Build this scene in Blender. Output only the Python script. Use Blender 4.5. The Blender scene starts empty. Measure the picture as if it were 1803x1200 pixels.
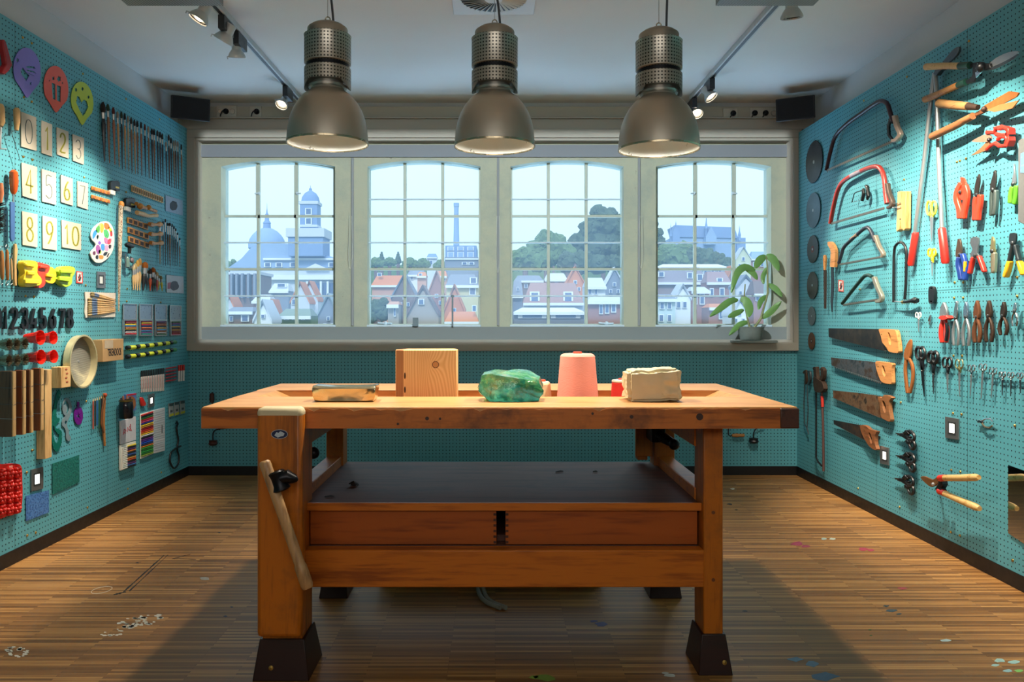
import bpy, bmesh, math, random
from mathutils import Vector, Matrix, noise
from mathutils.geometry import tessellate_polygon
R = random.Random(7)
D = bpy.data; SC = bpy.context.scene; COL = SC.collection
# ---------------------------------------------------------------- camera
H = 1.15; F = 1402.0; CX = 872.0; CY = 562.0
cd = D.cameras.new('camera'); cam = D.objects.new('camera', cd); COL.objects.link(cam)
cd.sensor_width = 36; cd.lens = F * 36 / 1803
cd.shift_x = (901.5 - CX) / 1803; cd.shift_y = -(600 - CY) / 1803
cd.clip_start = .05; cd.clip_end = 1500
cam.location = (0, 0, H); cam.rotation_euler = (math.pi / 2, 0, 0); SC.camera = cam
# ---------------------------------------------------------------- view and sky
SC.view_settings.view_transform = 'Standard'; SC.view_settings.look = 'None'
SC.view_settings.gamma = 1; SC.view_settings.exposure = 0.5; SC.view_settings.use_curve_mapping = False
W = D.worlds.new('sky'); SC.world = W; W.use_nodes = True
wn = W.node_tree.nodes; wl = W.node_tree.links; wn.clear()
wo = wn.new('ShaderNodeOutputWorld'); wb = wn.new('ShaderNodeBackground'); wt = wn.new('ShaderNodeTexCoord')
ws = wn.new('ShaderNodeSeparateXYZ'); wr = wn.new('ShaderNodeValToRGB')
wl.new(wt.outputs['Generated'], ws.inputs[0]); wl.new(ws.outputs['Z'], wr.inputs[0])
wr.color_ramp.elements[0].position = 0.0; wr.color_ramp.elements[0].color = (.58, .82, .98, 1)
wr.color_ramp.elements[1].position = .22; wr.color_ramp.elements[1].color = (.80, .93, 1.0, 1)
wl.new(wr.outputs[0], wb.inputs[0]); wb.inputs[1].default_value = .95; wl.new(wb.outputs[0], wo.inputs[0])
def lamp(kind, name, loc, energy, color, aim=None, **k):
    l = D.lights.new(name, kind); l.energy = energy; l.color = color
    for a, b in k.items(): setattr(l, a, b)
    o = D.objects.new(name, l); COL.objects.link(o); o.location = loc
    if aim is not None:
        o.rotation_euler = (Vector(aim) - Vector(loc)).to_track_quat('-Z', 'Y').to_euler()
    return o
lamp('SUN', 'sun', (0, -20, 30), 1.4, (1, .97, .92), aim=(6, 20, 0), angle=math.radians(12))
lamp('AREA', 'front_fill', (0, -1.4, 2.45), 3, (.9, .95, 1), aim=(0, 5.8, 1.5), shape='RECTANGLE', size=2.6, size_y=.8)  # added fill behind the camera, no fixture there
lamp('AREA', 'ceiling_fill', (0, -.9, 1.75), 20, (1, .93, .84), aim=(0, 2.2, 2.76), shape='RECTANGLE', size=2.8, size_y=.6)  # added unseen fill that brightens the ceiling
lamp('AREA', 'blue_ceiling_fill', (0, 9.5, -1.8), 480, (.42, .67, 1), aim=(0, 4.6, 2.76), shape='RECTANGLE', size=6.5, size_y=3)  # added blue lamp hidden below the sills, tints the ceiling near the windows
# added unseen projector-style spot, framed to brighten the window wall
pj = lamp('SPOT', 'window_wall_fill', (0, 3.3, 2.70), 165, (.84, .95, 1), aim=(0, 9, 2.70), spot_size=math.radians(160), spot_blend=0, shadow_soft_size=.03)
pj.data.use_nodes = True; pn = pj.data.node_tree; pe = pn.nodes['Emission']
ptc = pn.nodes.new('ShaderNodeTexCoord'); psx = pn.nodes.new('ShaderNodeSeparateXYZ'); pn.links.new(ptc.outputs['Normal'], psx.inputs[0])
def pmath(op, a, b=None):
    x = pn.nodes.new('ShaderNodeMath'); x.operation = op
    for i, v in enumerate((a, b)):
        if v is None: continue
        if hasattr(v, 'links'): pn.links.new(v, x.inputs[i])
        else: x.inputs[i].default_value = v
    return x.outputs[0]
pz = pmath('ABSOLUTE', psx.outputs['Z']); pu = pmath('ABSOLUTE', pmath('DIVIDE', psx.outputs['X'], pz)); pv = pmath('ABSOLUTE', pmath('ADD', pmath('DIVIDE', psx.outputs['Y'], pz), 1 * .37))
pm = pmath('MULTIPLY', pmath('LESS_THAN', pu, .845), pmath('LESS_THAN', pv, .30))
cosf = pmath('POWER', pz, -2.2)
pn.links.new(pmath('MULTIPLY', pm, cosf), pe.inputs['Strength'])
LWARM = (1, .88, .70); LNEU = (1, .88, .70)
# ---------------------------------------------------------------- room size
XL = -2.267; XR = 2.229; YB = 5.885; ZC = 2.76; WXL = -2.338; WXR = 2.346; YF = -2.6
def at(px, py, Y): return Vector(((px - CX) / F * Y, Y, H + (CY - py) / F * Y))
# ---------------------------------------------------------------- node materials
def lin(c):
    if isinstance(c, str):
        c = [int(c[i:i+2], 16) / 255 for i in (0, 2, 4)]
    return tuple((x / 12.92 if x <= .04045 else ((x + .055) / 1.055) ** 2.4) for x in c) + (1,)
class N:
    def __init__(s, name):
        s.m = D.materials.new(name); s.m.use_nodes = True; s.t = s.m.node_tree; s.n = s.t.nodes
        s.b = s.n['Principled BSDF']; s.out = s.n['Material Output']
    def new(s, t, **k):
        x = s.n.new('ShaderNode' + t)
        for a, b in k.items(): setattr(x, a, b)
        return x
    def l(s, a, b): s.t.links.new(a, b)
    def math(s, op, a, b=None, c=None):
        x = s.new('Math', operation=op)
        for i, v in enumerate((a, b, c)):
            if v is None: continue
            if hasattr(v, 'links'): s.l(v, x.inputs[i])
            else: x.inputs[i].default_value = v
        return x.outputs[0]
    def noise(s, vec, scale, detail=3, rough=.55):
        x = s.new('TexNoise'); x.inputs['Scale'].default_value = scale; x.inputs['Detail'].default_value = detail
        x.inputs['Roughness'].default_value = rough
        if vec is not None: s.l(vec, x.inputs['Vector'])
        return x.outputs['Fac']
    def ramp(s, fac, stops):
        x = s.new('ValToRGB'); e = x.color_ramp.elements
        while len(e) < len(stops): e.new(.5)
        for i, (p, c) in enumerate(stops): e[i].position = p; e[i].color = lin(c)
        s.l(fac, x.inputs[0]); return x.outputs[0]
    def mix(s, fac, a, b, mode='MIX'):
        x = s.new('Mix', data_type='RGBA', blend_type=mode)
        for i, v in ((0, fac), (6, a), (7, b)):
            if hasattr(v, 'links'): s.l(v, x.inputs[i])
            else: x.inputs[i].default_value = v
        return x.outputs[2]
    def bump(s, h, strength=.3, dist=.01):
        x = s.new('Bump'); x.inputs['Strength'].default_value = strength; x.inputs['Distance'].default_value = dist
        s.l(h, x.inputs['Height']); s.l(x.outputs[0], s.b.inputs['Normal'])
    def coord(s, which='Object', scale=None):
        o = s.new('TexCoord').outputs[which]
        if scale:
            mp = s.new('Mapping'); mp.inputs['Scale'].default_value = scale; s.l(o, mp.inputs[0]); o = mp.outputs[0]
        return o
    def set(s, **k):
        for a, v in k.items(): s.b.inputs[a.replace('_', ' ')].default_value = v
MC = {}
def mat(c, rough=.5, metal=0, var=.25, scale=40, bump=0, **k):
    """painted / metal / plastic surface with a little procedural wear"""
    key = ('m', str(c), rough, metal, var, scale, bump, str(k))
    if key in MC: return MC[key]
    n = N('surface'); v = n.coord('Object'); f = n.noise(v, scale, 4)
    base = lin(c); dk = tuple(x * (1 - var) for x in base[:3]) + (1,)
    n.l(n.mix(f, base, dk), n.b.inputs['Base Color'])
    n.l(n.math('MULTIPLY_ADD', f, .25, max(0, rough - .12)), n.b.inputs['Roughness'])
    n.set(Metallic=metal)
    for a, val in k.items(): n.b.inputs[a.replace('_', ' ')].default_value = val
    if bump: n.bump(f, bump, .004)
    MC[key] = n.m; return n.m
def wood(c1, c2, axis=0, scale=14, rough=.5, bump=.15, stretch=12, stain=None):
    key = ('w', c1, c2, axis, scale, rough, bump, stretch, stain)
    if key in MC: return MC[key]
    n = N('wood'); sc = [1, 1, 1]; sc[axis] = 1 / stretch
    v = n.coord('Object', sc); f = n.noise(v, scale, 6, .65); g = n.noise(v, scale * 6, 3)
    h = n.math('MULTIPLY_ADD', g, .35, n.math('MULTIPLY', f, .75))
    col = n.ramp(h, [(.40, c2), (.53, c1), (.60, c1), (.70, c2)])
    if stain:
        sp = n.noise(n.coord('Object'), 5, 5, .7)
        k = n.math('MULTIPLY', n.math('GREATER_THAN', sp, .6), .0)
        r = n.ramp(sp, [(.52, '000000'), (.72, 'ffffff')])
        col = n.mix(n.math('MULTIPLY', r, .75), col, lin(stain))
    n.l(col, n.b.inputs['Base Color']); n.set(Roughness=rough); n.bump(h, bump, .004)
    MC[key] = n.m; return n.m
# ---------------------------------------------------------------- mesh builder
class G:
    def __init__(s): s.v = []; s.f = []; s.sm = []
    def add(s, vs, fs, smooth=False):
        k = len(s.v); s.v += [Vector(x) for x in vs]
        for f in fs: s.f.append([i + k for i in f]); s.sm.append(smooth)
        return s
    def box(s, a, b):
        x0, y0, z0 = a; x1, y1, z1 = b
        return s.add([(x0,y0,z0),(x1,y0,z0),(x1,y1,z0),(x0,y1,z0),(x0,y0,z1),(x1,y0,z1),(x1,y1,z1),(x0,y1,z1)],
                     [(0,3,2,1),(4,5,6,7),(0,1,5,4),(1,2,6,5),(2,3,7,6),(3,0,4,7)])
    def hexa(s, q, r):
        """two quads q (one side) and r (other side)"""
        return s.add(list(q) + list(r), [(0,1,2,3),(7,6,5,4),(0,4,5,1),(1,5,6,2),(2,6,7,3),(3,7,4,0)])
    def prism(s, loops, off):
        """loops: list of 3-D loops (first outer, rest holes); off: extrusion vector"""
        tri = tessellate_polygon(loops); flat = [p for lp in loops for p in lp]; n = len(flat); off = Vector(off)
        vs = flat + [Vector(p) + off for p in flat]; fs = [tuple(t) for t in tri] + [tuple(i + n for i in reversed(t)) for t in tri]
        k = 0
        for lp in loops:
            m = len(lp)
            for i in range(m): a = k + i; b = k + (i + 1) % m; fs.append((a, b, b + n, a + n))
            k += m
        return s.add(vs, fs)
    def tube(s, pts, r, seg=8, closed=False, caps=True):
        pts = [Vector(p) for p in pts]; m = len(pts)
        rs = r if isinstance(r, (list, tuple)) else [r] * m
        vs = []; fs = []; up = None
        for i, p in enumerate(pts):
            a = pts[i - 1] if (i or closed) else p; b = pts[(i + 1) % m] if (i < m - 1 or closed) else p
            d = (b - a)
            if d.length < 1e-9: d = Vector((0, 0, 1))
            d.normalize()
            if up is None: up = Vector((0, 0, 1)) if abs(d.z) < .9 else Vector((1, 0, 0))
            u = d.cross(up)
            if u.length < 1e-4: u = d.orthogonal()
            u.normalize(); w = u.cross(d).normalized(); up = w
            for j in range(seg):
                t = 2 * math.pi * j / seg; vs.append(p + (u * math.cos(t) + w * math.sin(t)) * rs[i])
        for i in range(m if closed else m - 1):
            for j in range(seg):
                a = i * seg + j; b = i * seg + (j + 1) % seg; c = ((i + 1) % m) * seg
                fs.append((a, b, c + (j + 1) % seg, c + j))
        s.add(vs, fs, True)
        if caps and not closed:
            k = len(s.v) - len(vs)
            s.f.append([k + j for j in reversed(range(seg))]); s.sm.append(False)
            s.f.append([k + (m - 1) * seg + j for j in range(seg)]); s.sm.append(False)
        return s
    def lathe(s, prof, o, axis='Z', seg=32, smooth=True, close=False):
        o = Vector(o); vs = []; fs = []; m = len(prof)
        if isinstance(axis, str): ax = Vector({'X': (1,0,0), 'Y': (0,1,0), 'Z': (0,0,1)}[axis])
        else: ax = Vector(axis).normalized()
        u = ax.orthogonal().normalized(); w = ax.cross(u)
        for r, h in prof:
            for j in range(seg):
                t = 2 * math.pi * j / seg; vs.append(o + ax * h + (u * math.cos(t) + w * math.sin(t)) * max(r, 1e-5))
        for i in range(m - 1 if not close else m):
            for j in range(seg):
                a = i * seg; b = ((i + 1) % m) * seg; fs.append((a + j, a + (j + 1) % seg, b + (j + 1) % seg, b + j))
        return s.add(vs, fs, smooth)
    def ball(s, c, r, seg=12, rings=8):
        rx, ry, rz = r if isinstance(r, (tuple, list)) else (r, r, r); vs = []; fs = []
        for i in range(rings + 1):
            a = math.pi * i / rings
            for j in range(seg):
                t = 2 * math.pi * j / seg
                vs.append((c[0] + rx * math.sin(a) * math.cos(t), c[1] + ry * math.sin(a) * math.sin(t), c[2] + rz * math.cos(a)))
        for i in range(rings):
            for j in range(seg): fs.append((i*seg+j, (i+1)*seg+j, (i+1)*seg+(j+1)%seg, i*seg+(j+1)%seg))
        return s.add(vs, fs, True)
ORG = {}
def obj(name, g, m, parent=None, bevel=0, kind=None, label=None, org=None):
    if org is None:
        if parent is not None: org = ORG[parent.name]
        else:
            xs = [p.x for p in g.v]; ys = [p.y for p in g.v]; zs = [p.z for p in g.v]
            org = Vector(((min(xs)+max(xs))/2, (min(ys)+max(ys))/2, min(zs)))
    me = D.meshes.new(name); me.from_pydata([tuple(p - Vector(org)) for p in g.v], [], g.f)
    me.polygons.foreach_set('use_smooth', g.sm)
    me.validate(); bm = bmesh.new(); bm.from_mesh(me); bmesh.ops.remove_doubles(bm, verts=bm.verts, dist=1e-6)
    bmesh.ops.recalc_face_normals(bm, faces=bm.faces); bm.to_mesh(me); bm.free()
    try: me.set_sharp_from_angle(angle=math.radians(38))
    except Exception: pass
    if m is not None:
        for q in (m if isinstance(m, (list, tuple)) else [m]): me.materials.append(q)
    o = D.objects.new(name, me); COL.objects.link(o)
    if parent is None: o.location = org
    else: o.parent = parent
    ORG[o.name] = Vector(org)
    if bevel:
        b = o.modifiers.new('bevel', 'BEVEL'); b.width = bevel; b.segments = 2; b.limit_method = 'ANGLE'; b.angle_limit = math.radians(50)
    if kind: o['kind'] = kind
    if label: o['label'] = label
    return o
def tag(o, label, cat, group=None, kind=None):
    o['label'] = label; o['category'] = cat
    if group: o['group'] = group
    if kind: o['kind'] = kind
    return o
def thing(name, label, cat, loc, group=None):
    o = D.objects.new(name, None); COL.objects.link(o); o.location = loc; o.empty_display_size = .02; ORG[o.name] = Vector(loc)
    return tag(o, label, cat, group)
def struct(name, g, m, parent=None, bevel=0):
    o = obj(name, g, m, parent, bevel)
    o['kind'] = 'structure'
    return o
# ---------------------------------------------------------------- drawing on the side walls
class Wall:
    def __init__(s, side): s.s = side; s.x = XL if side < 0 else XR; s.inn = 1 if side < 0 else -1
    def P(s, px, py, n=0):
        x = s.x + s.inn * n; Y = x * F / (px - CX); return Vector((x, Y, H + (CY - py) / F * Y))
    def poly(s, g, pts, n0, n1, holes=()):
        lp = [[s.P(a, b, n1) for a, b in q] for q in [pts] + list(holes)]
        return g.prism(lp, (-s.inn * (n1 - n0), 0, 0))
    def tube(s, g, pts, r, n=.01, seg=8, closed=False):
        return g.tube([s.P(p[0], p[1], p[2] if len(p) > 2 else n) for p in pts], r, seg, closed)
    def ribbon(s, g, pts, w, n0, n1, closed=False):
        m = len(pts); ws = w if isinstance(w, (list, tuple)) else [w] * m; fs = []; A = []; B = []
        for i, p in enumerate(pts):
            a = pts[i-1] if (i or closed) else p; b = pts[(i+1) % m] if (i < m-1 or closed) else p
            d1 = Vector((p[0]-a[0], p[1]-a[1])); d2 = Vector((b[0]-p[0], b[1]-p[1]))
            d = (d1.normalized() if d1.length else d2.normalized()) + (d2.normalized() if d2.length else d1.normalized())
            if d.length < 1e-6: d = Vector((1, 0))
            d.normalize(); nrm = Vector((-d.y, d.x)); k = 1.0
            if d1.length and d2.length: k = min(1.6, 1 / max(.3, abs(d.dot(d1.normalized()))))
            o = nrm * ws[i] * .5 * k
            A.append((p[0]+o.x, p[1]+o.y)); B.append((p[0]-o.x, p[1]-o.y))
        f1 = [s.P(*q, n1) for q in A]; f2 = [s.P(*q, n1) for q in B]; dx = Vector((-s.inn*(n1-n0), 0, 0))
        vs = f1 + f2 + [v+dx for v in f1] + [v+dx for v in f2]
        for i in range(m if closed else m-1):
            j = (i+1) % m
            fs += [(i, j, m+j, m+i), (2*m+i, 3*m+i, 3*m+j, 2*m+j), (i, 2*m+i, 2*m+j, j), (m+i, m+j, 3*m+j, 3*m+i)]
        if not closed: fs += [(0, m, 3*m, 2*m), (m-1, 3*m-1, 4*m-1, 2*m-1)]
        return g.add(vs, fs)
WL = Wall(-1); WR = Wall(1)
def rib(w, pts, wd, n0=.002, n1=.012, closed=False): return w.ribbon(G(), pts, wd, n0, n1, closed)
def pol(w, pts, n0=.002, n1=.01, holes=()): return w.poly(G(), pts, n0, n1, holes)
def tub(w, pts, r, n=.01, seg=8, closed=False): return w.tube(G(), pts, r, n, seg, closed)
def ell(cx, cy, rx, ry, k=20, a0=0, a1=360, sk=0):
    out = []
    for i in range(k):
        t = math.radians(a0 + (a1 - a0) * i / (k if a1 - a0 == 360 else k - 1)); out.append((cx + rx * math.cos(t), cy + ry * math.sin(t) + sk * rx * math.cos(t)))
    return out
def smooth(pts, k=4, closed=False):
    """Catmull-Rom through 2-D/3-D points"""
    m = len(pts); out = []
    rng = range(m if closed else m - 1)
    for i in rng:
        p0 = pts[(i-1) % m] if (closed or i) else pts[0]; p1 = pts[i]; p2 = pts[(i+1) % m]; p3 = pts[(i+2) % m] if (closed or i < m-2) else pts[-1]
        for j in range(k):
            t = j / k
            out.append(tuple(.5*((2*b)+(-a+c)*t+(2*a-5*b+4*c-d)*t*t+(-a+3*b-3*c+d)*t**3) for a, b, c, d in zip(p0, p1, p2, p3)))
    if not closed: out.append(tuple(pts[-1]))
    return out
ORD = 'first second third fourth fifth sixth seventh eighth ninth tenth eleventh twelfth thirteenth fourteenth fifteenth sixteenth seventeenth eighteenth nineteenth twentieth twenty-first twenty-second twenty-third twenty-fourth twenty-fifth twenty-sixth twenty-seventh twenty-eighth'.split()
# ================================================================ ROOM
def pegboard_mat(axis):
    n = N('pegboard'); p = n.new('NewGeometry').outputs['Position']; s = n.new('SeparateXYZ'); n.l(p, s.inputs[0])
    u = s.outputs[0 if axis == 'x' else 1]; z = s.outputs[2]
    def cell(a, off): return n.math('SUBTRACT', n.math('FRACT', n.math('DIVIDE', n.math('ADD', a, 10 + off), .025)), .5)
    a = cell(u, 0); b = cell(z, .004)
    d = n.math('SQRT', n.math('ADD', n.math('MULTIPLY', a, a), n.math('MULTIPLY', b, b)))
    hole = n.math('LESS_THAN', d, .145)  # dark inside of the holes is painted as colour; the board stays solid
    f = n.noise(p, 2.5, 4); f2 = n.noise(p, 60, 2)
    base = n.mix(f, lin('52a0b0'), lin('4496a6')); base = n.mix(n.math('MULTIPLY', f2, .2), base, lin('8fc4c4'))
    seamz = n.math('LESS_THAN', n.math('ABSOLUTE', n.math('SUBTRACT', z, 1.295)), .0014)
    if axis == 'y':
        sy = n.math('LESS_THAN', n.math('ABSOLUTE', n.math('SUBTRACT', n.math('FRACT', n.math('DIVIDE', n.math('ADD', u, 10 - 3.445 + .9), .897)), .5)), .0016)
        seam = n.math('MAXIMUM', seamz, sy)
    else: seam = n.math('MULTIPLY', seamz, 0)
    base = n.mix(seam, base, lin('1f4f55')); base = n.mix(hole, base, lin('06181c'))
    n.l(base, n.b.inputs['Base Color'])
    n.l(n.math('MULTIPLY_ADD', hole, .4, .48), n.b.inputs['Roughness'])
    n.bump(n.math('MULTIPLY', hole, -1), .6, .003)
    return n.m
def plaster(c, sc=180, b=.25):
    n = N('plaster'); p = n.coord('Object'); f = n.noise(p, sc, 4); g = n.noise(p, 1.6, 3)
    base = lin(c); dk = tuple(x * .9 for x in base[:3]) + (1,)
    n.l(n.mix(g, base, dk), n.b.inputs['Base Color']); n.set(Roughness=.85); n.bump(f, b, .004); return n.m
def floor_mat():
    n = N('strip_parquet'); p = n.new('NewGeometry').outputs['Position']
    br = n.new('TexBrick'); n.l(p, br.inputs['Vector']); br.offset = .37; br.offset_frequency = 2; br.squash = 1
    for k, v in (('Scale', 1), ('Mortar Size', .0007), ('Mortar Smooth', .2), ('Bias', 0), ('Brick Width', .42), ('Row Height', .0135)): br.inputs[k].default_value = v
    br.inputs['Color1'].default_value = (0, 0, 0, 1); br.inputs['Color2'].default_value = (1, 1, 1, 1); br.inputs['Mortar'].default_value = (.2, .2, .2, 1)
    bw = n.new('RGBToBW'); n.l(br.outputs['Color'], bw.inputs[0])
    mp = n.new('Mapping'); mp.inputs['Scale'].default_value = (3, 60, 1); n.l(p, mp.inputs[0]); g = n.noise(mp.outputs[0], 1.6, 5, .7)
    f = n.math('MULTIPLY_ADD', g, .6, n.math('MULTIPLY', bw.outputs[0], .46))
    col = n.ramp(f, [(.15, '54371b'), (.42, '85592c'), (.62, 'a8763e'), (.85, 'c69456')])
    big = n.noise(p, 1.1, 3); col = n.mix(n.math('MULTIPLY', n.ramp(big, [(.45, '000000'), (.7, 'ffffff')]), .35), col, lin('6f5230'))
    def spots(scale, lo, color, amt, seed):
        m2 = n.new('Mapping'); m2.inputs['Location'].default_value = (seed, seed * 2, 0); n.l(p, m2.inputs[0])
        q = n.noise(m2.outputs[0], scale, 5, .75); return n.mix(n.math('MULTIPLY', n.ramp(q, [(lo, '000000'), (lo + .02, 'ffffff')]), amt), col, lin(color))
    col = spots(9, .73, '2c2b30', .7, 3.1); col = spots(16, .755, 'c9c4b4', .6, 9.7); col = spots(5, .745, '4a4a66', .35, 5.3)
    col = n.mix(n.math('MULTIPLY', br.outputs['Fac'], .5), col, lin('3a2814'))
    n.l(col, n.b.inputs['Base Color']); n.l(n.math('MULTIPLY_ADD', g, .25, .36), n.b.inputs['Roughness'])
    n.bump(n.math('MULTIPLY_ADD', br.outputs['Fac'], -.8, n.math('MULTIPLY', f, .4)), .25, .002)
    return n.m
def cream():
    n = N('old_paint'); p = n.coord('Object'); a = n.noise(p, 5, 5, .7); b = n.noise(p, 60, 4)
    col = n.mix(n.ramp(a, [(.45, '000000'), (.75, 'ffffff')]), lin('abad97'), lin('969d90')); col = n.mix(n.ramp(n.noise(p, 11, 6, .75), [(.66, '000000'), (.69, 'ffffff')]), col, lin('8b8a7c'))
    n.l(col, n.b.inputs['Base Color']); n.set(Roughness=.7); n.bump(b, .2, .004); return n.m
M_WALL = plaster('c6c9ca'); M_CEIL = plaster('dcdad4'); M_CREAM = cream()
M_FRAME = plaster('aca69a', 90, .08); M_BLACK = mat('0b0c10', .45, var=.1)
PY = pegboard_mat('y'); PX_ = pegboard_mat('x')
floor = struct('floor', G().box((WXL, YF, -.1), (WXR, YB + .02, 0)), floor_mat())
struct('ceiling', G().box((WXL - .1, YF, ZC), (WXR + .1, YB + .3, ZC + .15)), M_CEIL)
wl_ = struct('wall_left', G().box((WXL - .12, YF, -.1), (WXL, YB + .1, ZC)), M_WALL)
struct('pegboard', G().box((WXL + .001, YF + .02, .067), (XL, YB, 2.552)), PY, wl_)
wr_ = struct('wall_right', G().box((WXR, YF, -.1), (WXR + .12, YB + .1, ZC)), M_WALL)
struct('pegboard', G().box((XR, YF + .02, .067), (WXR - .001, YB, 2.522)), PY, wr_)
struct('wall_front', G().box((WXL, YF - .12, -.1), (WXR, YF, ZC)), M_WALL)
# back wall: low pegboard, plaster band above, window recess between
ZF0 = at(0, 618, YB).z; ZF1 = at(0, 228, YB).z
wb_ = struct('wall_back', G().box((WXL, YB + .04, -.1), (WXR, YB + .3, ZF0)).box((WXL, YB + .04, ZF1), (WXR, YB + .3, ZC))
    .box((WXL - .1, YB + .04, ZF0), (-2.27, YB + .3, ZF1)).box((2.25, YB + .04, ZF0), (WXR + .1, YB + .3, ZF1)), M_WALL)
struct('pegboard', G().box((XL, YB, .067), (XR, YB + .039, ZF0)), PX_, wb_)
struct('baseboard_left', G().box((WXL + .001, YF + .02, 0), (XL + .004, YB, .067)), M_BLACK)
struct('baseboard_right', G().box((XR - .004, YF + .02, 0), (WXR - .001, YB, .067)), M_BLACK)
struct('baseboard_back', G().box((XL + .004, YB - .004, 0), (XR - .004, YB + .039, .067)), M_BLACK)
# cable trunking along the top of the back wall
za, zb_ = at(0, 229, YB).z, at(0, 208, YB).z
struct('trim_1', G().box((WXL + .002, YB - .03, za), (WXR - .002, YB + .039, zb_ - .012)).box((WXL + .002, YB - .045, zb_ - .012), (WXR - .002, YB + .039, zb_)), M_FRAME, bevel=.003)
struct('trim_2', G().box((WXL + .002, YB - .005, zb_ + .001), (WXR - .002, YB + .039, ZC - .04)), plaster('b3ae9f', 90, .08))
# big stepped frame around the window recess
def frame_g(px0, py0, px1, py1, w, yf, yb):
    a = at(px0, py1, YB); b = at(px1, py0, YB); g = G(); t = w
    g.box((a.x, yf, a.z), (b.x, yb, a.z + t)).box((a.x, yf, b.z - t), (b.x, yb, b.z))
    g.box((a.x, yf, a.z + t), (a.x + t, yb, b.z - t)).box((b.x - t, yf, a.z + t), (b.x, yb, b.z - t)); return g
g = frame_g(331, 229, 1409, 617, .062, YB - .035, YB + .06)
struct('trim_3', g, M_FRAME, bevel=.004)
g = frame_g(345, 243, 1395, 603, .022, YB - .018, YB + .07)
struct('trim_4', g, M_FRAME, bevel=.003)
# recessed window wall with four arched openings
YW = YB + .065; YG = YB + .17
OPEN = [(389, 590), (647, 846), (899, 1098), (1155, 1358)]
def arch_loop(x0, x1, ysp=293, ytop=282, ybot=573, Y=YW, ins=0):
    pts = []; cx = (x0 + x1) / 2; hw = (x1 - x0) / 2 - ins
    pts.append((cx - hw, ybot - ins)); pts.append((cx + hw, ybot - ins))
    for i in range(13):
        t = 1 - 2 * i / 12; pts.append((cx + hw * t, ytop + ins + (ysp - ytop) * t * t))
    return [at(a, b, Y) for a, b in pts]
outer = [at(347, 604, YW), at(1394, 604, YW), at(1394, 245, YW), at(347, 245, YW)]
g = G().prism([outer] + [arch_loop(a, b) for a, b in OPEN], (0, .17, 0))
struct('wall_window', g, M_CREAM)
g = G().box((at(349, 0, YW).x, YW - .012, at(0, 604, YW).z), (at(1392, 0, YW).x, YW - .0005, at(0, 575, YW).z))
struct('trim_5', g, plaster('7f8584', 60, .1))
g = G().box((at(349, 0, YW).x, YW - .02, at(0, 277, YW).z), (at(1392, 0, YW).x, YW - .0005, at(0, 256, YW).z))
struct('trim_6', g, plaster('84898f', 60, .1))
for i, px in enumerate((621, 877, 1125)):
    a = at(px - 2.2, 573, YW); b = at(px + 2.2, 278, YW)
    struct('trim_%d' % (7 + i), G().box((a.x, YW - .012, a.z), (b.x, YW - .0005, b.z)), plaster('8e9293', 60, .1), bevel=.002)
M_BAR = mat('b9c2b4', .5, var=.15, scale=20)
M_BARB = mat('c3d4dd', .45, var=.1)
def glass_mat():  # haze over the town put into the panes as a pale blue veil
    n = N('hazy_pane'); tr = n.new('BsdfTransparent'); tl = n.new('BsdfTranslucent'); gl = n.new('BsdfGlossy'); gl.inputs['Roughness'].default_value = .05
    tr.inputs[0].default_value = (.93, .98, 1, 1); tl.inputs[0].default_value = (.60, .78, .95, 1)
    m1 = n.new('MixShader'); m2 = n.new('MixShader')
    f = n.noise(n.coord('Object'), 3, 3); n.l(n.math('MULTIPLY_ADD', f, .04, .06), m1.inputs[0])
    n.l(tr.outputs[0], m1.inputs[1]); n.l(tl.outputs[0], m1.inputs[2]); m2.inputs[0].default_value = .008
    n.l(m1.outputs[0], m2.inputs[1]); n.l(gl.outputs[0], m2.inputs[2]); n.l(m2.outputs[0], n.out.inputs[0]); return n.m
M_GLASS = glass_mat()
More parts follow.
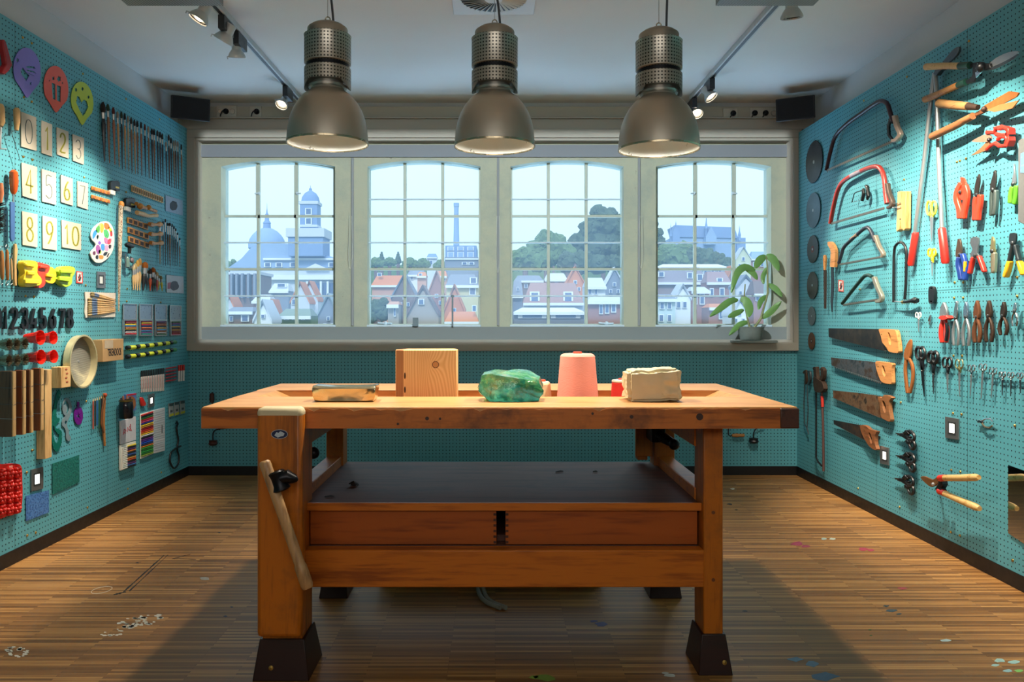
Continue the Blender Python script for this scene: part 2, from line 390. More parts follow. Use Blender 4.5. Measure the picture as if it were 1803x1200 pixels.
for i, (x0, x1) in enumerate(OPEN):
    lo = arch_loop(x0, x1, Y=YG - .03, ins=-3); li = arch_loop(x0, x1, Y=YG - .03, ins=3.2)
    off = at(x0, 0, YG).x - at(x0, 0, YW).x
    wf = struct('window_%d' % (i + 1), G().prism([lo, li], (0, .04, 0)), M_BAR)
    g = G(); hw = (x1 - x0) / 2; cx = (x0 + x1) / 2
    for t in (-1/3, 1/3):
        x = cx + hw * t; a = at(x - 2.6, 572, YG); b = at(x + 2.6, 286, YG); g.box((a.x, YG - .022, a.z), (b.x, YG + .008, b.z))
    for py in (381, 474): a = at(x0, py + 2.2, YG); b = at(x1, py - 2.2, YG); g.box((a.x, YG - .02, a.z), (b.x, YG + .008, b.z))
    struct('glazing_bar', g, M_BAR, wf, bevel=.002)
    ys = (427, 521) if i in (0, 3) else (351, 427, 521)
    for py in ys:
        a = at(x0 + 1, py, YG - .035); b = at(x1 - 1, py, YG - .035)
        struct('cross_rod', G().tube([a, b], .0065, 8), M_BARB, wf)
    if i in (0, 3):
        x = cx + hw * (-1/3 if i == 3 else 1/3)
        g = G().box(at(cx - hw / 3, 0, YG).xyz * 0 + Vector((at(cx - hw/3, 0, YG).x, YG - .03, at(0, 384, YG).z)), (at(cx + hw/3, 0, YG).x, YG - .012, at(0, 379, YG).z))
        g.box((at(cx - hw/3 - 3.5, 0, YG).x, YG - .03, at(0, 384, YG).z), (at(cx - hw/3 + 3.5, 0, YG).x, YG - .012, at(0, 292, YG).z))
        g.box((at(cx + hw/3 - 3.5, 0, YG).x, YG - .03, at(0, 384, YG).z), (at(cx + hw/3 + 3.5, 0, YG).x, YG - .012, at(0, 292, YG).z))
        struct('casement', g, M_BAR, wf)
        for sx in (-1, 1):
            q = at(cx + sx * hw / 3, 340, YG - .035); struct('catch', G().ball(q, (.012, .01, .012), 8, 6).tube([q, q + Vector((sx * .03, -.012, -.004))], .006, 6), M_BARB, wf)
    else:
        q = at(x0 + 32 if i == 1 else x1 - 30, 569, YG - .04)
        struct('window_stay', G().tube([q - Vector((.06, 0, -.005)), q, q + Vector((.05, -.02, .0))], .007, 6).ball(q, .016, 8, 6), M_BARB, wf)
    lp = arch_loop(x0, x1, Y=YG, ins=1)
    struct('pane', G().prism([lp], (0, .002, 0)), M_GLASS, wf)
    a = at(x0 - 1, 575, YW); b = at(x1 + 1, 571.5, YW)
    struct('window_sill', G().box((a.x, YW - .006, a.z), (b.x, YG - .03, b.z)), M_BARB, wf, bevel=.002)
    # daylight portal in each opening
    c = at(cx, 428, YG + .06); po = lamp('AREA', 'portal', c, 1, (1, 1, 1), aim=c + Vector((0, -1, 0)), shape='RECTANGLE', size=.86, size_y=1.25)
    po.data.cycles.is_portal = True
for px, ye, nm in ((617, 473, 'beside the church window'), (877, 480, 'on the middle pillar'), (1129, 472, 'beside the cathedral window')):
    c = smooth([(px - 2, 380), (px - 3, 420), (px - 3.5, 455), (px - .5, ye), (px + 3, 455), (px + 3, 420), (px + 2, 380)], 5)
    o = obj('blind_cord', G().tube([at(a, b, YW - .014) for a, b in c], .0016, 6), mat('d2d6cc', .6))
    tag(o, 'thin white looped blind cord hanging ' + nm, 'cord', 'blind cords between the windows')
# two black rods standing on the second sill
for px, y0, nm in ((732, 559, 'short grey bolt block standing on the sill of the chimney window'), (797, 521, 'upright thin grey stay rod at the chimney window sill')):
    a = at(px, 576, YW - .004); b = at(px, y0, YW - .004); w = .02 if px == 732 else .006
    g = G().box((a.x - w, YW - .03, at(0, 574, YW).z), (a.x + w, YW - .007, b.z))
    if w < .01: g.ball((b.x, YW - .02, b.z), (.014, .01, .01), 8, 6)
    o = obj('window_bolt' if w > .01 else 'stay_rod', g, mat('6f7f86', .5)); tag(o, nm, 'fitting')
# brass screws of the pegboard
M_BRASS = mat('c9a55a', .3, 1, .2)
for wobj, w, lst in ((wl_, WL, [(40,66),(56,76),(42,171),(56,179),(41,276),(57,281),(148,312),(45,521),(60,522),(151,502),(222,338),(224,508),(223,530),(283,532),(152,706),(57,792),(47,831),(48,942),(63,937),(154,893),(225,860),(284,831),(146,130),(222,174),(281,210),(330,601)]),
                     (wr_, WR, [(1706,72),(1597,135),(1521,177),(1685,285),(1701,279),(1592,316),(1514,509),(1681,497),(1696,497),(1791,488),(1680,524),(1696,524),(1791,521),(1679,626),(1694,626),(1586,708),(1678,727),(1693,729),(1787,749),(1675,827),(1691,830),(1511,859),(1584,892),(1674,936),(1690,942),(1690,283),(1783,986)])):
    for px, py in lst:
        c = w.P(px, py, .002); g = G().lathe([(.0001, .005), (.004, .004), (.006, .0015), (.0065, -.001)], c, (w.inn, 0, 0), 10); struct('screw', g, M_BRASS, wobj)
# paint marks on the floor
def fl(px, py, z=.0006):
    Y = F * (H - z) / (py - CY); return Vector(((px - CX) / F * Y, Y, z))
def blot(pts, c, rough=.5):
    g = G().prism([[fl(a, b) for a, b in pts]], (0, 0, -.0004)); o = struct('paint_mark', g, mat(c, rough, var=.2), floor); return o
def streak(p, q, w0, w1, c):
    d = Vector((q[0]-p[0], q[1]-p[1])); nn = Vector((-d.y, d.x)).normalized(); k = 9; A = []; B = []
    for i in range(k):
        t = i/(k-1); w = (w0 + (w1-w0)*t) * (.35 + R.random()); A.append((p[0]+d.x*t+nn.x*w, p[1]+d.y*t+nn.y*w)); B.append((p[0]+d.x*t-nn.x*w*.6, p[1]+d.y*t-nn.y*w*.6))
    blot(A + B[::-1], c)
streak((289,977), (217,1042), 1.2, 2, '1b1a1d'); streak((296,976), (228,1040), .8, 1.2, '201d20'); streak((200,1046), (222,1041), 1.2, 1.6, '201d20')
streak((303,983), (335,975), .4, .6, '3a2c22'); streak((305,983), (345,984), .4, .5, '3a2c22')
def ring(cx, cy, rx, ry, w, c):
    g = G().prism([[fl(*p) for p in ell(cx, cy, rx, ry, 28, sk=-.2)], [fl(*p) for p in ell(cx, cy, rx - w, ry - w * .7, 28, sk=-.2)]], (0, 0, -.0004)); struct('paint_mark', g, mat(c, .5), floor)
ring(179, 1038, 19, 5.5, 1, 'cfc6b2')
for cx, cy, rx, ry, k in ((235,1095,28,9,26), (262,1090,28,10,20), (200,1113,22,6,12), (30,1148,22,10,14), (228,1101,12,4,14), (25,1142,14,4,10)):
    for i in range(k):
        t = R.random()*6.28; q = .55 + .45*R.random(); x = cx + rx*q*math.cos(t); y = cy + ry*q*math.sin(t) - (x-cx)*.15; s_ = 2 + 4*R.random()
        blot([(x+s_*math.cos(a)*(.7+.5*R.random()), y+s_*.35*math.sin(a)*(.7+.5*R.random())-s_*.0) for a in [j*1.05 for j in range(6)]], 'd9d6c9')
for x, y, s_, c in ((1405,957,13,'9c3a54'),(1418,961,9,'9c3a54'),(1520,966,10,'a83a4e'),(1533,968,7,'a83a4e'),(1450,948,6,'9db0a8'),(1466,948,7,'b5bfb4'),(1588,1035,9,'a3434a'),(1060,1098,14,'3d2f6a'),(1045,1093,8,'3d2f6a'),(1285,887,5,'20222a'),(1296,897,3,'20222a'),(1312,1075,5,'25212a'),(1570,1074,10,'4b5a63'),(1560,1066,6,'3f4a50'),(1583,1080,5,'3f4a50'),(1665,1127,9,'a8c0c4'),(1532,1108,3,'2f6a30'),(1533,1118,3,'2f6a30'),(1450,1190,26,'3d5f80'),(1400,1160,14,'5c7c96'),(1430,1168,16,'5c7c96'),(1290,860,5,'c8c8c0'),(1760,1162,12,'a8d0cc'),(1785,1165,12,'a8d0cc'),(1752,1170,8,'a8d0cc'),(1795,1180,10,'8fd070'),(1775,1180,9,'9fc8cc'),(960,1192,20,'7f9a3c'),(940,1191,9,'8fae44'),(1180,1188,12,'c8ccc0'),(1172,1184,7,'c8ccc0'),(397,1084,4,'1f3050'),(408,1068,3,'1f3050'),(386,937,3,'2a2f3c'),(242,990,3,'2a2f3c'),(360,1018,10,'9a968c')):
    blot([(x+s_*math.cos(a)*(.6+.6*R.random()), y+s_*.3*math.sin(a)*(.6+.6*R.random())) for a in [j*.7 for j in range(9)]], c)
# ================================================================ WORKBENCH
W_OR = wood('c06a16', '8e460c', 0, 12, .42, .12); W_ORV = wood('b4640e', '7c4208', 2, 12, .42, .12, stain='7a4a1c')
W_TOP = wood('be8c55', '9c6836', 0, 10, .5, .25, stain='a8763f'); W_EDGE = wood('b8661f', '7c4012', 0, 11, .5, .3, stain='4a2a14')
W_SHELF = wood('5e3628', '3a2016', 0, 9, .6, .12, stain='33241e'); W_FOOT = wood('2c100a', '1a0a06', 0, 12, .4, .1); W_DRAW = wood('a4500e', '733008', 0, 7, .45, .1)
W_DOW = wood('b08a5c', '7c5a38', 2, 14, .45, .1); M_IRON = mat('14161c', .35, .6, .2)
B0, B1 = 2.458, 3.36; ZT = .88; BX0, BX1 = -.906, .934
bench = thing('workbench', 'big old joiner\'s workbench with shelf and two drawers in the middle of the room', 'workbench', (0, 2.95, 0))
TY0, TY1, TZ = 2.785, 3.035, .838
def wav(g, x0, x1, y, z0, z1, k=46):
    pass
g = G().box((BX0, B0, ZT - .062), (BX1, TY0, ZT)).box((BX0, TY1, ZT - .062), (BX1, B1, ZT))
for s_, xa, xb in ((0, BX0, -.83), (1, .85, BX1)): g.box((xa, TY0, ZT - .062), (xb, TY1, ZT))
top = obj('bench_top', g, W_TOP, bench, bevel=.004)
g = G().box((-.83, TY0, TZ - .02), (.85, TY1, TZ)); obj('tool_tray', g, wood('c07a35', '8f5320', 0, 10, .5, .2), bench)
for xa, xb in ((-.83, -.745), (.85, .765)):
    g = G().add([(xa, TY0, TZ), (xa, TY1, TZ), (xb, TY0, TZ), (xb, TY1, TZ), (xa, TY0, ZT - .001), (xa, TY1, ZT - .001)], [(0,1,3,2), (0,4,5,1), (4,2,3,5), (0,2,4), (1,5,3)]); obj('tray_ramp', g, W_TOP, bench)
# front apron with nicked upper edge
g = G(); n_ = 90; pts = []
for i in range(n_ + 1):
    x = BX0 + (BX1 - BX0) * i / n_; pts.append((x, B0 - .004, ZT - .004 - (.010 * R.random() ** 4)))
pts += [(BX1, B0 - .004, ZT - .066), (.2, B0 - .004, ZT - .068), (-.2, B0 - .004, ZT - .066), (BX0, B0 - .004, ZT - .066)]
g.prism([pts], (0, .0035, 0)); obj('apron', g, W_EDGE, bench)
obj('end_block', G().box((.878, B0 - .007, ZT - .066), (BX1 + .003, B0 + .12, ZT - .004)), wood('4d2a1c', '2e1810', 1, 10), bench, bevel=.004)
for x, z, r in ((.31-.906+.0, -.012, .005), (-.21, -.035, .006), (-.17, -.036, .004), (.42, -.03, .006), (.63, -.03, .011), (.3, -.02, .004), (-.3, -.052, .004)):
    obj('knot', G().lathe([(0.0001, .0006), (r, .0006), (r, -.001)], (x, B0 - .0042, ZT + z), (0, -1, 0), 12), wood('3a2012', '20120a', 0, 20), bench)
# legs
legs = [(.68, .744, 2.60, 2.72), (-.749, -.62, 2.56, 2.70), (-.703, -.632, 3.31, 3.40), (.66, .746, 3.31, 3.40)]
for i, (x0, x1, y0, y1) in enumerate(legs):
    lg = obj('leg', G().box((x0, y0, .10), (x1, y1, ZT - .062)), W_ORV, bench, bevel=.004)
    cxx, cyy = (x0 + x1) / 2, (y0 + y1) / 2; hw, hd = (x1 - x0) / 2, (y1 - y0) / 2
    q = [(cxx-hw-.024, cyy-hd-.03, 0), (cxx+hw+.024, cyy-hd-.03, 0), (cxx+hw+.024, cyy+hd+.03, 0), (cxx-hw-.024, cyy+hd+.03, 0)]
    t = [(cxx-hw-.007, cyy-hd-.006, .125), (cxx+hw+.007, cyy-hd-.006, .125), (cxx+hw+.007, cyy+hd+.006, .125), (cxx-hw-.007, cyy+hd+.006, .125)]
    if i == 1: q = [(a + (.004 if a > cxx else .0), b, c) for a, b, c in q]
    ft = obj('foot', G().hexa(q, t), W_FOOT, bench, bevel=.003)
    if i < 2:
        c = Vector((cxx + (.03 if i == 0 else -.03), cyy - hd - .022, .04)); obj('bolt', G().lathe([(.0001, .004), (.0075, .003), (.008, -.004)], c, (0, -1, .2), 14), M_BRASS, ft)
for z in (.30, .52, .78):
    if z != .78: obj('peg', G().lathe([(.0001, .001), (.006, .001), (.006, -.001)], (.712, 2.5995, z), (0, -1, 0), 10), wood('6b3c1c', '3a2012', 0, 20), bench)
# stretchers and shelf
obj('stretcher', G().box((-.63, 2.60, .275), (.682, 2.652, .397)), W_OR, bench, bevel=.004)
obj('stretcher', G().box((-.64, 3.36, .275), (.67, 3.395, .397)), W_OR, bench, bevel=.004)
for x0, x1 in ((-.70, -.64), (.675, .735)):
    obj('side_rail', G().box((x0, 2.70, .50), (x1, 3.32, .580)), W_OR, bench, bevel=.003)
    obj('upper_rail', G().box((x0, 2.70, ZT - .16), (x1, 3.32, ZT - .064)), W_OR, bench, bevel=.003)
obj('shelf', G().box((-.64, 2.635, .518), (.675, 3.40, .543)), W_SHELF, bench, bevel=.002)
obj('shelf_lip', G().box((-.62, 2.625, .52), (.68, 2.6345, .545)), W_OR, bench)
obj('carcass', G().box((-.62, 2.654, .384), (.675, 2.70, .3985)).box((-.62, 2.70, .40), (.675, 3.35, .42)).box((-.62, 3.30, .40), (.675, 3.35, .517)).box((-.635, 2.66, .40), (-.62, 3.3, .517)), W_SHELF, bench)
for k, (x0, x1) in enumerate(((-.617, .004), (.034, .674))):
    d = obj('drawer', G().box((x0, 2.655, .40), (x1, 2.675, .514)).box((x0, 2.675, .40), (x0 + .014, 3.2, .505)).box((x1 - .014, 2.675, .40), (x1, 3.2, .505)).box((x0, 3.19, .40), (x1, 3.2, .505)).box((x0, 2.675, .40), (x1, 3.2, .406)), W_DRAW, bench, bevel=.0015)
    xe = x1 - .010 if k == 0 else x0; g = G()
    for j in range(6): z = .404 + j * .0185; g.box((xe, 2.6542, z), (xe + .010, 2.656, z + .008))
    obj('dovetail', g, wood('4a2310', '2c150a', 0, 20), d)
# left vise
vj = obj('vise_jaw', G().box((-.719, 2.395, .191), (-.582, 2.452, ZT + .002)), W_ORV, bench, bevel=.014)
obj('worn_cap', G().box((-.7195, 2.3945, ZT - .032), (-.5815, 2.4535, ZT + .004)), wood('c2b593', '94835c', 0, 16, .7, .3), vj, bevel=.014)
g = G().prism([[at(492 + 14 * math.cos(a), 764 + 7.5 * math.sin(a), 2.3935) for a in [i * .3307 for i in range(19)]]], (0, .001, 0))
em = obj('maker_plate', g, mat('16224a', .4), vj)
g = G().prism([[at(a, b, 2.3928) for a, b in ((483,766),(487,760),(490,762),(493,759),(497,760),(501,763),(499,767),(494,768),(489,770))]], (0, .0005, 0)); obj('emblem', g, mat('b9c4cc', .5), em)
g = G().tube([at(492 + 14.4 * math.cos(a), 764 + 7.9 * math.sin(a), 2.393) for a in [i * .3307 for i in range(19)]], .0007, 6, closed=True); obj('plate_border', g, mat('c4ccd0', .4), em)
a = at(466, 813, 2.335); b = at(541, 1031, 2.335)
dvec = (b - a).normalized()
lv = obj('vise_lever', G().tube([a - dvec*.004, a, a + dvec * .004, a + (b-a)*.5, b - dvec*.07, b - dvec*.066, b - dvec*.06, b - dvec*.004, b + dvec*.006], [.012, .0155, .017, .0155, .0155, .0165, .0185, .0185, .015], 18), W_DOW, bench)
c = at(491, 846, 2.335)
g = G().tube([c - dvec * .030, c - dvec * .026, c - dvec*.012, c + dvec * .012, c + dvec * .026, c + dvec*.03], [.020, .025, .022, .022, .027, .022], 20)
g.tube([c + Vector((.0, .055, 0)), c], [.022, .022], 16)
g.tube([c + Vector((0, 0, .006)), c + Vector((.026, 0, .012)), c + Vector((.046, .004, .004)), c + Vector((.052, .008, 0))], [.020, .021, .013, .005], 14)
obj('screw_hub', g, M_IRON, bench)
g = G().tube([at(548, 797, 2.75), at(553, 797, 2.75)], [.02, .02], 14).ball(at(552, 797, 2.75), .021, 14, 10); obj('guide_knob', g, M_IRON, bench)
# tail vise at the back right
obj('vise_plate', G().box((.585, 3.315, ZT - .30), (.655, 3.335, ZT - .064)).box((.598, 3.345, .56), (.640, 3.40, ZT - .064)), W_ORV, bench, bevel=.002)
q = at(1160, 765, 3.20); g = G().box((q.x - .03, 3.19, q.z - .03), (q.x + .025, 3.31, q.z + .03)).tube([q + Vector((0, 0, 0)), at(1186, 781, 3.13)], [.022, .018], 14).ball(at(1187, 782, 3.125), .022, 14, 10)
obj('tail_screw', g, M_IRON, bench, bevel=.004)
obj('hanging_strap', G().box((-.395, 3.34, ZT - .105), (-.385, 3.35, ZT - .062)), M_IRON, bench)
# things lying on the lower shelf
g = G()
for i in range(9):
    t = i * .7; g.add([Vector((-.515 + .02*math.cos(t), 2.90 + .02*math.sin(t), .544 + .008*R.random())), Vector((-.515 + .02*math.cos(t+.9), 2.90 + .02*math.sin(t+.9), .545 + .012*R.random())), Vector((-.515, 2.90, .556 + .008*R.random()))], [(0,1,2)])
g.ball((-.515, 2.90, .549), (.012, .010, .006), 8, 5)
tag(obj('dry_leaf', g, mat('33241c', .7)), 'small dark crumpled dry leaf on the lower shelf of the workbench', 'leaf')
for (px, py, l, an, c, nm, cat) in ((580, 875, .016, .2, '1c1c1e', 'tiny dark splinter on the lower shelf near the vise board', 'splinter'), (985, 831, .018, .5, '1a1a1c', 'small dark bent nail in the middle of the lower shelf', 'nail'), (1048, 831, .009, 0, '101012', 'black crumb on the lower shelf beside the bent nail', 'crumb')):
    Y = F * (H - .5435) / (py - CY); c_ = Vector(((px - CX)/F*Y, Y, .5465)); d = Vector((math.cos(an), math.sin(an), 0)) * l
    tag(obj(cat if cat != 'nail' else 'bent_nail', G().tube([c_ - d, c_ + d * .2 + Vector((0, .004, .001)), c_ + d], [.002, .0028, .0015], 7), mat(c, .5)), nm, cat)
# a low dark box and pale hose behind the bench legs
tag(obj('floor_box', G().box((-.50, 3.45, 0), (.46, 3.74, .20)), mat('0e0f12', .6), bevel=.006), 'low black box standing on the floor behind the workbench', 'box')
g = G()
for dx in (0, .022): g.tube(smooth([(-.085 + dx, 3.43, .20), (-.08 + dx, 3.40, .10), (-.07 + dx, 3.32, .02), (-.04 + dx, 3.22, .011), (.02 + dx, 3.15, .010)], 6), .0095, 10)
tag(obj('hose', g, mat('8c8a7c', .5)), 'pale double hose curving onto the floor under the workbench', 'hose')
# ================================================================ ON THE BENCH
t = thing('log_slab', 'sawn block of pale softwood with a round knot standing in the tool tray', 'wood block', (-.25, 2.92, TZ))
Y0 = 2.86
lp = [(-.362, Y0+.04, 0), (-.358, Y0 - .0, 0), (-.30, Y0 - .006, 0), (-.25, Y0 - .010, 0), (-.19, Y0 - .005, 0), (-.138, Y0 - .002, 0), (-.136, Y0+.06, 0), (-.15, Y0+.115, 0), (-.34, Y0+.10, 0)]
g = G().prism([[Vector((x, y, TZ)) for x, y, _ in lp]], (0, 0, .203))
def log_mat():
    n = N('pine'); p = n.coord('Object'); mp = n.new('Mapping'); mp.inputs['Scale'].default_value = (1, 1, .13); n.l(p, mp.inputs[0])
    nz = n.noise(mp.outputs[0], 6, 3); s = n.new('SeparateXYZ'); n.l(p, s.inputs[0])
    kx = n.math('ADD', s.outputs[0], -.036); kz = n.math('ADD', s.outputs[2], -.150); r = n.math('SQRT', n.math('ADD', n.math('MULTIPLY', kx, kx), n.math('MULTIPLY', kz, kz)))
    bulge = n.math('DIVIDE', .0022, n.math('ADD', r, .018))
    w = n.math('SINE', n.math('MULTIPLY', n.math('ADD', n.math('ADD', n.math('MULTIPLY', nz, .10), s.outputs[0]), n.math('MULTIPLY', bulge, .5)), 620))
    col = n.ramp(n.math('MULTIPLY_ADD', w, .5, .5), [(0, 'd2a468'), (.5, 'dcb076'), (1, 'e2ba84')])
    band = n.ramp(n.math('ADD', s.outputs[0], .6), [(.40, '000000'), (.505, '000000'), (.512, 'ffffff'), (.545, 'ffffff')])
    bb = n.math('LESS_THAN', n.math('ABSOLUTE', n.math('ADD', n.math('ADD', s.outputs[0], .088), n.math('MULTIPLY', nz, .012))), .014)
    col = n.mix(n.math('MULTIPLY', bb, .75), col, lin('8a4d20'))
    kn = n.math('LESS_THAN', r, .0125); ke = n.math('MULTIPLY', kn, n.math('GREATER_THAN', r, .0100))
    col = n.mix(kn, col, lin('b98048')); col = n.mix(ke, col, lin('5b3316')); n.l(col, n.b.inputs['Base Color']); n.set(Roughness=.6); return n.m
obj('block', g, log_mat(), t, bevel=.003)
for z in (.05, .012, .10):
    obj('bark_pocket', G().ball((-.324, Y0 - .003, TZ + z + .01), (.0035, .003, .012), 8, 6), wood('3b2014', '20110a', 2, 20), t)
t = thing('metal_ingot', 'shiny cast metal bar with concave face at the front of the bench', 'ingot', (-.50, 2.66, ZT))
Yf = 2.60; g = G(); xs0 = at(549, 0, Yf).x; xs1 = at(661, 0, Yf).x
sec = [(0, .002), (0, .0)]; rows = []
K = 12
for i in range(K + 1):
    s_ = i / K; x = xs0 + (xs1 - xs0) * s_; e = (2*s_ - 1) ** 4
    rows.append([(x + .008*(.5 - s_)*2*1, Yf + .004*e + .004, ZT + .001), (x, Yf + .010*(1-e)*.6, ZT + .020), (x, Yf + .002, ZT + .046), (x + .0, Yf + .012, ZT + .0535 - .004*(1-e)), (x, Yf + .085, ZT + .0535 - .003*(1-e)), (x, Yf + .095, ZT + .046), (x + .008*(.5-s_)*2, Yf + .09, ZT + .001)])
vs = [v for r in rows for v in r]; m_ = 7; fs = []
for i in range(K):
    for j in range(m_): a = i*m_ + j; b = i*m_ + (j+1) % m_; fs.append((a, b, b + m_, a + m_))
fs += [tuple(range(m_)), tuple(K*m_ + j for j in reversed(range(m_)))]
g.add(vs, fs, True)
obj('bar', g, mat('dccba4', .16, 1, .12, 25, .15), t, bevel=.003)
# green glass lump
rr = random.Random(3); bm = bmesh.new(); c = Vector((at(900, 0, 2.66).x, 2.68, ZT))
top_ = [(-.095,-.055,.085),(-.05,-.07,.088),(.02,-.075,.075),(.092,-.05,.070),(.10,.04,.078),(.05,.07,.100),(-.02,.065,.1),(-.09,.05,.092)]
mid_ = [(-.108,-.05,.035),(-.06,-.083,.05),(.03,-.085,.045),(.105,-.055,.035),(.108,.05,.04),(0,.08,.05),(-.105,.05,.045)]
bot_ = [(-.07,-.06,0),(0,-.075,0),(.09,-.055,0),(.09,.05,0),(-.08,.05,0),(-.095,-.03,.018)]
for p in top_ + mid_ + bot_: bm.verts.new(Vector(p) + c)
bmesh.ops.convex_hull(bm, input=bm.verts); bmesh.ops.triangulate(bm, faces=bm.faces)
bmesh.ops.subdivide_edges(bm, edges=bm.edges, cuts=3, use_grid_fill=True)
bm.normal_update()
for v in bm.verts:
    k = noise.noise(v.co * 28) * .009 + noise.noise(v.co * 70) * .0035
    if v.co.z > ZT + .002: v.co += v.normal * k; v.co.z = max(v.co.z, ZT + .001)
g = G().add([v.co.copy() for v in bm.verts], [[v.index for v in f.verts] for f in (bm.verts.index_update(), bm.faces)[1]], False); bm.free()
def glasslump():
    n = N('slag_glass'); p = n.coord('Object'); a = n.noise(p, 22, 5, .7); b = n.noise(p, 9, 3)
    col = n.ramp(a, [(.3, '1a7a85'), (.42, '3fb487'), (.54, '7fdca6'), (.66, 'd4e29a')]); col = n.mix(n.ramp(b, [(.5, '000000'), (.62, 'ffffff')]), col, lin('2a8f7c'))
    n.l(col, n.b.inputs['Base Color']); n.set(Roughness=.06, IOR=1.5); n.b.inputs['Transmission Weight'].default_value = .72
    n.l(n.ramp(a, [(.3, '0c4a53'), (.6, '3c9a70')]), n.b.inputs['Subsurface Radius']) if False else None
    n.bump(n.noise(p, 60, 3), .6, .006); return n.m
tag(obj('glass_lump', g, glasslump()), 'rough translucent green glass lump on the bench beside the log block', 'glass lump')
# thread cones
def cone(name, label, px0, px1, ytop, Y, zb, c1, c2, tipc, wt):
    cx = at((px0+px1)/2, 0, Y).x; r = (px1-px0)/2/F*Y; zt = H + (CY-ytop)/F*Y
    t = thing(name, label, 'thread cone', (cx, Y, zb)); h = zt - zb; prof = [(r*.98, .0), (r, .004)]; k = 26
    for i in range(k): u = i/(k-1); prof.append((r*(1 - (1-wt)*u) + .0006*(i % 2), .006 + (h-.016)*u))
    prof += [(r*wt*.93, h-.004), (r*wt*.8, h), (.0001, h+.0005)]
    n = N('thread'); s = n.new('SeparateXYZ'); p = n.coord('Object'); n.l(p, s.inputs[0]); nz = n.noise(p, 30, 3)
    tw = n.math('SINE', n.math('ADD', n.math('MULTIPLY', s.outputs[2], 2600), n.math('MULTIPLY', nz, 30)))
    n.l(n.mix(n.math('MULTIPLY_ADD', tw, .12, .2), lin(c1), lin(c2)), n.b.inputs['Base Color']); n.set(Roughness=.85); n.bump(tw, .35, .002)
    obj('winding', G().lathe(prof, (cx, Y, zb), 'Z', 48), n.m, t)
    obj('core', G().lathe([(.0001, h+.007), (.015, h+.007), (.0165, h+.003), (.0165, h-.006)], (cx, Y, zb), 'Z', 20), mat(tipc, .5), t)
    return t
cone('thread_cone', 'large pink cone of thread standing in the bench tray', 980, 1054, 622, 2.90, TZ, 'ec9a8c', 'c87468', 'e05038', .82)
cone('thread_cone', 'small cream thread cone half hidden behind the green glass lump', 934, 972, 671, 2.93, TZ, 'e6d8b0', 'c8b88c', 'e05038', .85)
rc = cone('thread_cone', 'small red thread cone between the pink cone and clay block', 1075, 1118, 669, 2.93, TZ, 'e23226', 'a81c18', 'e04030', .88)
q = at(1096, 0, 2.93); obj('white_band', G().lathe([(.0375, .0), (.0395, .004), (.038, .010), (.030, .0113), (.017, .0115)], (q.x, 2.93, TZ + .0795), 'Z', 32), mat('e8dcc8', .8), rc, label='cream winding band')
# clay block
bm = bmesh.new(); bmesh.ops.create_cube(bm, size=1); x0 = at(1103, 0, 2.6).x; x1 = at(1204, 0, 2.6).x
bmesh.ops.subdivide_edges(bm, edges=bm.edges, cuts=22, use_grid_fill=True)
w_, d_, h_ = x1 - x0, .13, .108; c = Vector(((x0+x1)/2, 2.60 + d_/2, ZT + h_/2))
bm.normal_update()
for v in bm.verts:
    u = v.co.copy(); r = min(1, .5 / max(abs(u.x), abs(u.y), abs(u.z))); q = Vector((u.x*w_, u.y*d_, u.z*h_))
    for ax, hh in ((0, w_/2), (1, d_/2), (2, h_/2)): pass
    e = sorted([.5-abs(u.x), .5-abs(u.y), .5-abs(u.z)])
    rnd = max(0, .07 - e[1]) * .12
    fold = abs(noise.noise(Vector((q.x*26, q.z*20, q.y*26)))) * .012 + abs(noise.noise(q*60)) * .009 + abs(noise.noise(q*130)) * .003
    dx = u.x + .5
    dent = .010 * max(0, 1 - ((u.x - .36)**2 + (u.z + .05)**2) / .03) if u.y < -.2 else 0
    amp = 1.0 if (u.x > .15 or u.z > .38 or u.x < -.42) else .25
    q -= q.normalized() * (fold * amp + rnd*2); q.y += dent
    q.x += .012 * (u.z * -.6 if u.x > 0 else .6*u.z*-.0); q.z += .008 * (u.x) * (u.z + .5)
    v.co = q + c; v.co.z = max(v.co.z, ZT + .0008)
bm.verts.index_update()
g = G().add([v.co.copy() for v in bm.verts], [[v.index for v in f.verts] for f in bm.faces], True); bm.free()
tag(obj('clay_block', g, mat('cfc09c', .42, var=.12, scale=12, bump=.1)), 'block of grey-cream clay in a crumpled wrapper on the bench', 'clay')
# ================================================================ PENDANT LAMPS
YL = 2.85; k_ = YL / F
def perf():
    n = N('perforated_metal'); s = n.new('SeparateXYZ'); n.l(n.coord('Object'), s.inputs[0])
    a = n.math('ARCTAN2', s.outputs[1], s.outputs[0]); u = n.math('ABSOLUTE', n.math('SUBTRACT', n.math('FRACT', n.math('MULTIPLY', a, 44/6.28318)), .5)); v = n.math('ABSOLUTE', n.math('SUBTRACT', n.math('FRACT', n.math('MULTIPLY', s.outputs[2], 1/.0118)), .5))
    h = n.math('MULTIPLY', n.math('LESS_THAN', u, .24), n.math('LESS_THAN', v, .22))
    n.l(n.mix(h, lin('aca79c'), lin('14130f')), n.b.inputs['Base Color']); n.l(n.math('SUBTRACT', .85, n.math('MULTIPLY', h, .85)), n.b.inputs['Metallic']); n.set(Roughness=.36); n.bump(n.math('MULTIPLY', h, -1), .6, .003); return n.m
PERF = perf(); BELL = mat('b9b4a8', .36, .75, .12, 5); BAND = mat('a39f96', .36, .75, .15, 8); INN = mat('dfe6e8', .3, .5, .12, 12); RIMM = mat('b7a98c', .25, .9)
def bulbm():
    n = N('bulb'); n.set(Roughness=.3); n.b.inputs['Base Color'].default_value = lin('fff0d8'); n.b.inputs['Emission Color'].default_value = lin('ffe2b0'); n.b.inputs['Emission Strength'].default_value = 2; return n.m
BULB = bulbm()
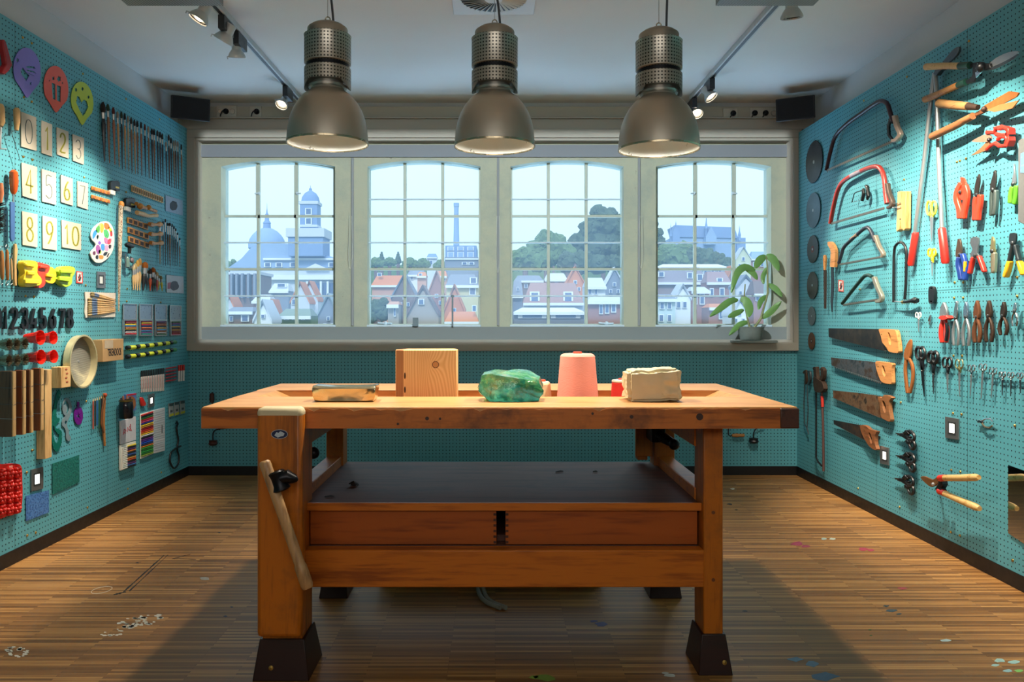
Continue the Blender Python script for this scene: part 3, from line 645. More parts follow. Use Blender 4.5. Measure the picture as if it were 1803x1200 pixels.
for px, py, nm in ((577, 252, 'the church window'), (871, 257, 'the two middle windows'), (1160, 262.5, 'the cathedral window')):
    c = at(px, py, YL)
    which = {577: 'hanging before the church window, nearest the long paintbrush row', 871: 'hanging in the middle of the row above the glass lump', 1160: 'hanging above the clay block near the saws'}[px]
    t = thing('pendant_lamp', 'grey metal industrial pendant lamp ' + which, 'lamp', c, 'row of industrial pendant lamps over the bench')
    q = lambda l: [(a * k_, b * k_) for a, b in l]
    sh = obj('shade', G().lathe(q([(70.5, 0), (70.3, 8), (69, 24), (65.5, 42), (60, 57), (52, 71), (43, 82), (34, 89), (29, 93), (28, 98)]), c, 'Z', 64), BELL, t)
    obj('shade_lining', G().lathe(q([(69.3, .5), (68.8, 10), (67, 26), (63, 42), (57, 57), (49, 70), (40, 80), (30, 87), (12, 90), (.1, 90)]), c, 'Z', 64), INN, t, label='pale reflective lining')
    obj('rim', G().lathe(q([(69.3, .6), (69.6, -1.6), (71.4, -1.6), (71.6, 1.4), (70.4, 2)]), c, 'Z', 64), RIMM, t)
    obj('collar', G().lathe(q([(27, 96), (33, 96.5), (34, 100), (27, 101), (27, 106), (36, 107)]), c, 'Z', 48), BAND, t)
    for an in (0, math.pi):
        g = G(); pr = []
        for i in range(9):
            a = an - .75 + 1.5*i/8; pr.append((a,))
        vs = []
        for a, in pr: vs += [c + Vector((math.cos(a)*40.5*k_, math.sin(a)*40.5*k_, 107*k_)), c + Vector((math.cos(a)*40.5*k_, math.sin(a)*40.5*k_, (107 - 14*math.cos((a-an)*1.8))*k_))]
        vs2 = [v + (v - Vector((c.x, c.y, v.z))).normalized()*-.0015 for v in vs]; n_ = len(vs)
        fs = []
        for i in range(8): fs += [(2*i, 2*i+1, 2*i+3, 2*i+2), (n_+2*i, n_+2*i+2, n_+2*i+3, n_+2*i+1)]
        obj('skirt_flap', G().add(vs + vs2, fs, True), BAND, t)
    obj('lower_drum', G().lathe(q([(36, 106), (40.6, 106), (40.6, 130), (38, 131.5), (30, 131.5)]), c, 'Z', 64), PERF, t)
    obj('joint', G().lathe(q([(37, 131), (37, 138)]), c, 'Z', 48), M_IRON, t)
    obj('upper_drum', G().lathe(q([(30, 137.5), (38, 137.5), (40.6, 139), (40.6, 187), (41.2, 188), (35, 189)]), c, 'Z', 64), PERF, t)
    obj('cap', G().lathe(q([(35, 188.5), (35, 200), (34, 202), (27, 207), (15, 212), (.1, 213)]), c, 'Z', 48), BAND, t)
    zt = c.z + 213 * k_
    obj('hook', G().tube([Vector((c.x + .009*math.cos(a), c.y, zt + .008 + .011*math.sin(a))) for a in [i*.5236 for i in range(12)]], .0022, 8, closed=True), RIMM, t)
    obj('suspension_wire', G().tube([(c.x, c.y, zt + .018), (c.x, c.y, ZC)], .0011, 6), BAND, t)
    cb = smooth([(c.x + .028, c.y + .005, zt - .004), (c.x + .030, c.y + .005, zt + .08), (c.x + .036, c.y + .01, zt + .2), (c.x + .045, c.y + .01, zt + .36), (c.x + .04, c.y + .01, ZC)], 6) if px > 800 and px != 871 else smooth([(c.x + .02, c.y + .005, zt - .004), (c.x + .012, c.y + .005, zt + .08), (c.x - .006, c.y + .01, zt + .2), (c.x + .01, c.y + .01, ZC)], 6)
    obj('power_cable', G().tube(cb, .0042, 8), mat('3a3d42', .5), t)
    obj('bulb', G().lathe(q([(.1, 48), (7, 49), (12, 54), (13, 60), (10, 68), (7, 76), (7, 90)]), c, 'Z', 24), BULB, t)
    lamp('SPOT', 'pendant_light', c + Vector((0, 0, 45 * k_)), 44, LWARM, aim=c + Vector((0, 0, -1)), spot_size=math.radians(118), spot_blend=.35, shadow_soft_size=.03)
# ================================================================ CEILING FITTINGS
M_TRW = mat('c3c6c6', .5); M_TRK = mat('2c2f35', .4); M_HEAD = mat('bfc3c4', .35, .2, .1)
for s_, nm in ((-1, 'above the paintbrush wall'), (1, 'above the saw wall')):
    x = s_ * 1.417; t = thing('track_rail', 'white ceiling track with dark groove running towards the back ' + nm, 'track rail', (x, 3.5, ZC - .03), 'ceiling light tracks')
    obj('rail', G().box((x - .02, .3, ZC - .032), (x + .02, 5.74, ZC)), M_TRW, t, bevel=.002)
    obj('groove', G().box((x - .009, .3, ZC - .034), (x + .009, 5.74, ZC - .0315)), M_TRK, t)
def spotlight(px, py, Y, side, aim, label, lit, on=True, body=None, size=.05, energy=40, ad=True, angle=62):
    xr = side * 1.417; c = at(px, py, Y); a = Vector(aim) - c; a.normalize()
    t = thing('track_spotlight', label, 'spotlight', (xr, Y, ZC - .034), 'spotlights on the ceiling tracks')
    bd = body or M_HEAD
    if ad: obj('adapter', G().box((xr - .017, Y - .075, ZC - .105), (xr + .017, Y + .075, ZC - .0345)), M_TRK, t, bevel=.002)
    else: obj('adapter', G().box((xr - .02, Y - .04, ZC - .06), (xr + .02, Y + .04, ZC - .0345)), M_TRW, t, bevel=.002)
    back = c - a * size * 1.0
    obj('stem', G().tube([(xr, Y, ZC - (.10 if ad else .05)), (xr, Y, back.z + .03), back + Vector((0, 0, .0))], .007, 8), M_HEAD, t)
    hd = obj('head', G().lathe([(.0001, -size*1.55), (size*.45, -size*1.55), (size*.55, -size*1.45), (size*.58, -size*.5), (size*.75, -size*.3), (size*1.0, size*.15), (size*1.04, size*.3), (size*1.04, size*.45), (size*.97, size*.45), (size*.9, size*.25), (size*.5, size*.0)], c, a, 28), bd, t)
    obj('reflector', G().lathe([(size*.97, size*.40), (size*.8, size*.12), (size*.5, -size*.02), (.0001, -size*.05)], c, a, 24), mat('241a14', .5), hd)
    if on:
        n = MC.get('lens')
        if not n:
            q = N('lit_lens'); q.b.inputs['Emission Color'].default_value = (1, .78, .5, 1); q.b.inputs['Emission Strength'].default_value = 9; n = MC['lens'] = q.m
        obj('lens', G().lathe([(.0001, size*.42), (size*.35, size*.36), (size*.52, size*.2), (size*.55, size*.05)], c, a, 20), n, hd, label='glowing warm lens')
        lamp('SPOT', 'spot_beam', c + a * size * .75, energy, LNEU, aim=c + a, spot_size=math.radians(angle), spot_blend=.6, shadow_soft_size=.015)
    u = a.orthogonal().normalized()
    obj('clip', G().tube([c + u * size * 1.0 + a*size*.3, c + u * size * 1.3 + a * size*.4, c + u*size*1.25 + a*size*.65], .003, 6), M_HEAD, hd)
ZB_ = 1.5
spotlight(352, 29, 3.9, -1, (-2.2, 3.7, 1.25), 'lit chrome track spotlight nearest the mesh tray over the paintbrush wall', True, energy=120, angle=58, size=.048, ad=False)
spotlight(396, 66, 4.19, -1, (-2.2, 4.4, 1.35), 'white track spotlight turned to the paintbrushes, below the first black adapter', True, energy=130, angle=58)
spotlight(417, 95, 4.42, -1, (-1.5, 5.0, .6), 'unlit grey track spotlight pointing down beside the two brush wall spots', False, on=False, size=.045)
spotlight(497, 182, 5.44, -1, (-1.9, 4.3, 1.0), 'small lit track spotlight over the window frame near the socket plates', True, energy=10, size=.042)
spotlight(1394, 24, 3.8, 1, (1.6, 4.2, .6), 'pale grey spotlight hanging under the mesh tray above the saw wall', False, on=False, size=.05, ad=False)
spotlight(1250, 168, 5.27, 1, (2.2, 4.7, 1.3), 'white track spotlight with black rim aimed at the bow saws', True, energy=90, size=.045)
spotlight(1227, 198, 5.73, 1, (1.4, 4.0, .6), 'smallest lit track spotlight next to the grey shade over the clay block', True, energy=8, size=.042)
# added unseen beams along the same tracks, put in to brighten the tool walls
for x, y, aim, e, an in ((-1.417, 3.3, (-2.27, 3.75, 1.55), 100, 60), (-1.417, 2.2, (-2.27, 2.4, 1.3), 60, 70), (1.417, 3.2, (2.23, 3.75, 1.45), 230, 62), (1.417, 3.6, (2.23, 4.45, 1.35), 190, 56), (1.417, 2.6, (2.23, 3.1, 1.1), 90, 70), (1.417, 2.0, (2.23, 2.2, 1.3), 50, 70)):
    c = Vector((x, y, ZC - .15)); lamp('SPOT', 'spot_beam', c, e, LNEU, aim=aim, spot_size=math.radians(an), spot_blend=.85, shadow_soft_size=.02)
# mesh trays
def mesh_mat():
    n = N('expanded_metal'); p = n.new('NewGeometry').outputs['Position']; s = n.new('SeparateXYZ'); n.l(p, s.inputs[0])
    a = n.math('FRACT', n.math('DIVIDE', n.math('ADD', s.outputs[0], s.outputs[1]), .012)); b = n.math('FRACT', n.math('DIVIDE', n.math('SUBTRACT', s.outputs[0], s.outputs[1]), .012))
    h = n.math('MULTIPLY', n.math('GREATER_THAN', a, .35), n.math('GREATER_THAN', b, .35)); n.l(n.mix(h, lin('a7a9a6'), lin('17181a')), n.b.inputs['Base Color']); n.set(Metallic=.5, Roughness=.45); return n.m
MESH = mesh_mat()
for x0, x1, nm in ((-1.574, -1.165, 'near the lit chrome spotlight'), (.944, 1.362, 'above the pale grey spotlight')):
    g = G().box((x0, 2.2, 2.492), (x1, 3.41, 2.50)).box((x0, 2.2, 2.5), (x0 + .006, 3.41, 2.54)).box((x1 - .006, 2.2, 2.5), (x1, 3.41, 2.54)).box((x0, 3.404, 2.5), (x1, 3.41, 2.52))
    for xx in (x0 + .02, x1 - .02): g.tube([(xx, 2.8, 2.5), (xx, 2.8, ZC - .004)], .004, 6)
    tag(obj('mesh_tray', g, MESH), 'grey perforated metal mesh tray hung under the ceiling ' + nm, 'tray')
# swirl diffuser
c = Vector((-.008, 3.97, ZC)); t = thing('ceiling_diffuser', 'square white ceiling air diffuser with a ring of swirled slots', 'air diffuser', c)
obj('plate', G().box((c.x - .21, c.y - .21, ZC - .012), (c.x + .21, c.y + .21, ZC - .0005)), mat('c9ccca', .5, var=.05), t, bevel=.002)
obj('dark_recess', G().lathe([(.0001, 0), (.165, 0), (.165, .0015), (.0001, .0015)], (c.x, c.y, ZC - .0138), 'Z', 48), mat('26282a', .6), t)
g = G()
for i in range(36):
    a = i * 2*math.pi/36; d0 = Vector((math.cos(a), math.sin(a), 0)); p0 = c + d0*.045 ; p1 = c + Vector((math.cos(a+.25), math.sin(a+.25), 0))*.165
    w = Vector((-d0.y, d0.x, 0)); g.hexa([p0 - w*.0025 + Vector((0,0,-.014)), p1 - w*.008 + Vector((0,0,-.014)), p1 + w*.006 + Vector((0,0,-.019)), p0 + w*.0015 + Vector((0,0,-.019))], [p0 - w*.0025 + Vector((0,0,-.0125)), p1 - w*.008 + Vector((0,0,-.0125)), p1 + w*.006 + Vector((0,0,-.0165)), p0 + w*.0015 + Vector((0,0,-.0165))])
g.lathe([(.0001, -.02), (.045, -.018), (.045, -.0125)], (c.x, c.y, ZC), 'Z', 24)
obj('swirl_slats', g, mat('cfd2cf', .5, var=.05), t)
# loudspeakers
M_SPK = mat('0a0b10', .5, var=.15)
for s_, nm in ((-1, 'above the paintbrush rows'), (1, 'above the round saw blades')):
    bx = (333 if s_ < 0 else 1403); c = at(bx, 192, 5.60); t = thing('loudspeaker', 'black box loudspeaker tilted in the upper corner ' + nm, 'speaker', c, 'corner loudspeakers')
    g = G(); ang = s_ * -.5; M = Matrix.Rotation(ang, 3, 'Z') @ Matrix.Rotation(math.radians(10), 3, 'X')
    w, d, h = .26/2, .16/2, .155/2
    P_ = [(-w,-d,-h),(w,-d,-h),(w*.8,d,-h*.9),(-w*.8,d,-h*.9),(-w,-d,h),(w,-d,h),(w*.8,d,h*.9),(-w*.8,d,h*.9)]
    P_ = [M @ Vector(p) + c for p in P_]; g.add(P_, [(0,3,2,1),(4,5,6,7),(0,1,5,4),(1,2,6,5),(2,3,7,6),(3,0,4,7)])
    obj('cabinet', g, M_SPK, t, bevel=.006)
    q = [M @ Vector(p) + c for p in ((-w*.92,-d-.004,-h*.9),(w*.92,-d-.004,-h*.9),(w*.92,-d-.004,h*.9),(-w*.92,-d-.004,h*.9))]; q2 = [v + (M @ Vector((0, .0035, 0))) for v in q]
    obj('grille', G().hexa(q, q2), mat('121319', .8, bump=.5, scale=300), t, bevel=.002)
    obj('bracket', G().tube([M @ Vector((0, d, 0)) + c, Vector((c.x + s_*.02, YB - .01, c.z + .02))], .014, 8), M_IRON, t)
# socket plates and cables on the upper wall
M_WP = mat('bdb9ac', .4, var=.05)
def socket_plate(x0, x1, y0, y1, holes, label, plugs=()):
    Y = YB - .006; a = at(x0, y1, Y); b = at(x1, y0, Y); t = thing('socket_plate', label, 'socket', ((a.x+b.x)/2, Y, a.z))
    obj('plate', G().box((a.x, Y - .008, a.z), (b.x, Y, b.z)), M_WP, t, bevel=.002)
    for hx in holes:
        c = at(hx, (y0+y1)/2, Y - .008); obj('outlet', G().lathe([(.0001, .002), (.014, .002), (.018, .009), (.020, .009), (.021, 0)], c, (0, -1, 0), 20), M_WP if hx not in plugs else M_IRON, t)
        if hx in plugs:
            p = c + Vector((0, -.03, 0)); obj('plug', G().lathe([(.0001, .03), (.012, .028), (.016, .01), (.016, 0)], c, (0, -1, 0), 14), M_IRON, t)
            obj('flex', G().tube(smooth([tuple(p), (p.x - .015, p.y - .012, p.z - .01), (p.x - .03, p.y + .0, p.z - .035), (p.x - .032, p.y + .004, a.z - .005)], 4), .004, 6), M_IRON, t)
socket_plate(382, 417, 186, 206, (388, 398, 409), 'triple wall socket plate beside the speaker above the paintbrushes', (398,))
socket_plate(440, 461, 187, 206, (452,), 'square wall plate with a small plug, next to the triple socket', (452,))
socket_plate(1273, 1298, 191, 208, (1291,), 'square wall plate with a plug, near the smallest spotlight', (1291,))
socket_plate(1320, 1366, 190, 208, (1329, 1348, 1362), 'wide socket plate with two black plugs beside the speaker above the saw blades', (1329, 1348))
# braces hanging behind the bench on the low pegboard
def brace(pts, r, ka, kb, hc, label, name='hand_brace', cat='hand brace'):
    P3 = [at(a, b, YB - .035) for a, b in pts]; t = thing(name, label, cat, P3[0])
    obj('crank', G().tube(smooth([tuple(p) for p in P3], 4), r, 8), mat('3b4046', .35, .9), t)
    for kk in (ka, kb):
        if kk: (a, b, w, h, hor) = kk; c = at(a, b, YB - .035); k = YB / F; ax = (1, 0, 0) if hor else (0, 0, 1); obj('knob', G().lathe([(.0001, -h*k), (w*k*.7, -h*k*.9), (w*k, -h*k*.3), (w*k*.8, h*k*.3), (w*k*.9, h*k*.8), (.0001, h*k)], c, ax, 16), hc, t)
DK = wood('4a2016', '2a120c', 2, 20); LW = wood('b07a40', '7c5228', 0, 20)
brace([(374, 690), (374, 712)], .006, (373, 700, 4.5, 9, 0), None, DK, 'upright dark handle on the low pegboard behind the bench corner', 'file_handle', 'handle')
brace([(410, 752), (392, 754), (379, 757), (375, 764), (375, 776)], .005, (375, 779, 8, 5, 0), None, DK, 'iron hand brace with dark knob showing below the bench corner near the paintbrush wall')
brace([(1345, 750), (1332, 754), (1327, 762), (1327, 770)], .005, (1327, 775, 9, 5, 0), None, mat('15161c', .4), 'steel hand brace with black knob hanging on the low pegboard near the saw wall')
brace([(1283, 748), (1283, 765), (1290, 766)], .004, (1300, 766, 3.5, 12, 1), None, LW, 'crank with a pale wooden grip below the bench top near the steel brace', 'crank_handle', 'crank')
# ================================================================ THE TOWN OUTSIDE
GZ = -9.0
def cm(c, r=.8, v=.15, sc=.4): return mat(c, r, 0, v, sc)
S_BLUE = cm('8fa9cf'); S_BL2 = cm('7c97c4'); S_STONE = cm('c7cfdc'); S_WHITE = cm('dfe6ee'); S_GLASS = cm('5b6f94'); S_BRICK = cm('9c6f66'); S_OR = cm('cf8458'); S_SLATE = cm('7f889a'); S_TREE = cm('56694f', .9, .5, 1.2); S_TREE2 = cm('6f8a58', .9, .5, 1.2); S_PINK = cm('c99a86'); S_DKBR = cm('77635f')
gg = G().box((-260, 12, GZ - 1), (260, 420, GZ)); o = obj('ground', gg, cm('77806f')); o['kind'] = 'structure'
g = G(); rr = random.Random(2); top = [at(x, 466 + 4*noise.noise(Vector((x*.05, 0, 0))) , 300) for x in range(-300, 2100, 12)]
g.prism([[Vector((top[0].x, 300, GZ))] + top + [Vector((top[-1].x, 300, GZ))]], (0, 30, 0)); o = obj('hill', g, S_TREE2); o['kind'] = 'structure'
def bx(g, x0, x1, y0, y1, Y, d):
    a = at(x0, y1, Y); b = at(x1, y0, Y); return g.box((a.x, Y, a.z), (b.x, Y + d, b.z))
def win(parent, x0, x1, y0, y1, Y, frame=S_WHITE, glass=S_GLASS):
    k = Y / F; w = obj('window', bx(G(), x0, x1, y0, y1, Y - .25, .26), frame, parent); tx = (x1-x0)*.16; ty = (y1-y0)*.1
    obj('pane', bx(G(), x0+tx, x1-tx, y0+ty, y1-ty, Y - .29, .03), glass, w)
def house(label, x0, x1, ye, yr, Y, d, wallm, roofm, front=False, wins=(), chim=(), over=1, cat='house', frame=S_WHITE):
    d = min(d, 3.2); k = Y/F; a = at(x0, ye, Y); b = at(x1, ye, Y); t = thing('house', label, cat, ((a.x+b.x)/2, Y, GZ), 'houses of the town outside')
    zr = at(0, yr, Y).z
    if front:
        g = G().add([(a.x, Y, GZ), (b.x, Y, GZ), (b.x, Y, a.z), ((a.x+b.x)/2, Y, zr), (a.x, Y, a.z), (a.x, Y+d, GZ), (b.x, Y+d, GZ), (b.x, Y+d, a.z), ((a.x+b.x)/2, Y+d, zr), (a.x, Y+d, a.z)], [(0,1,2,3,4), (9,8,7,6,5), (1,6,7,2), (0,4,9,5), (0,5,6,1)])
        obj('wall', g, wallm, t); m = Vector(((a.x+b.x)/2, Y-.3, zr+.2)); o_ = over*k
        rf = G()
        for s_, q in ((-1, a), (1, b)):
            e = Vector((q.x + s_*o_, Y-.3, a.z - .3)); n_ = Vector((0, 0, .35)); D_ = Vector((0, d+.5, 0)); rf.hexa([m, e, e + D_, m + D_], [m + n_, e + n_, e + n_ + D_, m + n_ + D_])
        r = obj('roof', rf, roofm, t)
    else:
        obj('wall', G().box((a.x, Y, GZ), (b.x, Y+d, a.z)), wallm, t); o_ = over*k; ins = min(d*.4, (b.x-a.x)*.12)
        q = [(a.x-o_, Y-.4, a.z), (b.x+o_, Y-.4, a.z), (b.x+o_, Y+d, a.z), (a.x-o_, Y+d, a.z)]; u = [(a.x+ins, Y+d*.35, zr), (b.x-ins, Y+d*.35, zr), (b.x-ins, Y+d*.65, zr), (a.x+ins, Y+d*.65, zr)]
        r = obj('roof', G().hexa(q, u), roofm, t)
        obj('gutter', G().box((a.x-o_, Y-.7, a.z-.35), (b.x+o_, Y-.35, a.z)), S_WHITE, t)
    mid = (x0 + x1)/2
    if not wins and front and x1 - x0 > 16: wins = ((mid-3, mid+3, ye-3, ye+4), (mid-9, mid-4, ye+9, ye+16), (mid+4, mid+9, ye+9, ye+16))
    if not wins and not front: wins = tuple((x, x+6, ye+5, ye+13) for x in range(int(x0)+4, int(x1)-8, 13))
    for w in wins: win(t, *w, Y, frame)
    for (cx, y0, w) in chim: obj('chimney', bx(G(), cx-w/2, cx+w/2, y0, yr+6, Y + d*.45, 1.2), S_DKBR, r)
    return t
def tree(label, blobs, Y, m, base=470):
    """blobs: (px, py, r px)"""
    k = Y/F; c0 = at(blobs[0][0], blobs[0][1], Y); t = thing('tree', label, 'tree', (c0.x, Y, GZ), 'trees of the town outside'); g = G()
    rr = random.Random(int(blobs[0][0]))
    for px, py, r in blobs:
        c = at(px, py, Y); g.add(*ico(c, r*k, rr))
        for j in range(16):
            u = Vector((rr.uniform(-1,1), rr.uniform(-1,.3), rr.uniform(-.6,1))).normalized(); g.add(*ico(c + u*r*k*.85, r*k*rr.uniform(.14,.36), rr))
    obj('crown', g, m, t); obj('trunk', G().tube([(c0.x, Y, GZ), c0], .5, 8), S_DKBR, t); return t
ICO = None
def ico(c, r, rr):
    global ICO
    if ICO is None:
        bm = bmesh.new(); bmesh.ops.create_icosphere(bm, subdivisions=3, radius=1); ICO = ([v.co.copy() for v in bm.verts], [[v.index for v in f.verts] for f in bm.faces]); bm.free()
    sd = Vector((rr.random()*9, rr.random()*9, 0))
    return [c + v*r*(1 + .32*noise.noise(v*2.6 + sd) + .22*noise.noise(v*7 + sd)) for v in ICO[0]], ICO[1]
# --- window 1: domed church with tower
Y = 200; k = Y/F
t = thing('church', 'blue-grey domed church with a tall domed bell tower seen through the first window', 'church', (at(500, 0, Y).x, Y, GZ))
A = at(404, 470, Y); Bq = at(592, 470, Y)
obj('roof', G().prism([[at(a, b, Y) for a, b in ((398,474),(425,455),(446,431),(505,429),(585,452),(592,474))]], (0, 22, 0)), S_BLUE, t)
obj('nave_wall', G().box((at(404,0,Y).x, Y+.5, GZ), (at(592,0,Y).x, Y+22, at(0,474,Y).z)), S_STONE, t)
obj('cornice', bx(bx(G(), 463, 592, 454, 457.5, Y-.8, 1.2), 462, 592, 484, 492, Y-1, 1.5), S_WHITE, t)
obj('pediment', G().prism([[at(a, b, Y-1) for a, b in ((536,473),(555,463.5),(577,473))]], (0, 1.5, 0)), S_WHITE, t)
for x in (541, 552, 565, 577): obj('column', G().tube([at(x, 495, Y-1), at(x, 530, Y-1)], 2.1*k, 12), S_WHITE, t)
for x in (471, 491, 516, 584): win(t, x-6, x+6, 462, 470, Y)
for x in (547, 559, 571, 583): obj('dark_opening', bx(G(), x-3.5, x+3.5, 498, 520, Y-.1, .5), S_GLASS, t)
c = at(470, 430, Y+9); cz = c.z
dm = obj('dome', G().lathe([(33*k, -8*k), (33*k, 0), (31*k, 9*k), (26*k, 17*k), (19*k, 24*k), (10*k, 29*k), (5*k, 30*k), (.01, 30.5*k)], c, 'Z', 24), S_BLUE, t)
obj('lantern', G().lathe([(7*k, 29*k), (6.5*k, 38*k), (7.5*k, 39*k), (4*k, 44*k), (3.6*k, 51*k), (4.6*k, 52*k), (1.4*k, 58*k), (.5*k, 66*k), (.2*k, 76*k)], c, 'Z', 12), S_BL2, dm)
c = at(543, 443, Y-2); k2 = (Y-2)/F
tb = obj('tower_base', G().box((at(509,0,Y-2).x, Y-3, at(0,452,Y).z), (at(570,0,Y-2).x, Y+5.2, at(0,419,Y).z)), S_BL2, t)
obj('tower_cornice', G().box((at(506,0,Y-2).x, Y-3.5, at(0,419,Y).z), (at(573,0,Y-2).x, Y+5.7, at(0,404,Y).z)), S_STONE, tb)
bf = obj('belfry', G().box((at(528,0,Y-2).x, Y-2, at(0,404,Y).z), (at(558,0,Y-2).x, Y+2.4, at(0,361,Y).z)), S_BL2, t)
obj('belfry_cornice', G().box((at(526,0,Y-2).x, Y-2.3, at(0,361,Y).z), (at(560,0,Y-2).x, Y+2.7, at(0,356,Y).z)).box((at(527,0,Y-2).x, Y-2.3, at(0,401,Y).z), (at(559,0,Y-2).x, Y+2.7, at(0,397,Y).z)), S_STONE, bf)
for y0 in (366, 383): win(t, 537, 549, y0, y0+12, Y-2.1)
c = Vector((at(543,0,Y-2).x, Y+.2, at(0,357,Y).z)); td = obj('tower_dome', G().lathe([(16*k, 0), (16*k, 3*k), (14.5*k, 10*k), (10*k, 17*k), (5*k, 20*k), (2.5*k, 22*k), (2.5*k, 25*k), (.5*k, 27*k), (.3*k, 31*k)], c, 'Z', 20), S_BL2, t)
# buttressed long building
t = thing('buttressed_hall', 'long dark hall with buttresses and low white roof edge beside the domed church', 'building', (at(428,0,150).x, 150, GZ))
obj('wall', G().box((at(402,0,150).x, 150, GZ), (at(457,0,150).x, 158, at(0,482,150).z)), S_DKBR, t); obj('parapet', bx(G(), 401, 458, 478, 483, 149.4, 9), S_STONE, t)
for x in (407, 416, 425.5, 436.5, 447.5): obj('buttress', bx(G(), x-1.8, x+1.8, 481, 524, 148.6, 1.5), S_SLATE, t)
t = thing('factory', 'grey factory hall with three tall windows per floor and a high round smokestack', 'factory', (at(812,0,180).x, 182, GZ)); Y = 180; k = Y/F
obj('hall', G().box((at(784,0,Y).x, Y, GZ), (at(839,0,Y).x, Y+14, at(0,432,Y).z)), S_BL2, t)
obj('annex', G().box((at(786,0,Y).x, Y-6, GZ), (at(843,0,Y).x, Y-.5, at(0,456,Y).z)), S_SLATE, t)
obj('annex_edge', bx(G(), 784, 843, 454.5, 457, Y-6.4, 6), S_WHITE, t)
for x in (793.5, 811, 828.5):
    win(t, x-6, x+6, 434, 441, Y, S_STONE, S_BLUE); win(t, x-6, x+6, 443, 453, Y, S_STONE, S_BLUE)
c = at(803.5, 432, Y+6); obj('smokestack', G().lathe([(5.4*k, 0), (4.2*k, 62*k), (4.3*k, 70*k), (5*k, 70.5*k), (5*k, 77*k), (3.4*k, 77*k), (3.4*k, 70*k)], c, 'Z', 16), S_BLUE, t)
for x in (818, 830): win(t, x-5, x+5, 461, 466, Y-6)
# pale block and tree line in window 2
house('pale blue-roofed block standing on the tree line before the smokestack', 752, 769, 453, 446, 262, 12, S_STONE, S_BL2)
rr0 = random.Random(5)
for i, (x, y, r, mm, nm) in enumerate(((662, 462, 9, S_TREE2, 'low pale green tree at the edge of the chimney window, beyond the roofs'), (672, 455, 6, S_TREE, 'narrow dark tree on the skyline beside the window edge'), (686, 460, 8, S_TREE2, 'round green tree between the two pointed skyline trees'), (701, 454, 5.5, S_TREE, 'pointed dark fir tree on the skyline of the chimney window'), (722, 462, 9, S_TREE2, 'wide green tree on the skyline just before the blue-roofed block'), (744, 463, 9, S_TREE2, 'bushy pale green tree at the foot of the blue-roofed block'), (775, 466, 8, S_TREE2, 'green tree beside the factory annex'))):
    bl = [(x, y, r), (x + r*.9, y+2, r*.7), (x - r*.9, y+2, r*.7)] if r > 7 else [(x, y, r*.8), (x, y-r*1.0, r*.5), (x, y-r*1.7, r*.3), (x, y+r, r)]
    tree(nm, bl, 215 + (i % 2)*14 + i, mm)
tree('green tree by the hall in the first window', [(406, 468, 7), (411, 461, 5), (400, 465, 6)], 240, S_TREE2)
# big trees windows 3 / 4
tree('tallest dark bushy tree rising above the third window', [(1062, 392, 26), (1040, 405, 20), (1086, 398, 20), (1053, 375, 14), (1075, 378, 12), (1020, 428, 18), (1050, 430, 26), (1085, 435, 24), (1105, 420, 18)], 170, S_TREE)
tree('rounded green tree beside the tallest dark tree', [(962, 425, 20), (980, 430, 19), (945, 440, 18), (965, 448, 22), (995, 450, 20)], 160, S_TREE2)
tree('low spreading green tree at the pillar side of the third window', [(925, 455, 20), (905, 460, 18), (945, 462, 16)], 150, S_TREE2)
tree('dark green tree filling the lower middle of the third window', [(1000, 462, 18), (1025, 462, 20), (1052, 465, 18), (1080, 464, 16)], 148, S_TREE)
tree('broad green tree in front of the cathedral nave', [(1185, 452, 20), (1172, 445, 16), (1205, 440, 15), (1160, 455, 16), (1210, 458, 18)], 165, S_TREE2)
tree('dark green tree below the cathedral crossing', [(1240, 458, 20), (1225, 448, 14), (1262, 462, 17), (1278, 466, 13)], 150, S_TREE)
tree('thin tree edge beside the pillar of the cathedral window', [(1158, 410, 9), (1160, 425, 11), (1153, 395, 6)], 172, S_TREE)
# cathedral
Y = 240; k = Y/F
t = thing('cathedral', 'long grey-blue gothic cathedral with a slim crossing spire behind the trees', 'cathedral', (at(1245,0,Y).x, Y, GZ))
obj('nave_wall', G().box((at(1185,0,Y).x, Y, GZ), (at(1298,0,Y).x, Y+12, at(0,417,Y).z)), S_BLUE, t)
obj('roof', G().prism([[at(a, b, Y-.5) for a, b in ((1196,417),(1190,396),(1293,400),(1300,419))]], (0, 12, 0)), S_BL2, t)
obj('transept', G().prism([[at(a, b, Y-3) for a, b in ((1243,430),(1243,417),(1252,398),(1262,417),(1262,430))]], (0, 4, 0)), S_BLUE, t)
obj('west_front', G().prism([[at(a, b, Y-2) for a, b in ((1184,440),(1184,412),(1190,395),(1197,412),(1197,440))]], (0, 4, 0)), S_BL2, t)
for x, y0, y1, w in ((1181, 400, 430, 2.2), (1302, 402, 424, 2.5), (1243.5, 385, 417, 2.6), (1190, 389, 398, .8)):
    c = at(x, y1, Y-2); h = (y1-y0)*k; obj('spire', G().lathe([(w*k, 0), (w*k, h*.45), (w*1.2*k, h*.47), (w*.5*k, h*.75), (.02, h*1.25)], c, 'Z', 8), S_BL2, t)
obj('choir', G().box((at(1296,0,Y).x, Y-1, GZ), (at(1311,0,Y).x, Y+8, at(0,419,Y).z)), S_BL2, t)
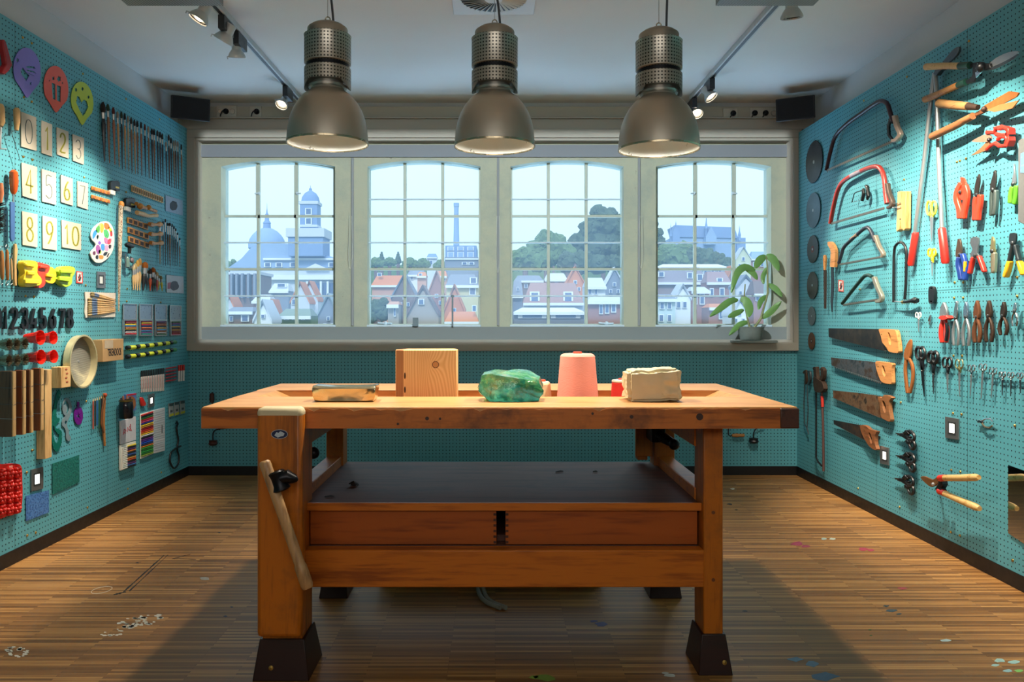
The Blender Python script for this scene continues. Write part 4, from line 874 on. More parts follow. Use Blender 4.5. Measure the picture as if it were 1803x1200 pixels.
# houses
b = S_BRICK
house('white-gabled low house under the buttressed hall in the first window', 400, 446, 548, 540, 90, 8, S_DKBR, S_SLATE, wins=((424,438,554,566),(404,410,556,566)))
house('house with orange roof and white dormer right under the tower', 512, 545, 531, 502, 110, 8, S_STONE, S_OR, True, wins=((513,522,526,536),))
house('steep orange-roofed house between the church columns', 530, 560, 527, 500, 118, 8, S_STONE, S_OR, True)
house('green-grey roofed house with white rail low in the first window', 492, 548, 556, 543, 84, 7, S_TREE2, cm('7f8f83'), wins=((500,508,558,563),(514,520,558,563),(530,536,558,563)))
house('white triangular gable low in the middle of the first window', 447, 479, 563, 536, 78, 7, S_WHITE, S_STONE, True, wins=((459,466,553,560),))
house('small orange pitched roof beside the white gable', 470, 486, 556, 534, 96, 7, S_BRICK, S_OR, True)
house('slate-roofed house with orange flank near the first window edge', 556, 600, 560, 524, 92, 8, S_SLATE, cm('9fb0bb'), True)
house('little orange-roofed house near the peeling window edge', 396, 412, 538, 526, 104, 7, S_STONE, S_OR, True)
house('grey block with two white columns below the church dome', 476, 508, 512, 498, 125, 9, S_SLATE, S_STONE, wins=((486,504,499,505),))
house('row of low orange-roofed houses beneath the skyline trees', 655, 715, 502, 484, 140, 9, S_PINK, S_OR, wins=((664,672,480,486),))
house('brick gable house with white-edged steep roof in the chimney window', 689, 735, 523, 487, 112, 9, S_DKBR, S_SLATE, True)
house('big brown house with white dormer box in the chimney window', 717, 772, 552, 510, 80, 9, cm('a39a92'), S_DKBR, True, wins=((736,747,526,536),))
house('brown-roofed house with a white slanting ridge next to the dormer house', 752, 785, 520, 482, 105, 8, S_BRICK, S_PINK, True)
house('mansard house with cream front and arched window near the window edge', 786, 842, 502, 482, 100, 9, cm('c9c29a'), S_SLATE, wins=((826,838,506,519),(827,840,488,499)))
house('orange tiled gable house at the lower edge of the chimney window', 782, 818, 545, 508, 86, 6, S_OR, S_OR, True)
house('low bright orange tiled roof just above the second sill', 784, 842, 566, 548, 70, 6, S_BRICK, S_OR, wins=((831,839,537,548),))
house('wooden turret house beside the garden tree in the chimney window', 683, 702, 536, 530, 78, 4, cm('9f9c98'), S_PINK, wins=((693,697,540,557),))
tree('dark garden tree low at the edge of the chimney window', [(665, 540, 14), (672, 552, 14), (658, 556, 13), (676, 532, 8)], 82, S_TREE)
house('little pink-roofed house behind the brick gable', 735, 750, 486, 478, 150, 6, S_PINK, S_OR, wins=((737,743,481,485),))
house('long mansard house with two white dormers in the third window', 922, 1026, 533, 497, 105, 9, S_STONE, cm('a07d78'), wins=((933,950,513,533),(992,1009,513,533),(915,925,545,552)))
t = house('white slatted house front with blue bands under the dormers', 905, 1028, 549, 541, 98, 6, S_SLATE, S_WHITE, wins=((912,962,552,560),(970,1022,552,560)))
house('small slate house at the pillar side of the third window', 903, 920, 520, 493, 112, 8, S_SLATE, S_SLATE, wins=((910,914,505,512),))
house('orange-tiled gable rising behind the white dormers', 998, 1028, 496, 474, 125, 8, S_OR, S_OR, True, chim=((1013, 464, 3),))
house('white stepped house with balcony near the third window edge', 1030, 1066, 505, 488, 108, 8, S_WHITE, S_STONE, wins=((1036,1042,507,518),(1047,1052,507,518)))
house('grey barn with white gable boards at the third window edge', 1066, 1098, 500, 476, 115, 8, S_SLATE, S_WHITE, True)
house('brick house with three tall white windows low in the third window', 1035, 1100, 530, 520, 90, 8, b, S_STONE, wins=((1055,1062,535,553),(1065,1073,532,552),(1076,1085,529,550)))
house('long slate-roofed terrace running across the cathedral window', 1157, 1245, 497, 470, 120, 9, cm('8e7f82'), cm('8a8391'), wins=((1159,1170,478,487),(1210,1220,479,490),(1227,1238,482,494)))
house('red brick corner house with white bay window', 1244, 1285, 497, 477, 112, 9, b, cm('9b8288'), wins=((1250,1257,507,522),(1267,1276,506,522),(1262,1273,489,497)))
house('white stepped-gable house low in the cathedral window', 1188, 1216, 524, 507, 96, 8, S_WHITE, S_STONE, True, wins=((1191,1199,530,542),(1202,1210,530,542)))
house('pale green-white house with four windows above the fourth sill', 1157, 1189, 526, 517, 94, 8, cm('b7cbd0'), S_SLATE, wins=((1162,1170,532,544),(1175,1183,532,544),(1160,1169,553,566),(1175,1183,553,566)))
house('brick house with awning and red bands in the cathedral window', 1217, 1248, 512, 504, 98, 8, S_BRICK, S_STONE, wins=((1221,1228,516,536),(1232,1241,516,536)))
house('brick house with tall windows beside the potted plant', 1248, 1290, 541, 534, 92, 8, b, S_OR, wins=((1266,1273,544,562),))
house('white gabled house behind the plant leaves', 1296, 1330, 504, 490, 105, 8, S_STONE, S_SLATE, True, wins=((1301,1307,512,518),(1314,1319,512,518)))
house('brown steep roof behind the plant stem', 1327, 1360, 517, 494, 100, 8, S_BRICK, S_DKBR)
house('pale church-like house far beyond the plant', 1296, 1322, 455, 438, 190, 9, cm('c4ccb4'), S_STONE, True)
house('pale blue house row far off beside the window edge', 1322, 1360, 456, 442, 195, 9, S_BRICK, S_BLUE)
house('white roofed long shed beneath the cathedral trees', 1157, 1280, 470, 464, 140, 9, S_STONE, S_WHITE)
house('white conservatory roof low behind the plant', 1288, 1318, 551, 532, 80, 6, S_WHITE, S_STONE, True)

house('small red-roofed house squeezed below the factory annex', 768, 786, 486, 476, 132, 6, S_PINK, S_OR, wins=((772,777,488,494),(779,784,488,494)))
house('white-fronted house with grey roof under the skyline trees', 718, 748, 484, 474, 155, 6, S_WHITE, S_SLATE, wins=((722,728,486,492),(735,741,486,492)))
house('brick house with a pale roof at the first window column', 446, 476, 530, 518, 112, 6, S_BRICK, S_STONE, wins=((451,457,533,541),(463,469,533,541)))
house('long low brick row with white cornice behind the white dormers', 960, 998, 492, 480, 135, 6, S_BRICK, S_STONE, chim=((975, 468, 3),))
house('slate mansard beside the orange gable of the third window', 906, 956, 494, 484, 138, 6, S_DKBR, S_SLATE, chim=((923, 472, 2.5),))
house('red brick gable between the corner house and the plant', 1282, 1300, 486, 472, 130, 6, S_BRICK, S_OR, True)
# potted plant on the fourth sill
t = thing('potted_plant', 'potted plant with long drooping green leaves on the fourth sill', 'plant', at(1322, 574, YW - .06))
YP = YW - .075
g = G().lathe([(.0001, 0), (.075, 0), (.095, .09), (.10, .095), (.092, .096), (.085, .08), (.0001, .078)], Vector((at(1322,0,YP).x, YP, at(0,598,YP).z)), 'Z', 24); obj('pot', g, mat('7d8680', .6), t)
g = G().box((at(1285,0,YP).x, YW - .17, at(0,603,YP).z), (at(1362,0,YP).x, YW - .0015, at(0,598.5,YP).z)); sh_ = obj('saucer', g, mat('8d9490', .6), t, bevel=.004)
obj('stem', G().tube([at(a, b, YP) for a, b in ((1322, 585), (1340, 560), (1352, 515), (1351, 470), (1349, 450))], [.010, .009, .008, .006, .004], 8), mat('8a8a5c', .7), t)
obj('stem', G().tube([at(a, b, YP) for a, b in ((1322, 585), (1316, 560), (1310, 530), (1312, 500))], [.008, .007, .006, .004], 8), mat('8a8a5c', .7), t)
M_LEAF = mat('6f9a50', .5, var=.35, scale=14)
def leafb(pts, w, dy):
    pts = smooth(pts, 4); m = len(pts); vs = []; fs = []
    for i, (a, b) in enumerate(pts):
        t_ = i/(m-1); ww = w*math.sin(math.pi*min(1, t_*.92+.06))**.7; p = at(a, b, YP + dy*t_)
        q = pts[min(i+1, m-1)]; p0 = pts[max(i-1, 0)]; d = Vector((q[0]-p0[0], 0, -(q[1]-p0[1]))).normalized(); n_ = Vector((-d.z, 0, d.x))
        vs += [p + n_*ww + Vector((0, .006, 0)), p, p - n_*ww + Vector((0, .006, 0))]
    k0 = len(vs); vs += [v + Vector((0, .0012, 0)) for v in vs]
    for i in range(m-1):
        for j in (0, 1): a = i*3+j; fs += [(a, a+1, a+4, a+3), (k0+a, k0+a+3, k0+a+4, k0+a+1)]
    obj('leaf', G().add(vs, fs, True), M_LEAF, t)
for pts, w, dy in (([(1349,450),(1338,458),(1330,472)], .030, -.05), ([(1349,450),(1362,456),(1372,476)], .030, -.02), ([(1330,476),(1312,470),(1298,482),(1288,515)], .028, -.06), ([(1312,472),(1326,480),(1334,492)], .022, .0),
                   ([(1300,528),(1286,530),(1268,543),(1250,557)], .026, -.08), ([(1304,526),(1314,530),(1320,545),(1318,558)], .034, -.05), ([(1310,545),(1295,552),(1282,558)], .022, -.05), ([(1352,500),(1366,508),(1378,522)], .022, -.03), ([(1342,560),(1358,548),(1376,530)], .024, -.04), ([(1318,566),(1302,572),(1284,590)], .022, -.05), ([(1350,520),(1340,530),(1336,545)], .02, -.05), ([(1352,470),(1344,486),(1345,500)], .018, -.03)):
    leafb(pts, w, dy)
# ================================================================ LEFT TOOL WALL
M_STEEL = mat('b4b7ba', .36, .8, .12, 8); M_DSTEEL = mat('6d7175', .35, .9, .35, 60); M_WHITE = mat('ece9e0', .5, var=.06); M_RED = mat('d2281e', .35, var=.15); M_BLK = mat('101216', .4, var=.2)
W_LT = wood('d9b078', 'b98a50', 2, 30, .5, .1); W_MID = wood('b87a3e', '84501f', 2, 30, .45, .1); W_DK = wood('7a4a26', '4a2a16', 2, 30, .45, .1); W_OR2 = wood('cf8a3c', '9c5f24', 2, 30, .45, .1)
def wl_loc(w, px, py): return w.P(px, py, 0)
def tag1(name, g, m, label, cat, group=None, bevel=0): return tag(obj(name, g, m, None, bevel), label, cat, group)
# --- paintbrushes
def brush(w, x0, y0, x1, y1, label, group, hair, handle, ferr=M_STEEL, hw=2.2, hf=.16, ff=.12, n=.012, nm='paintbrush', cat='paintbrush', up=True):
    """brush from bristle tip (x0,y0) to handle end (x1,y1)"""
    k = w.P((x0+x1)/2, (y0+y1)/2, n).y / F; t = thing(nm, label, cat, w.P((x0+x1)/2, (y0+y1)/2, 0), group)
    L = lambda u: (x0+(x1-x0)*u, y0+(y1-y0)*u)
    W_ = hw * k * .5 * 2.0
    P3 = lambda u: w.P(*L(u), n)
    obj('bristles', G().tube([P3(0), P3(hf*.3), P3(hf*.7), P3(hf)], [W_*.35, W_*.85, W_, W_*.75], 8), hair, t)
    obj('ferrule', G().tube([P3(hf), P3(hf+ff*.5), P3(hf+ff)], [W_*.8, W_*.75, W_*.6], 8), ferr, t)
    obj('handle', G().tube([P3(hf+ff), P3(hf+ff+.10), P3(hf+ff+.25), P3(.8), P3(1)], [W_*.58, W_*.85, W_*.7, W_*.42, W_*.25], 8), handle, t)
    return t
hands = [wood('4a2c20', '20120e', 2, 30, .35), wood('8a5a34', '5a3418', 2, 30, .35), wood('c08a50', '8a5c2c', 2, 30, .35), mat('1c1d22', .3), wood('a05a34', '6a3018', 2, 30, .35), mat('2a3440', .3), wood('b8a080', '7a6448', 2, 30, .4)]
hairs = [mat('2b231e', .9), mat('6a5238', .9), mat('8f8678', .9), mat('3a302a', .9), mat('5a2a24', .9), mat('31402e', .9)]
cxs = [945,990,1040,1080,1115,1145,1175,1205,1235,1260,1295,1330,1362,1395,1415,1445,1470,1490,1525,1550,1570,1595,1612,1632,1665]
tps = [937,955,985,1022,1024,1040,1065,1078,1098,1108,1120,1140,1160,1180,1185,1196,1210,1225,1300,1235,1262,1290,1286,1296,1325]
bts = [440,455,470,490,508,515,530,545,553,560,570,580,595,600,612,620,632,645,658,665,680,685,690,690,712]
cols_h = [3,1,4,2,3,2,6,1,2,1,4,3,1,3,1,3,5,3,5,0,3,1,0,0,1]; cols_b = [0,5,4,2,5,0,2,3,3,0,3,4,2,0,0,3,0,0,2,3,0,2,2,2,3]
hn = ['very dark brown', 'brown', 'pale tan', 'black', 'reddish brown', 'dark slate', 'greyish']
for i, (cx, tp, bt) in enumerate(zip(cxs, tps, bts)):
    x0 = cx/5.2176; x1 = (cx + (16 if i < 4 else 8))/5.2176; y0 = tp/5.2176; y1 = 200 + bt/5.2176
    where = 'widest of the long top row' if i == 0 else ('last of the long top row' if i == 24 else ORD[i] + ' along the top row from the stencils')
    brush(WL, x0, y0, x1, y1, 'paintbrush with %s handle, %s' % (hn[cols_h[i]], where), 'paintbrushes in the long top row', hairs[cols_b[i]], hands[cols_h[i]], hw=(4.8, 3.2, 3, 2.6)[min(i, 3)] if i < 4 else 2.5 - i*.03, hf=.12 if i else .18, ff=.10, n=.014, ferr=mat('a6a39c', .35, .8, .3))
# bundle of dark brushes on the middle shelf row
lst = [(1470,1000,340,6,3.0),(1500,985,350,3,1.6),(1520,965,352,5,1.5),(1543,1000,345,3,2),(1562,1000,360,1,2),(1583,1010,352,5,1.4),(1600,1030,360,3,1.4),(1616,1050,355,5,1.4),(1633,1090,352,3,1.4),(1652,1140,365,1,1.4)]
for i, (cx, tp, bt, h, hw) in enumerate(lst):
    x = cx/5.2176; brush(WL, x - .3, 200+tp/5.2176, x, 400+bt/5.2176, 'thin %s brush hanging %s in the dark cluster beside the wooden stamps' % (hn[h], ORD[i]), 'dark thin brushes beside the wooden stamps', hairs[3], hands[h], hw=hw, hf=.08, ff=.2, n=.012)
# coloured mixed brushes
mix_ = [(1228,340,1225,575,'pale wooden fan brush with cream hair',0,'c9b28a','d8b27c',3.2),(1245,330,1243,575,'natural round brush with long grey ferrule',0,'a89468','dcb888',3),(1265,300,1262,578,'light wooden brush with yellowish hair',0,'c89a4a','e0c090',3.4),(1285,285,1283,578,'taller light wooden brush with tan hair',0,'b98a48','d9b27a',3.6),(1335,320,1315,578,'wide flat orange-haired brush with black handle',0,'c8702a','16171a',6),(1352,380,1350,575,'slim black brush next to the orange-haired one',0,'4a3020','16171a',2.2),(1380,385,1380,582,'orange-red handled flat brush',0,'3a3030','d8552a',3.6),(1407,368,1402,585,'black handled brush with copper hair',0,'b86428','121316',4.2),(1425,390,1424,588,'dark green handled thin brush',0,'8a6a40','203a2e',2.4),(1443,410,1442,588,'pink-red short brush handle',0,'c9b28a','cf4a4a',3),(1462,440,1455,575,'yellow handled slim brush',0,'8a7a50','d8c22e',2.6),(1478,445,1490,585,'slanting yellow handled brush at the row end',0,'8a7a50','e0cc38',2.6)]
for i, (a, b, c_, d_, lab, _, hc, cc, hw) in enumerate(mix_):
    brush(WL, a/5.2176, 400+b/5.2176, c_/5.2176, 400+d_/5.2176, lab + ' in the short mixed brush row', 'short mixed brushes', mat(hc, .9), mat(cc, .35), hw=hw, hf=.22, ff=.2, n=.014)
# --- round stencils
def sten(outer, holes, c, label): return tag1('round_stencil', pol(WL, outer, .004, .0065, holes), mat(c, .35, var=.1, scale=10), label, 'stencil', 'round balloon stencils')
def drop(cx, cy, rx, ry, tip, sk): 
    o = []
    for i in range(36):
        t = math.radians(i*10); x = rx*math.cos(t); y = ry*math.sin(t)
        if y > ry*.55: f = (y/ry-.55)/.45; x *= 1 - .55*f; y += (tip-ry)*f*f
        o.append((cx+x, cy+y + sk*x))
    return o
rot = lambda pts, cx, cy, s: [(cx+x*s, cy+y*s) for x, y in pts]
spk = lambda cx, cy, rx, ry, n_, q=.45: [(cx+rx*(1 if j % 2 else q)*math.cos(j*math.pi/n_), cy+ry*(1 if j % 2 else q)*math.sin(j*math.pi/n_)) for j in range(2*n_)]
sten(drop(48, 124, 24, 40, 48, .16), [spk(31, 106, 3.4, 5, 5), [(36,124),(41,119),(46,127),(52,133),(46,143),(43,137),(38,131)], spk(54, 147, 2.4, 3.6, 4), [(45,118),(50,116),(60,117),(63,121),(57,120),(50,120)], [(46,123),(52,123),(61,126),(64,130),(57,127),(50,126)], [(47,128),(52,129),(62,134),(56,132)]], '7a72cc', 'purple-blue balloon stencil with cut-out stars, topmost of the three')
sten(drop(99, 154, 21.5, 38, 44, .2), [[(91,145),(97.5,148),(98,176),(93,174)], [(100,149.5),(107.5,152),(107,180),(100.5,177)], spk(94, 138, 3, 4, 4, .6), spk(104, 139, 4.5, 6, 5, .6), spk(110, 146, 2, 2.8, 4), spk(87,142,1.6,2.2,4)], 'e05a48', 'coral red balloon stencil with a cut-out gift box, middle of the three')
sten(drop(145, 178, 19.5, 34, 42, .22), [[(136,169),(140,170),(144,180),(148,175),(153,178),(156,188),(150,200),(146,204),(140,194),(134,180)], ell(134,158,2,3.4,8), ell(145.5,156.5,2,3.4,8), ell(156,171,2,3,6)], 'b4c83c', 'lime green balloon stencil with a cut-out heart, lowest of the three')
# --- top corner red tool and the two tools beneath
tag1('red_snips', rib(WL, [(7,70),(10,82),(14,100),(17,114),(12,122),(7,130)], [4,7,8,10,10,5], .01, .035).add([], []), mat('9c1d22', .4), 'dark red bent gripping tool at the top corner of the paintbrush wall', 'tool', bevel=.004)
t = thing('awl', 'wooden-handled awl with thin wire hanging beside the 0 card', 'awl', wl_loc(WL, 29, 230))
obj('handle', tub(WL, [(29.5,190),(29.5,198),(29.8,215),(29,228)], [.010,.014,.013,.008], .03, 12) if False else WL.tube(G(), [(29.5,190),(29.5,194),(29.8,215),(29,229)], [.009,.015,.014,.009], .03, 12), W_LT, t)
obj('wire', WL.tube(G(), [(20,230),(28,230),(20,232),(28,258),(36,284)], .0016, .03, 6), M_DSTEEL, t)
t = thing('trowel', 'tool with a long pale wooden grip and steel point at the wall edge', 'trowel', wl_loc(WL, 1, 240))
obj('grip', WL.tube(G(), [(1,183),(1,190),(2,215),(1,222)], [.010,.017,.016,.010], .04, 12), W_LT, t); obj('tang', WL.tube(G(), [(1,221),(0,240),(0,262),(12,262)], [.006,.006,.006,.002], .03, 8), M_STEEL, t)
t = thing('orange_file', 'file with bright orange handle above its blue strip, beside the 4 card', 'file', wl_loc(WL, 24, 360))
obj('handle', WL.tube(G(), [(24,299),(24,303),(24.5,320),(24,336),(23.6,342)], [.008,.018,.019,.015,.007], .03, 14), mat('e8601c', .3), t)
obj('tang', WL.tube(G(), [(23.6,341),(23.4,356)], .003, .03, 6), M_STEEL, t); obj('blade', rib(WL, [(23,355),(23,390),(23,420),(22.6,425)], [7.5,7.6,7.4,3], .022, .030), mat('4d78b8', .45), t, bevel=.002)
t = thing('bottle_brush', 'dark twisted bristle brush at the picture edge beside the blue file', 'brush', wl_loc(WL, 2, 380))
rr = random.Random(11); g = G()
for i in range(260):
    u = rr.random(); a = rr.random()*6.28; c = WL.P(0, 357 + 54*u, .045); l = .032*(.75+.35*rr.random()); dv = Vector((.6*math.cos(a), math.sin(a), .25)) * l
    g.tube([c, c+dv], [.0012, .0006], 3, caps=False)
obj('bristles', g, mat('221816', .9), t); obj('grip', WL.tube(G(), [(0,322),(0.5,340),(0,357)], [.012,.015,.008], .045, 12), mat('c87a52', .4), t)
# --- clay modelling tools
for i, (x, y0, y1, lab) in enumerate(((3.2,432,500,'thick double-ended wire loop clay tool at the picture edge'),(12.8,430,501,'double-ended wire loop clay tool with brown grip, between two others'),(20,446,500,'short slim wire loop clay tool with pale grip'))):
    t = thing('clay_tool', lab, 'clay tool', wl_loc(WL, x, y1), 'clay tools under the blue file'); wd = (.011, .009, .006)[i]
    obj('grip', WL.tube(G(), [(x-.8,y0+9),(x-.3,y0+14),(x,(y0+y1)/2),(x+.6,y1-14),(x+1,y1-8)], [wd*.5,wd*.8,wd,wd*.8,wd*.5], .02, 10), (W_MID, W_MID, W_LT)[i], t)
    for yy, s_, nm in ((y0+9,-1,'wire_loop'),(y1-8,1,'wire_loop')): obj(nm, WL.tube(G(), [(x-.8,yy),(x-3,yy+s_*5),(x-1,yy+s_*9),(x+2.2,yy+s_*6),(x+.4,yy)], .0013, .02, 6), M_STEEL, t)
tag1('clay_spatula', rib(WL, [(28.6,429),(29,440),(28,465),(28,490),(28.5,503)], [3,5,3.6,4.4,3.6], .006, .018), W_LT, 'flat pale wooden clay spatula hanging last beside the wire loop tools', 'clay tool', bevel=.003)
# --- number cards
DG = {'0': [[(.5,1),(.28,.93),(.15,.7),(.12,.5),(.15,.3),(.28,.07),(.5,0),(.72,.07),(.85,.3),(.88,.5),(.85,.7),(.72,.93),(.5,1)]], '1': [[(.3,.8),(.58,1),(.58,0)]], '2': [[(.15,.75),(.25,.93),(.5,1),(.75,.92),(.84,.74),(.72,.5),(.15,.02),(.88,.02)]],
      '3': [[(.15,.85),(.35,.98),(.6,.99),(.8,.85),(.8,.65),(.6,.53),(.42,.52)],[(.6,.53),(.82,.4),(.85,.2),(.65,.03),(.38,.01),(.15,.14)]], '4': [[(.62,0),(.62,1),(.12,.32),(.9,.32)]], '5': [[(.8,1),(.25,1),(.2,.55),(.5,.63),(.78,.52),(.86,.3),(.75,.08),(.45,0),(.15,.1)]],
      '6': [[(.7,.98),(.4,.75),(.2,.45),(.15,.25),(.3,.04),(.55,0),(.8,.1),(.87,.3),(.75,.5),(.5,.56),(.25,.45)]], '7': [[(.12,1),(.86,1),(.45,0)]], '8': [[(.5,.53),(.27,.62),(.22,.8),(.35,.97),(.5,1),(.65,.97),(.78,.8),(.73,.62),(.5,.53),(.22,.4),(.15,.22),(.3,.03),(.5,0),(.7,.03),(.85,.22),(.78,.4),(.5,.53)]],
      '9': [[(.3,.02),(.6,.25),(.8,.55),(.86,.75),(.7,.96),(.47,1),(.2,.9),(.13,.7),(.25,.5),(.5,.44),(.75,.55)]]}
cards = [('0',(37.4,196.5),(64,206.5),(64.6,265.5),(37.6,257.8),0),('1',(73.8,211.9),(92,219.2),(92,275.3),(73.8,269),1),('2',(100.6,224),(120.7,231.6),(121,279),(101,271.9),1),('3',(128.4,236),(148,243.1),(147.6,289.7),(128.8,282.4),0),
         ('4',(38.3,285.9),(65.2,293.9),(65.5,352.4),(39.9,344.7),1),('5',(73.8,297.4),(98.7,304.5),(99,360.6),(74.4,354.3),0),('6',(107.3,307.7),(128,314.6),(128.4,362),(107.9,355.6),1),('7',(136.5,318.4),(154.9,322.7),(154.9,368.7),(136.8,362.9),0),
         ('8',(39.3,371.5),(66,377.3),(66,435),(40.2,430.7),1),('9',(75.1,379.2),(100,385),(100,440.6),(75.7,436.8),1),('10',(108.7,386.9),(142.8,394.5),(143,440.6),(109.8,434.9),1)]
words = dict(zip('0 1 2 3 4 5 6 7 8 9 10'.split(), 'zero one two three four five six seven eight nine ten'.split()))
M_CARD = mat('c4bbaa', .6, var=.05); M_Y = mat('b9b24e', .6); M_GY = mat('5f6a66', .6); M_DOT = mat('4a4a42', .6)
for ch, a, b, c, d, yl in cards:
    t = thing('number_card', 'white board card with a thin dotted %s numeral %s' % ('yellow-green' if yl else 'grey', words[ch]), 'number card', wl_loc(WL, (c[0]+d[0])/2, (c[1]+d[1])/2), 'number cards zero to ten')
    obj('board', pol(WL, [a, b, c, d], .003, .007), M_CARD, t)
    def uv(u, v): return tuple((a[i]*(1-u)+b[i]*u)*v + (d[i]*(1-u)+c[i]*u)*(1-v) for i in (0, 1))
    for k, dg in enumerate(ch):
        u0, u1 = ((.2, .8) if len(ch) == 1 else ((.08, .42) if k == 0 else (.5, .92)))
        g = G(); gd = G(); gh = G()
        for st in DG[dg]:
            pts = [uv(u0+(u1-u0)*x, .15+.7*y) for x, y in st]; pts = smooth(pts, 3) if dg not in '147' else pts
            WL.ribbon(gh, pts, 3.2 if yl else 1.7, .0068, .0074); WL.ribbon(g, pts, 1.0, .0070, .0079)
            for p in pts[::2]: gd.add(*(lambda q: (q.v, q.f))(WL.ribbon(G(), [(p[0]-.35, p[1]), (p[0]+.35, p[1])], .8, .0070, .0084)))
        n1 = obj('numeral', gh, M_Y if yl else mat('a3a8a0', .6), t); obj('groove', g, mat('7d7e2c', .6) if yl else M_GY, n1); obj('dots', gd, M_DOT, n1)
# --- black numerals
def numeral(ch, x0, x1, y0, y1, label):
    g = G(); w = 4.6
    ws = {'0': [(.5,1),(.2,.9),(.14,.7),(.14,.3),(.2,.1),(.5,0),(.8,.1),(.86,.3),(.86,.7),(.8,.9)]}
    st = {'0': [([(.5,1),(.2,.9),(.14,.7),(.14,.3),(.2,.1),(.5,0),(.8,.1),(.86,.3),(.86,.7),(.8,.9)], 1)], '1': [([(.1,.82),(.6,1),(.6,-.04)], 0)], '2': [([(.1,.75),(.22,.95),(.5,1),(.8,.92),(.86,.72),(.7,.48),(.12,.02),(.95,.02)], 0)],
          '3': [([(.1,.8),(.25,.96),(.5,1),(.8,.92),(.85,.72),(.7,.56),(.45,.53)], 0), ([(.45,.53),(.78,.46),(.9,.28),(.8,.06),(.5,0),(.22,.04),(.08,.22)], 0)], '4': [([(.55,1),(.06,.24),(.98,.24)], 0), ([(.72,.5),(.72,-.04)], 0)],
          '5': [([(.88,.99),(.22,.99),(.2,.5)], 0), ([(.2,.52),(.5,.6),(.8,.52),(.88,.3),(.78,.06),(.5,0),(.22,.04),(.1,.2)], 0)], '6': [([(.72,1),(.35,.62),(.15,.3),(.25,.06),(.5,0),(.78,.06),(.88,.28),(.78,.52),(.5,.58),(.24,.46)], 0)],
          '7': [([(.08,.97),(.9,.97),(.42,-.04)], 0)], '8': [([(.5,1),(.24,.93),(.18,.76),(.26,.6),(.5,.54),(.74,.6),(.82,.76),(.76,.93)], 1), ([(.5,.54),(.2,.45),(.12,.25),(.22,.06),(.5,0),(.78,.06),(.88,.25),(.8,.45)], 1)]}[ch]
    for k, (pts, cl) in enumerate(st):
        q = [(x0+2+(x1-x0-4)*x, y1-2.4-(y1-y0-4.8)*y) for x, y in pts]; q = smooth(q, 3, bool(cl)) if ch not in '147' else q
        WL.ribbon(g, q, w*.92, .006 + .0003*k, .016 + .0003*k, bool(cl))
    tag1('house_numeral', g, M_BLK, label, 'numeral', 'black metal numerals in a row')
for ch, x0, x1 in (('0',-9,4),('1',6,15),('2',19,34),('3',37,52),('4',53,68),('5',70,84),('6',87,101),('7',103,117),('8',118,131)):
    s_ = (x0+x1)/2/130*3; numeral(ch, x0, x1, 540+s_*.6, 580-s_*.7, 'black metal house numeral %s on the turquoise pegboard' % words[ch])
# --- small wooden stamps
def stamp(x, y, w, h, n, label, group, c=W_OR2, pad='3a2418'):
    t = thing('wooden_stamp', label, 'stamp', wl_loc(WL, x+w/2, y+h), group)
    obj('block', pol(WL, [(x,y),(x+w,y+w*.3),(x+w,y+h+w*.3),(x,y+h)], .004, n), c, t, bevel=.0015)
    obj('rubber_pad', pol(WL, [(x+w*.2,y+h*.2+w*.1),(x+w*.85,y+h*.2+w*.3),(x+w*.85,y+h*.8+w*.3),(x+w*.2,y+h*.8+w*.1)], n - .001, n + .002), mat(pad, .7), t)
for r_, y in enumerate((327.5, 342.5)):
    for i in range(5): stamp(163 + i*6.4, y + i*1.9, 5.4, 6.5, .014, 'little tan wooden stamp, %s of five in the %s short row beside the 7 card' % (ORD[i], ('upper', 'lower')[r_]), 'two short rows of little wooden stamps', W_OR2, ('a86038', 'c87a50')[i % 2])
for i in range(14): stamp(233.5 + i*3.95, 325.5 + i*1.55, 3.1, 12 - i*.08, .014, 'thin wooden stamp, %s along the slanted comb-like row under the long brushes' % ORD[i], 'comb-like row of thin wooden stamps', W_LT, '8a6a44')
for r_, (y, x0) in enumerate(((382, 226), (399, 227), (415, 228))):
    for i in range(4): stamp(x0 + i*9, y + i*3.2, 8.2, 10.5, .014, 'square orange wooden picture stamp, %s block in the %s row beside the dark cluster' % (ORD[i], ('upper', 'middle', 'lowest')[r_]), 'picture stamps in three rows', W_OR2, '4a3020')
    x = x0 + 37; t = thing('stamp_roller', 'turned wooden stamp handle at the end of the %s picture stamp row' % ('upper', 'middle', 'lowest')[r_], 'stamp', wl_loc(WL, x, y+20), 'turned stamp handles')
    obj('body', WL.tube(G(), [(x,y+12),(x+3,y+13),(x+8,y+13.5),(x+14,y+13),(x+18,y+12.5),(x+21,y+12.5)], [.012,.016,.010,.009,.018,.012], .03, 12), W_OR2, t)
t = thing('round_handle_stamp', 'wooden stamp with two round knobs beside the second black ink stamp', 'stamp', wl_loc(WL, 258, 380))
obj('knob', G().ball(WL.P(247,363,.05), .020), W_OR2, t); obj('knob', G().ball(WL.P(262,365,.05), .017), W_OR2, t); obj('bar', WL.tube(G(), [(240,358),(247,363),(262,367),(275,372)], [.012,.012,.010,.010], .04, 10), W_OR2, t)
t = thing('round_handle_stamp', 'long turned wooden stamp bar lying just under the two round knobs', 'stamp', wl_loc(WL, 258, 386)); obj('bar', WL.tube(G(), [(241,374),(252,377),(262,380),(270,379),(276,379)], [.014,.015,.010,.012,.013], .045, 10), W_LT, t)
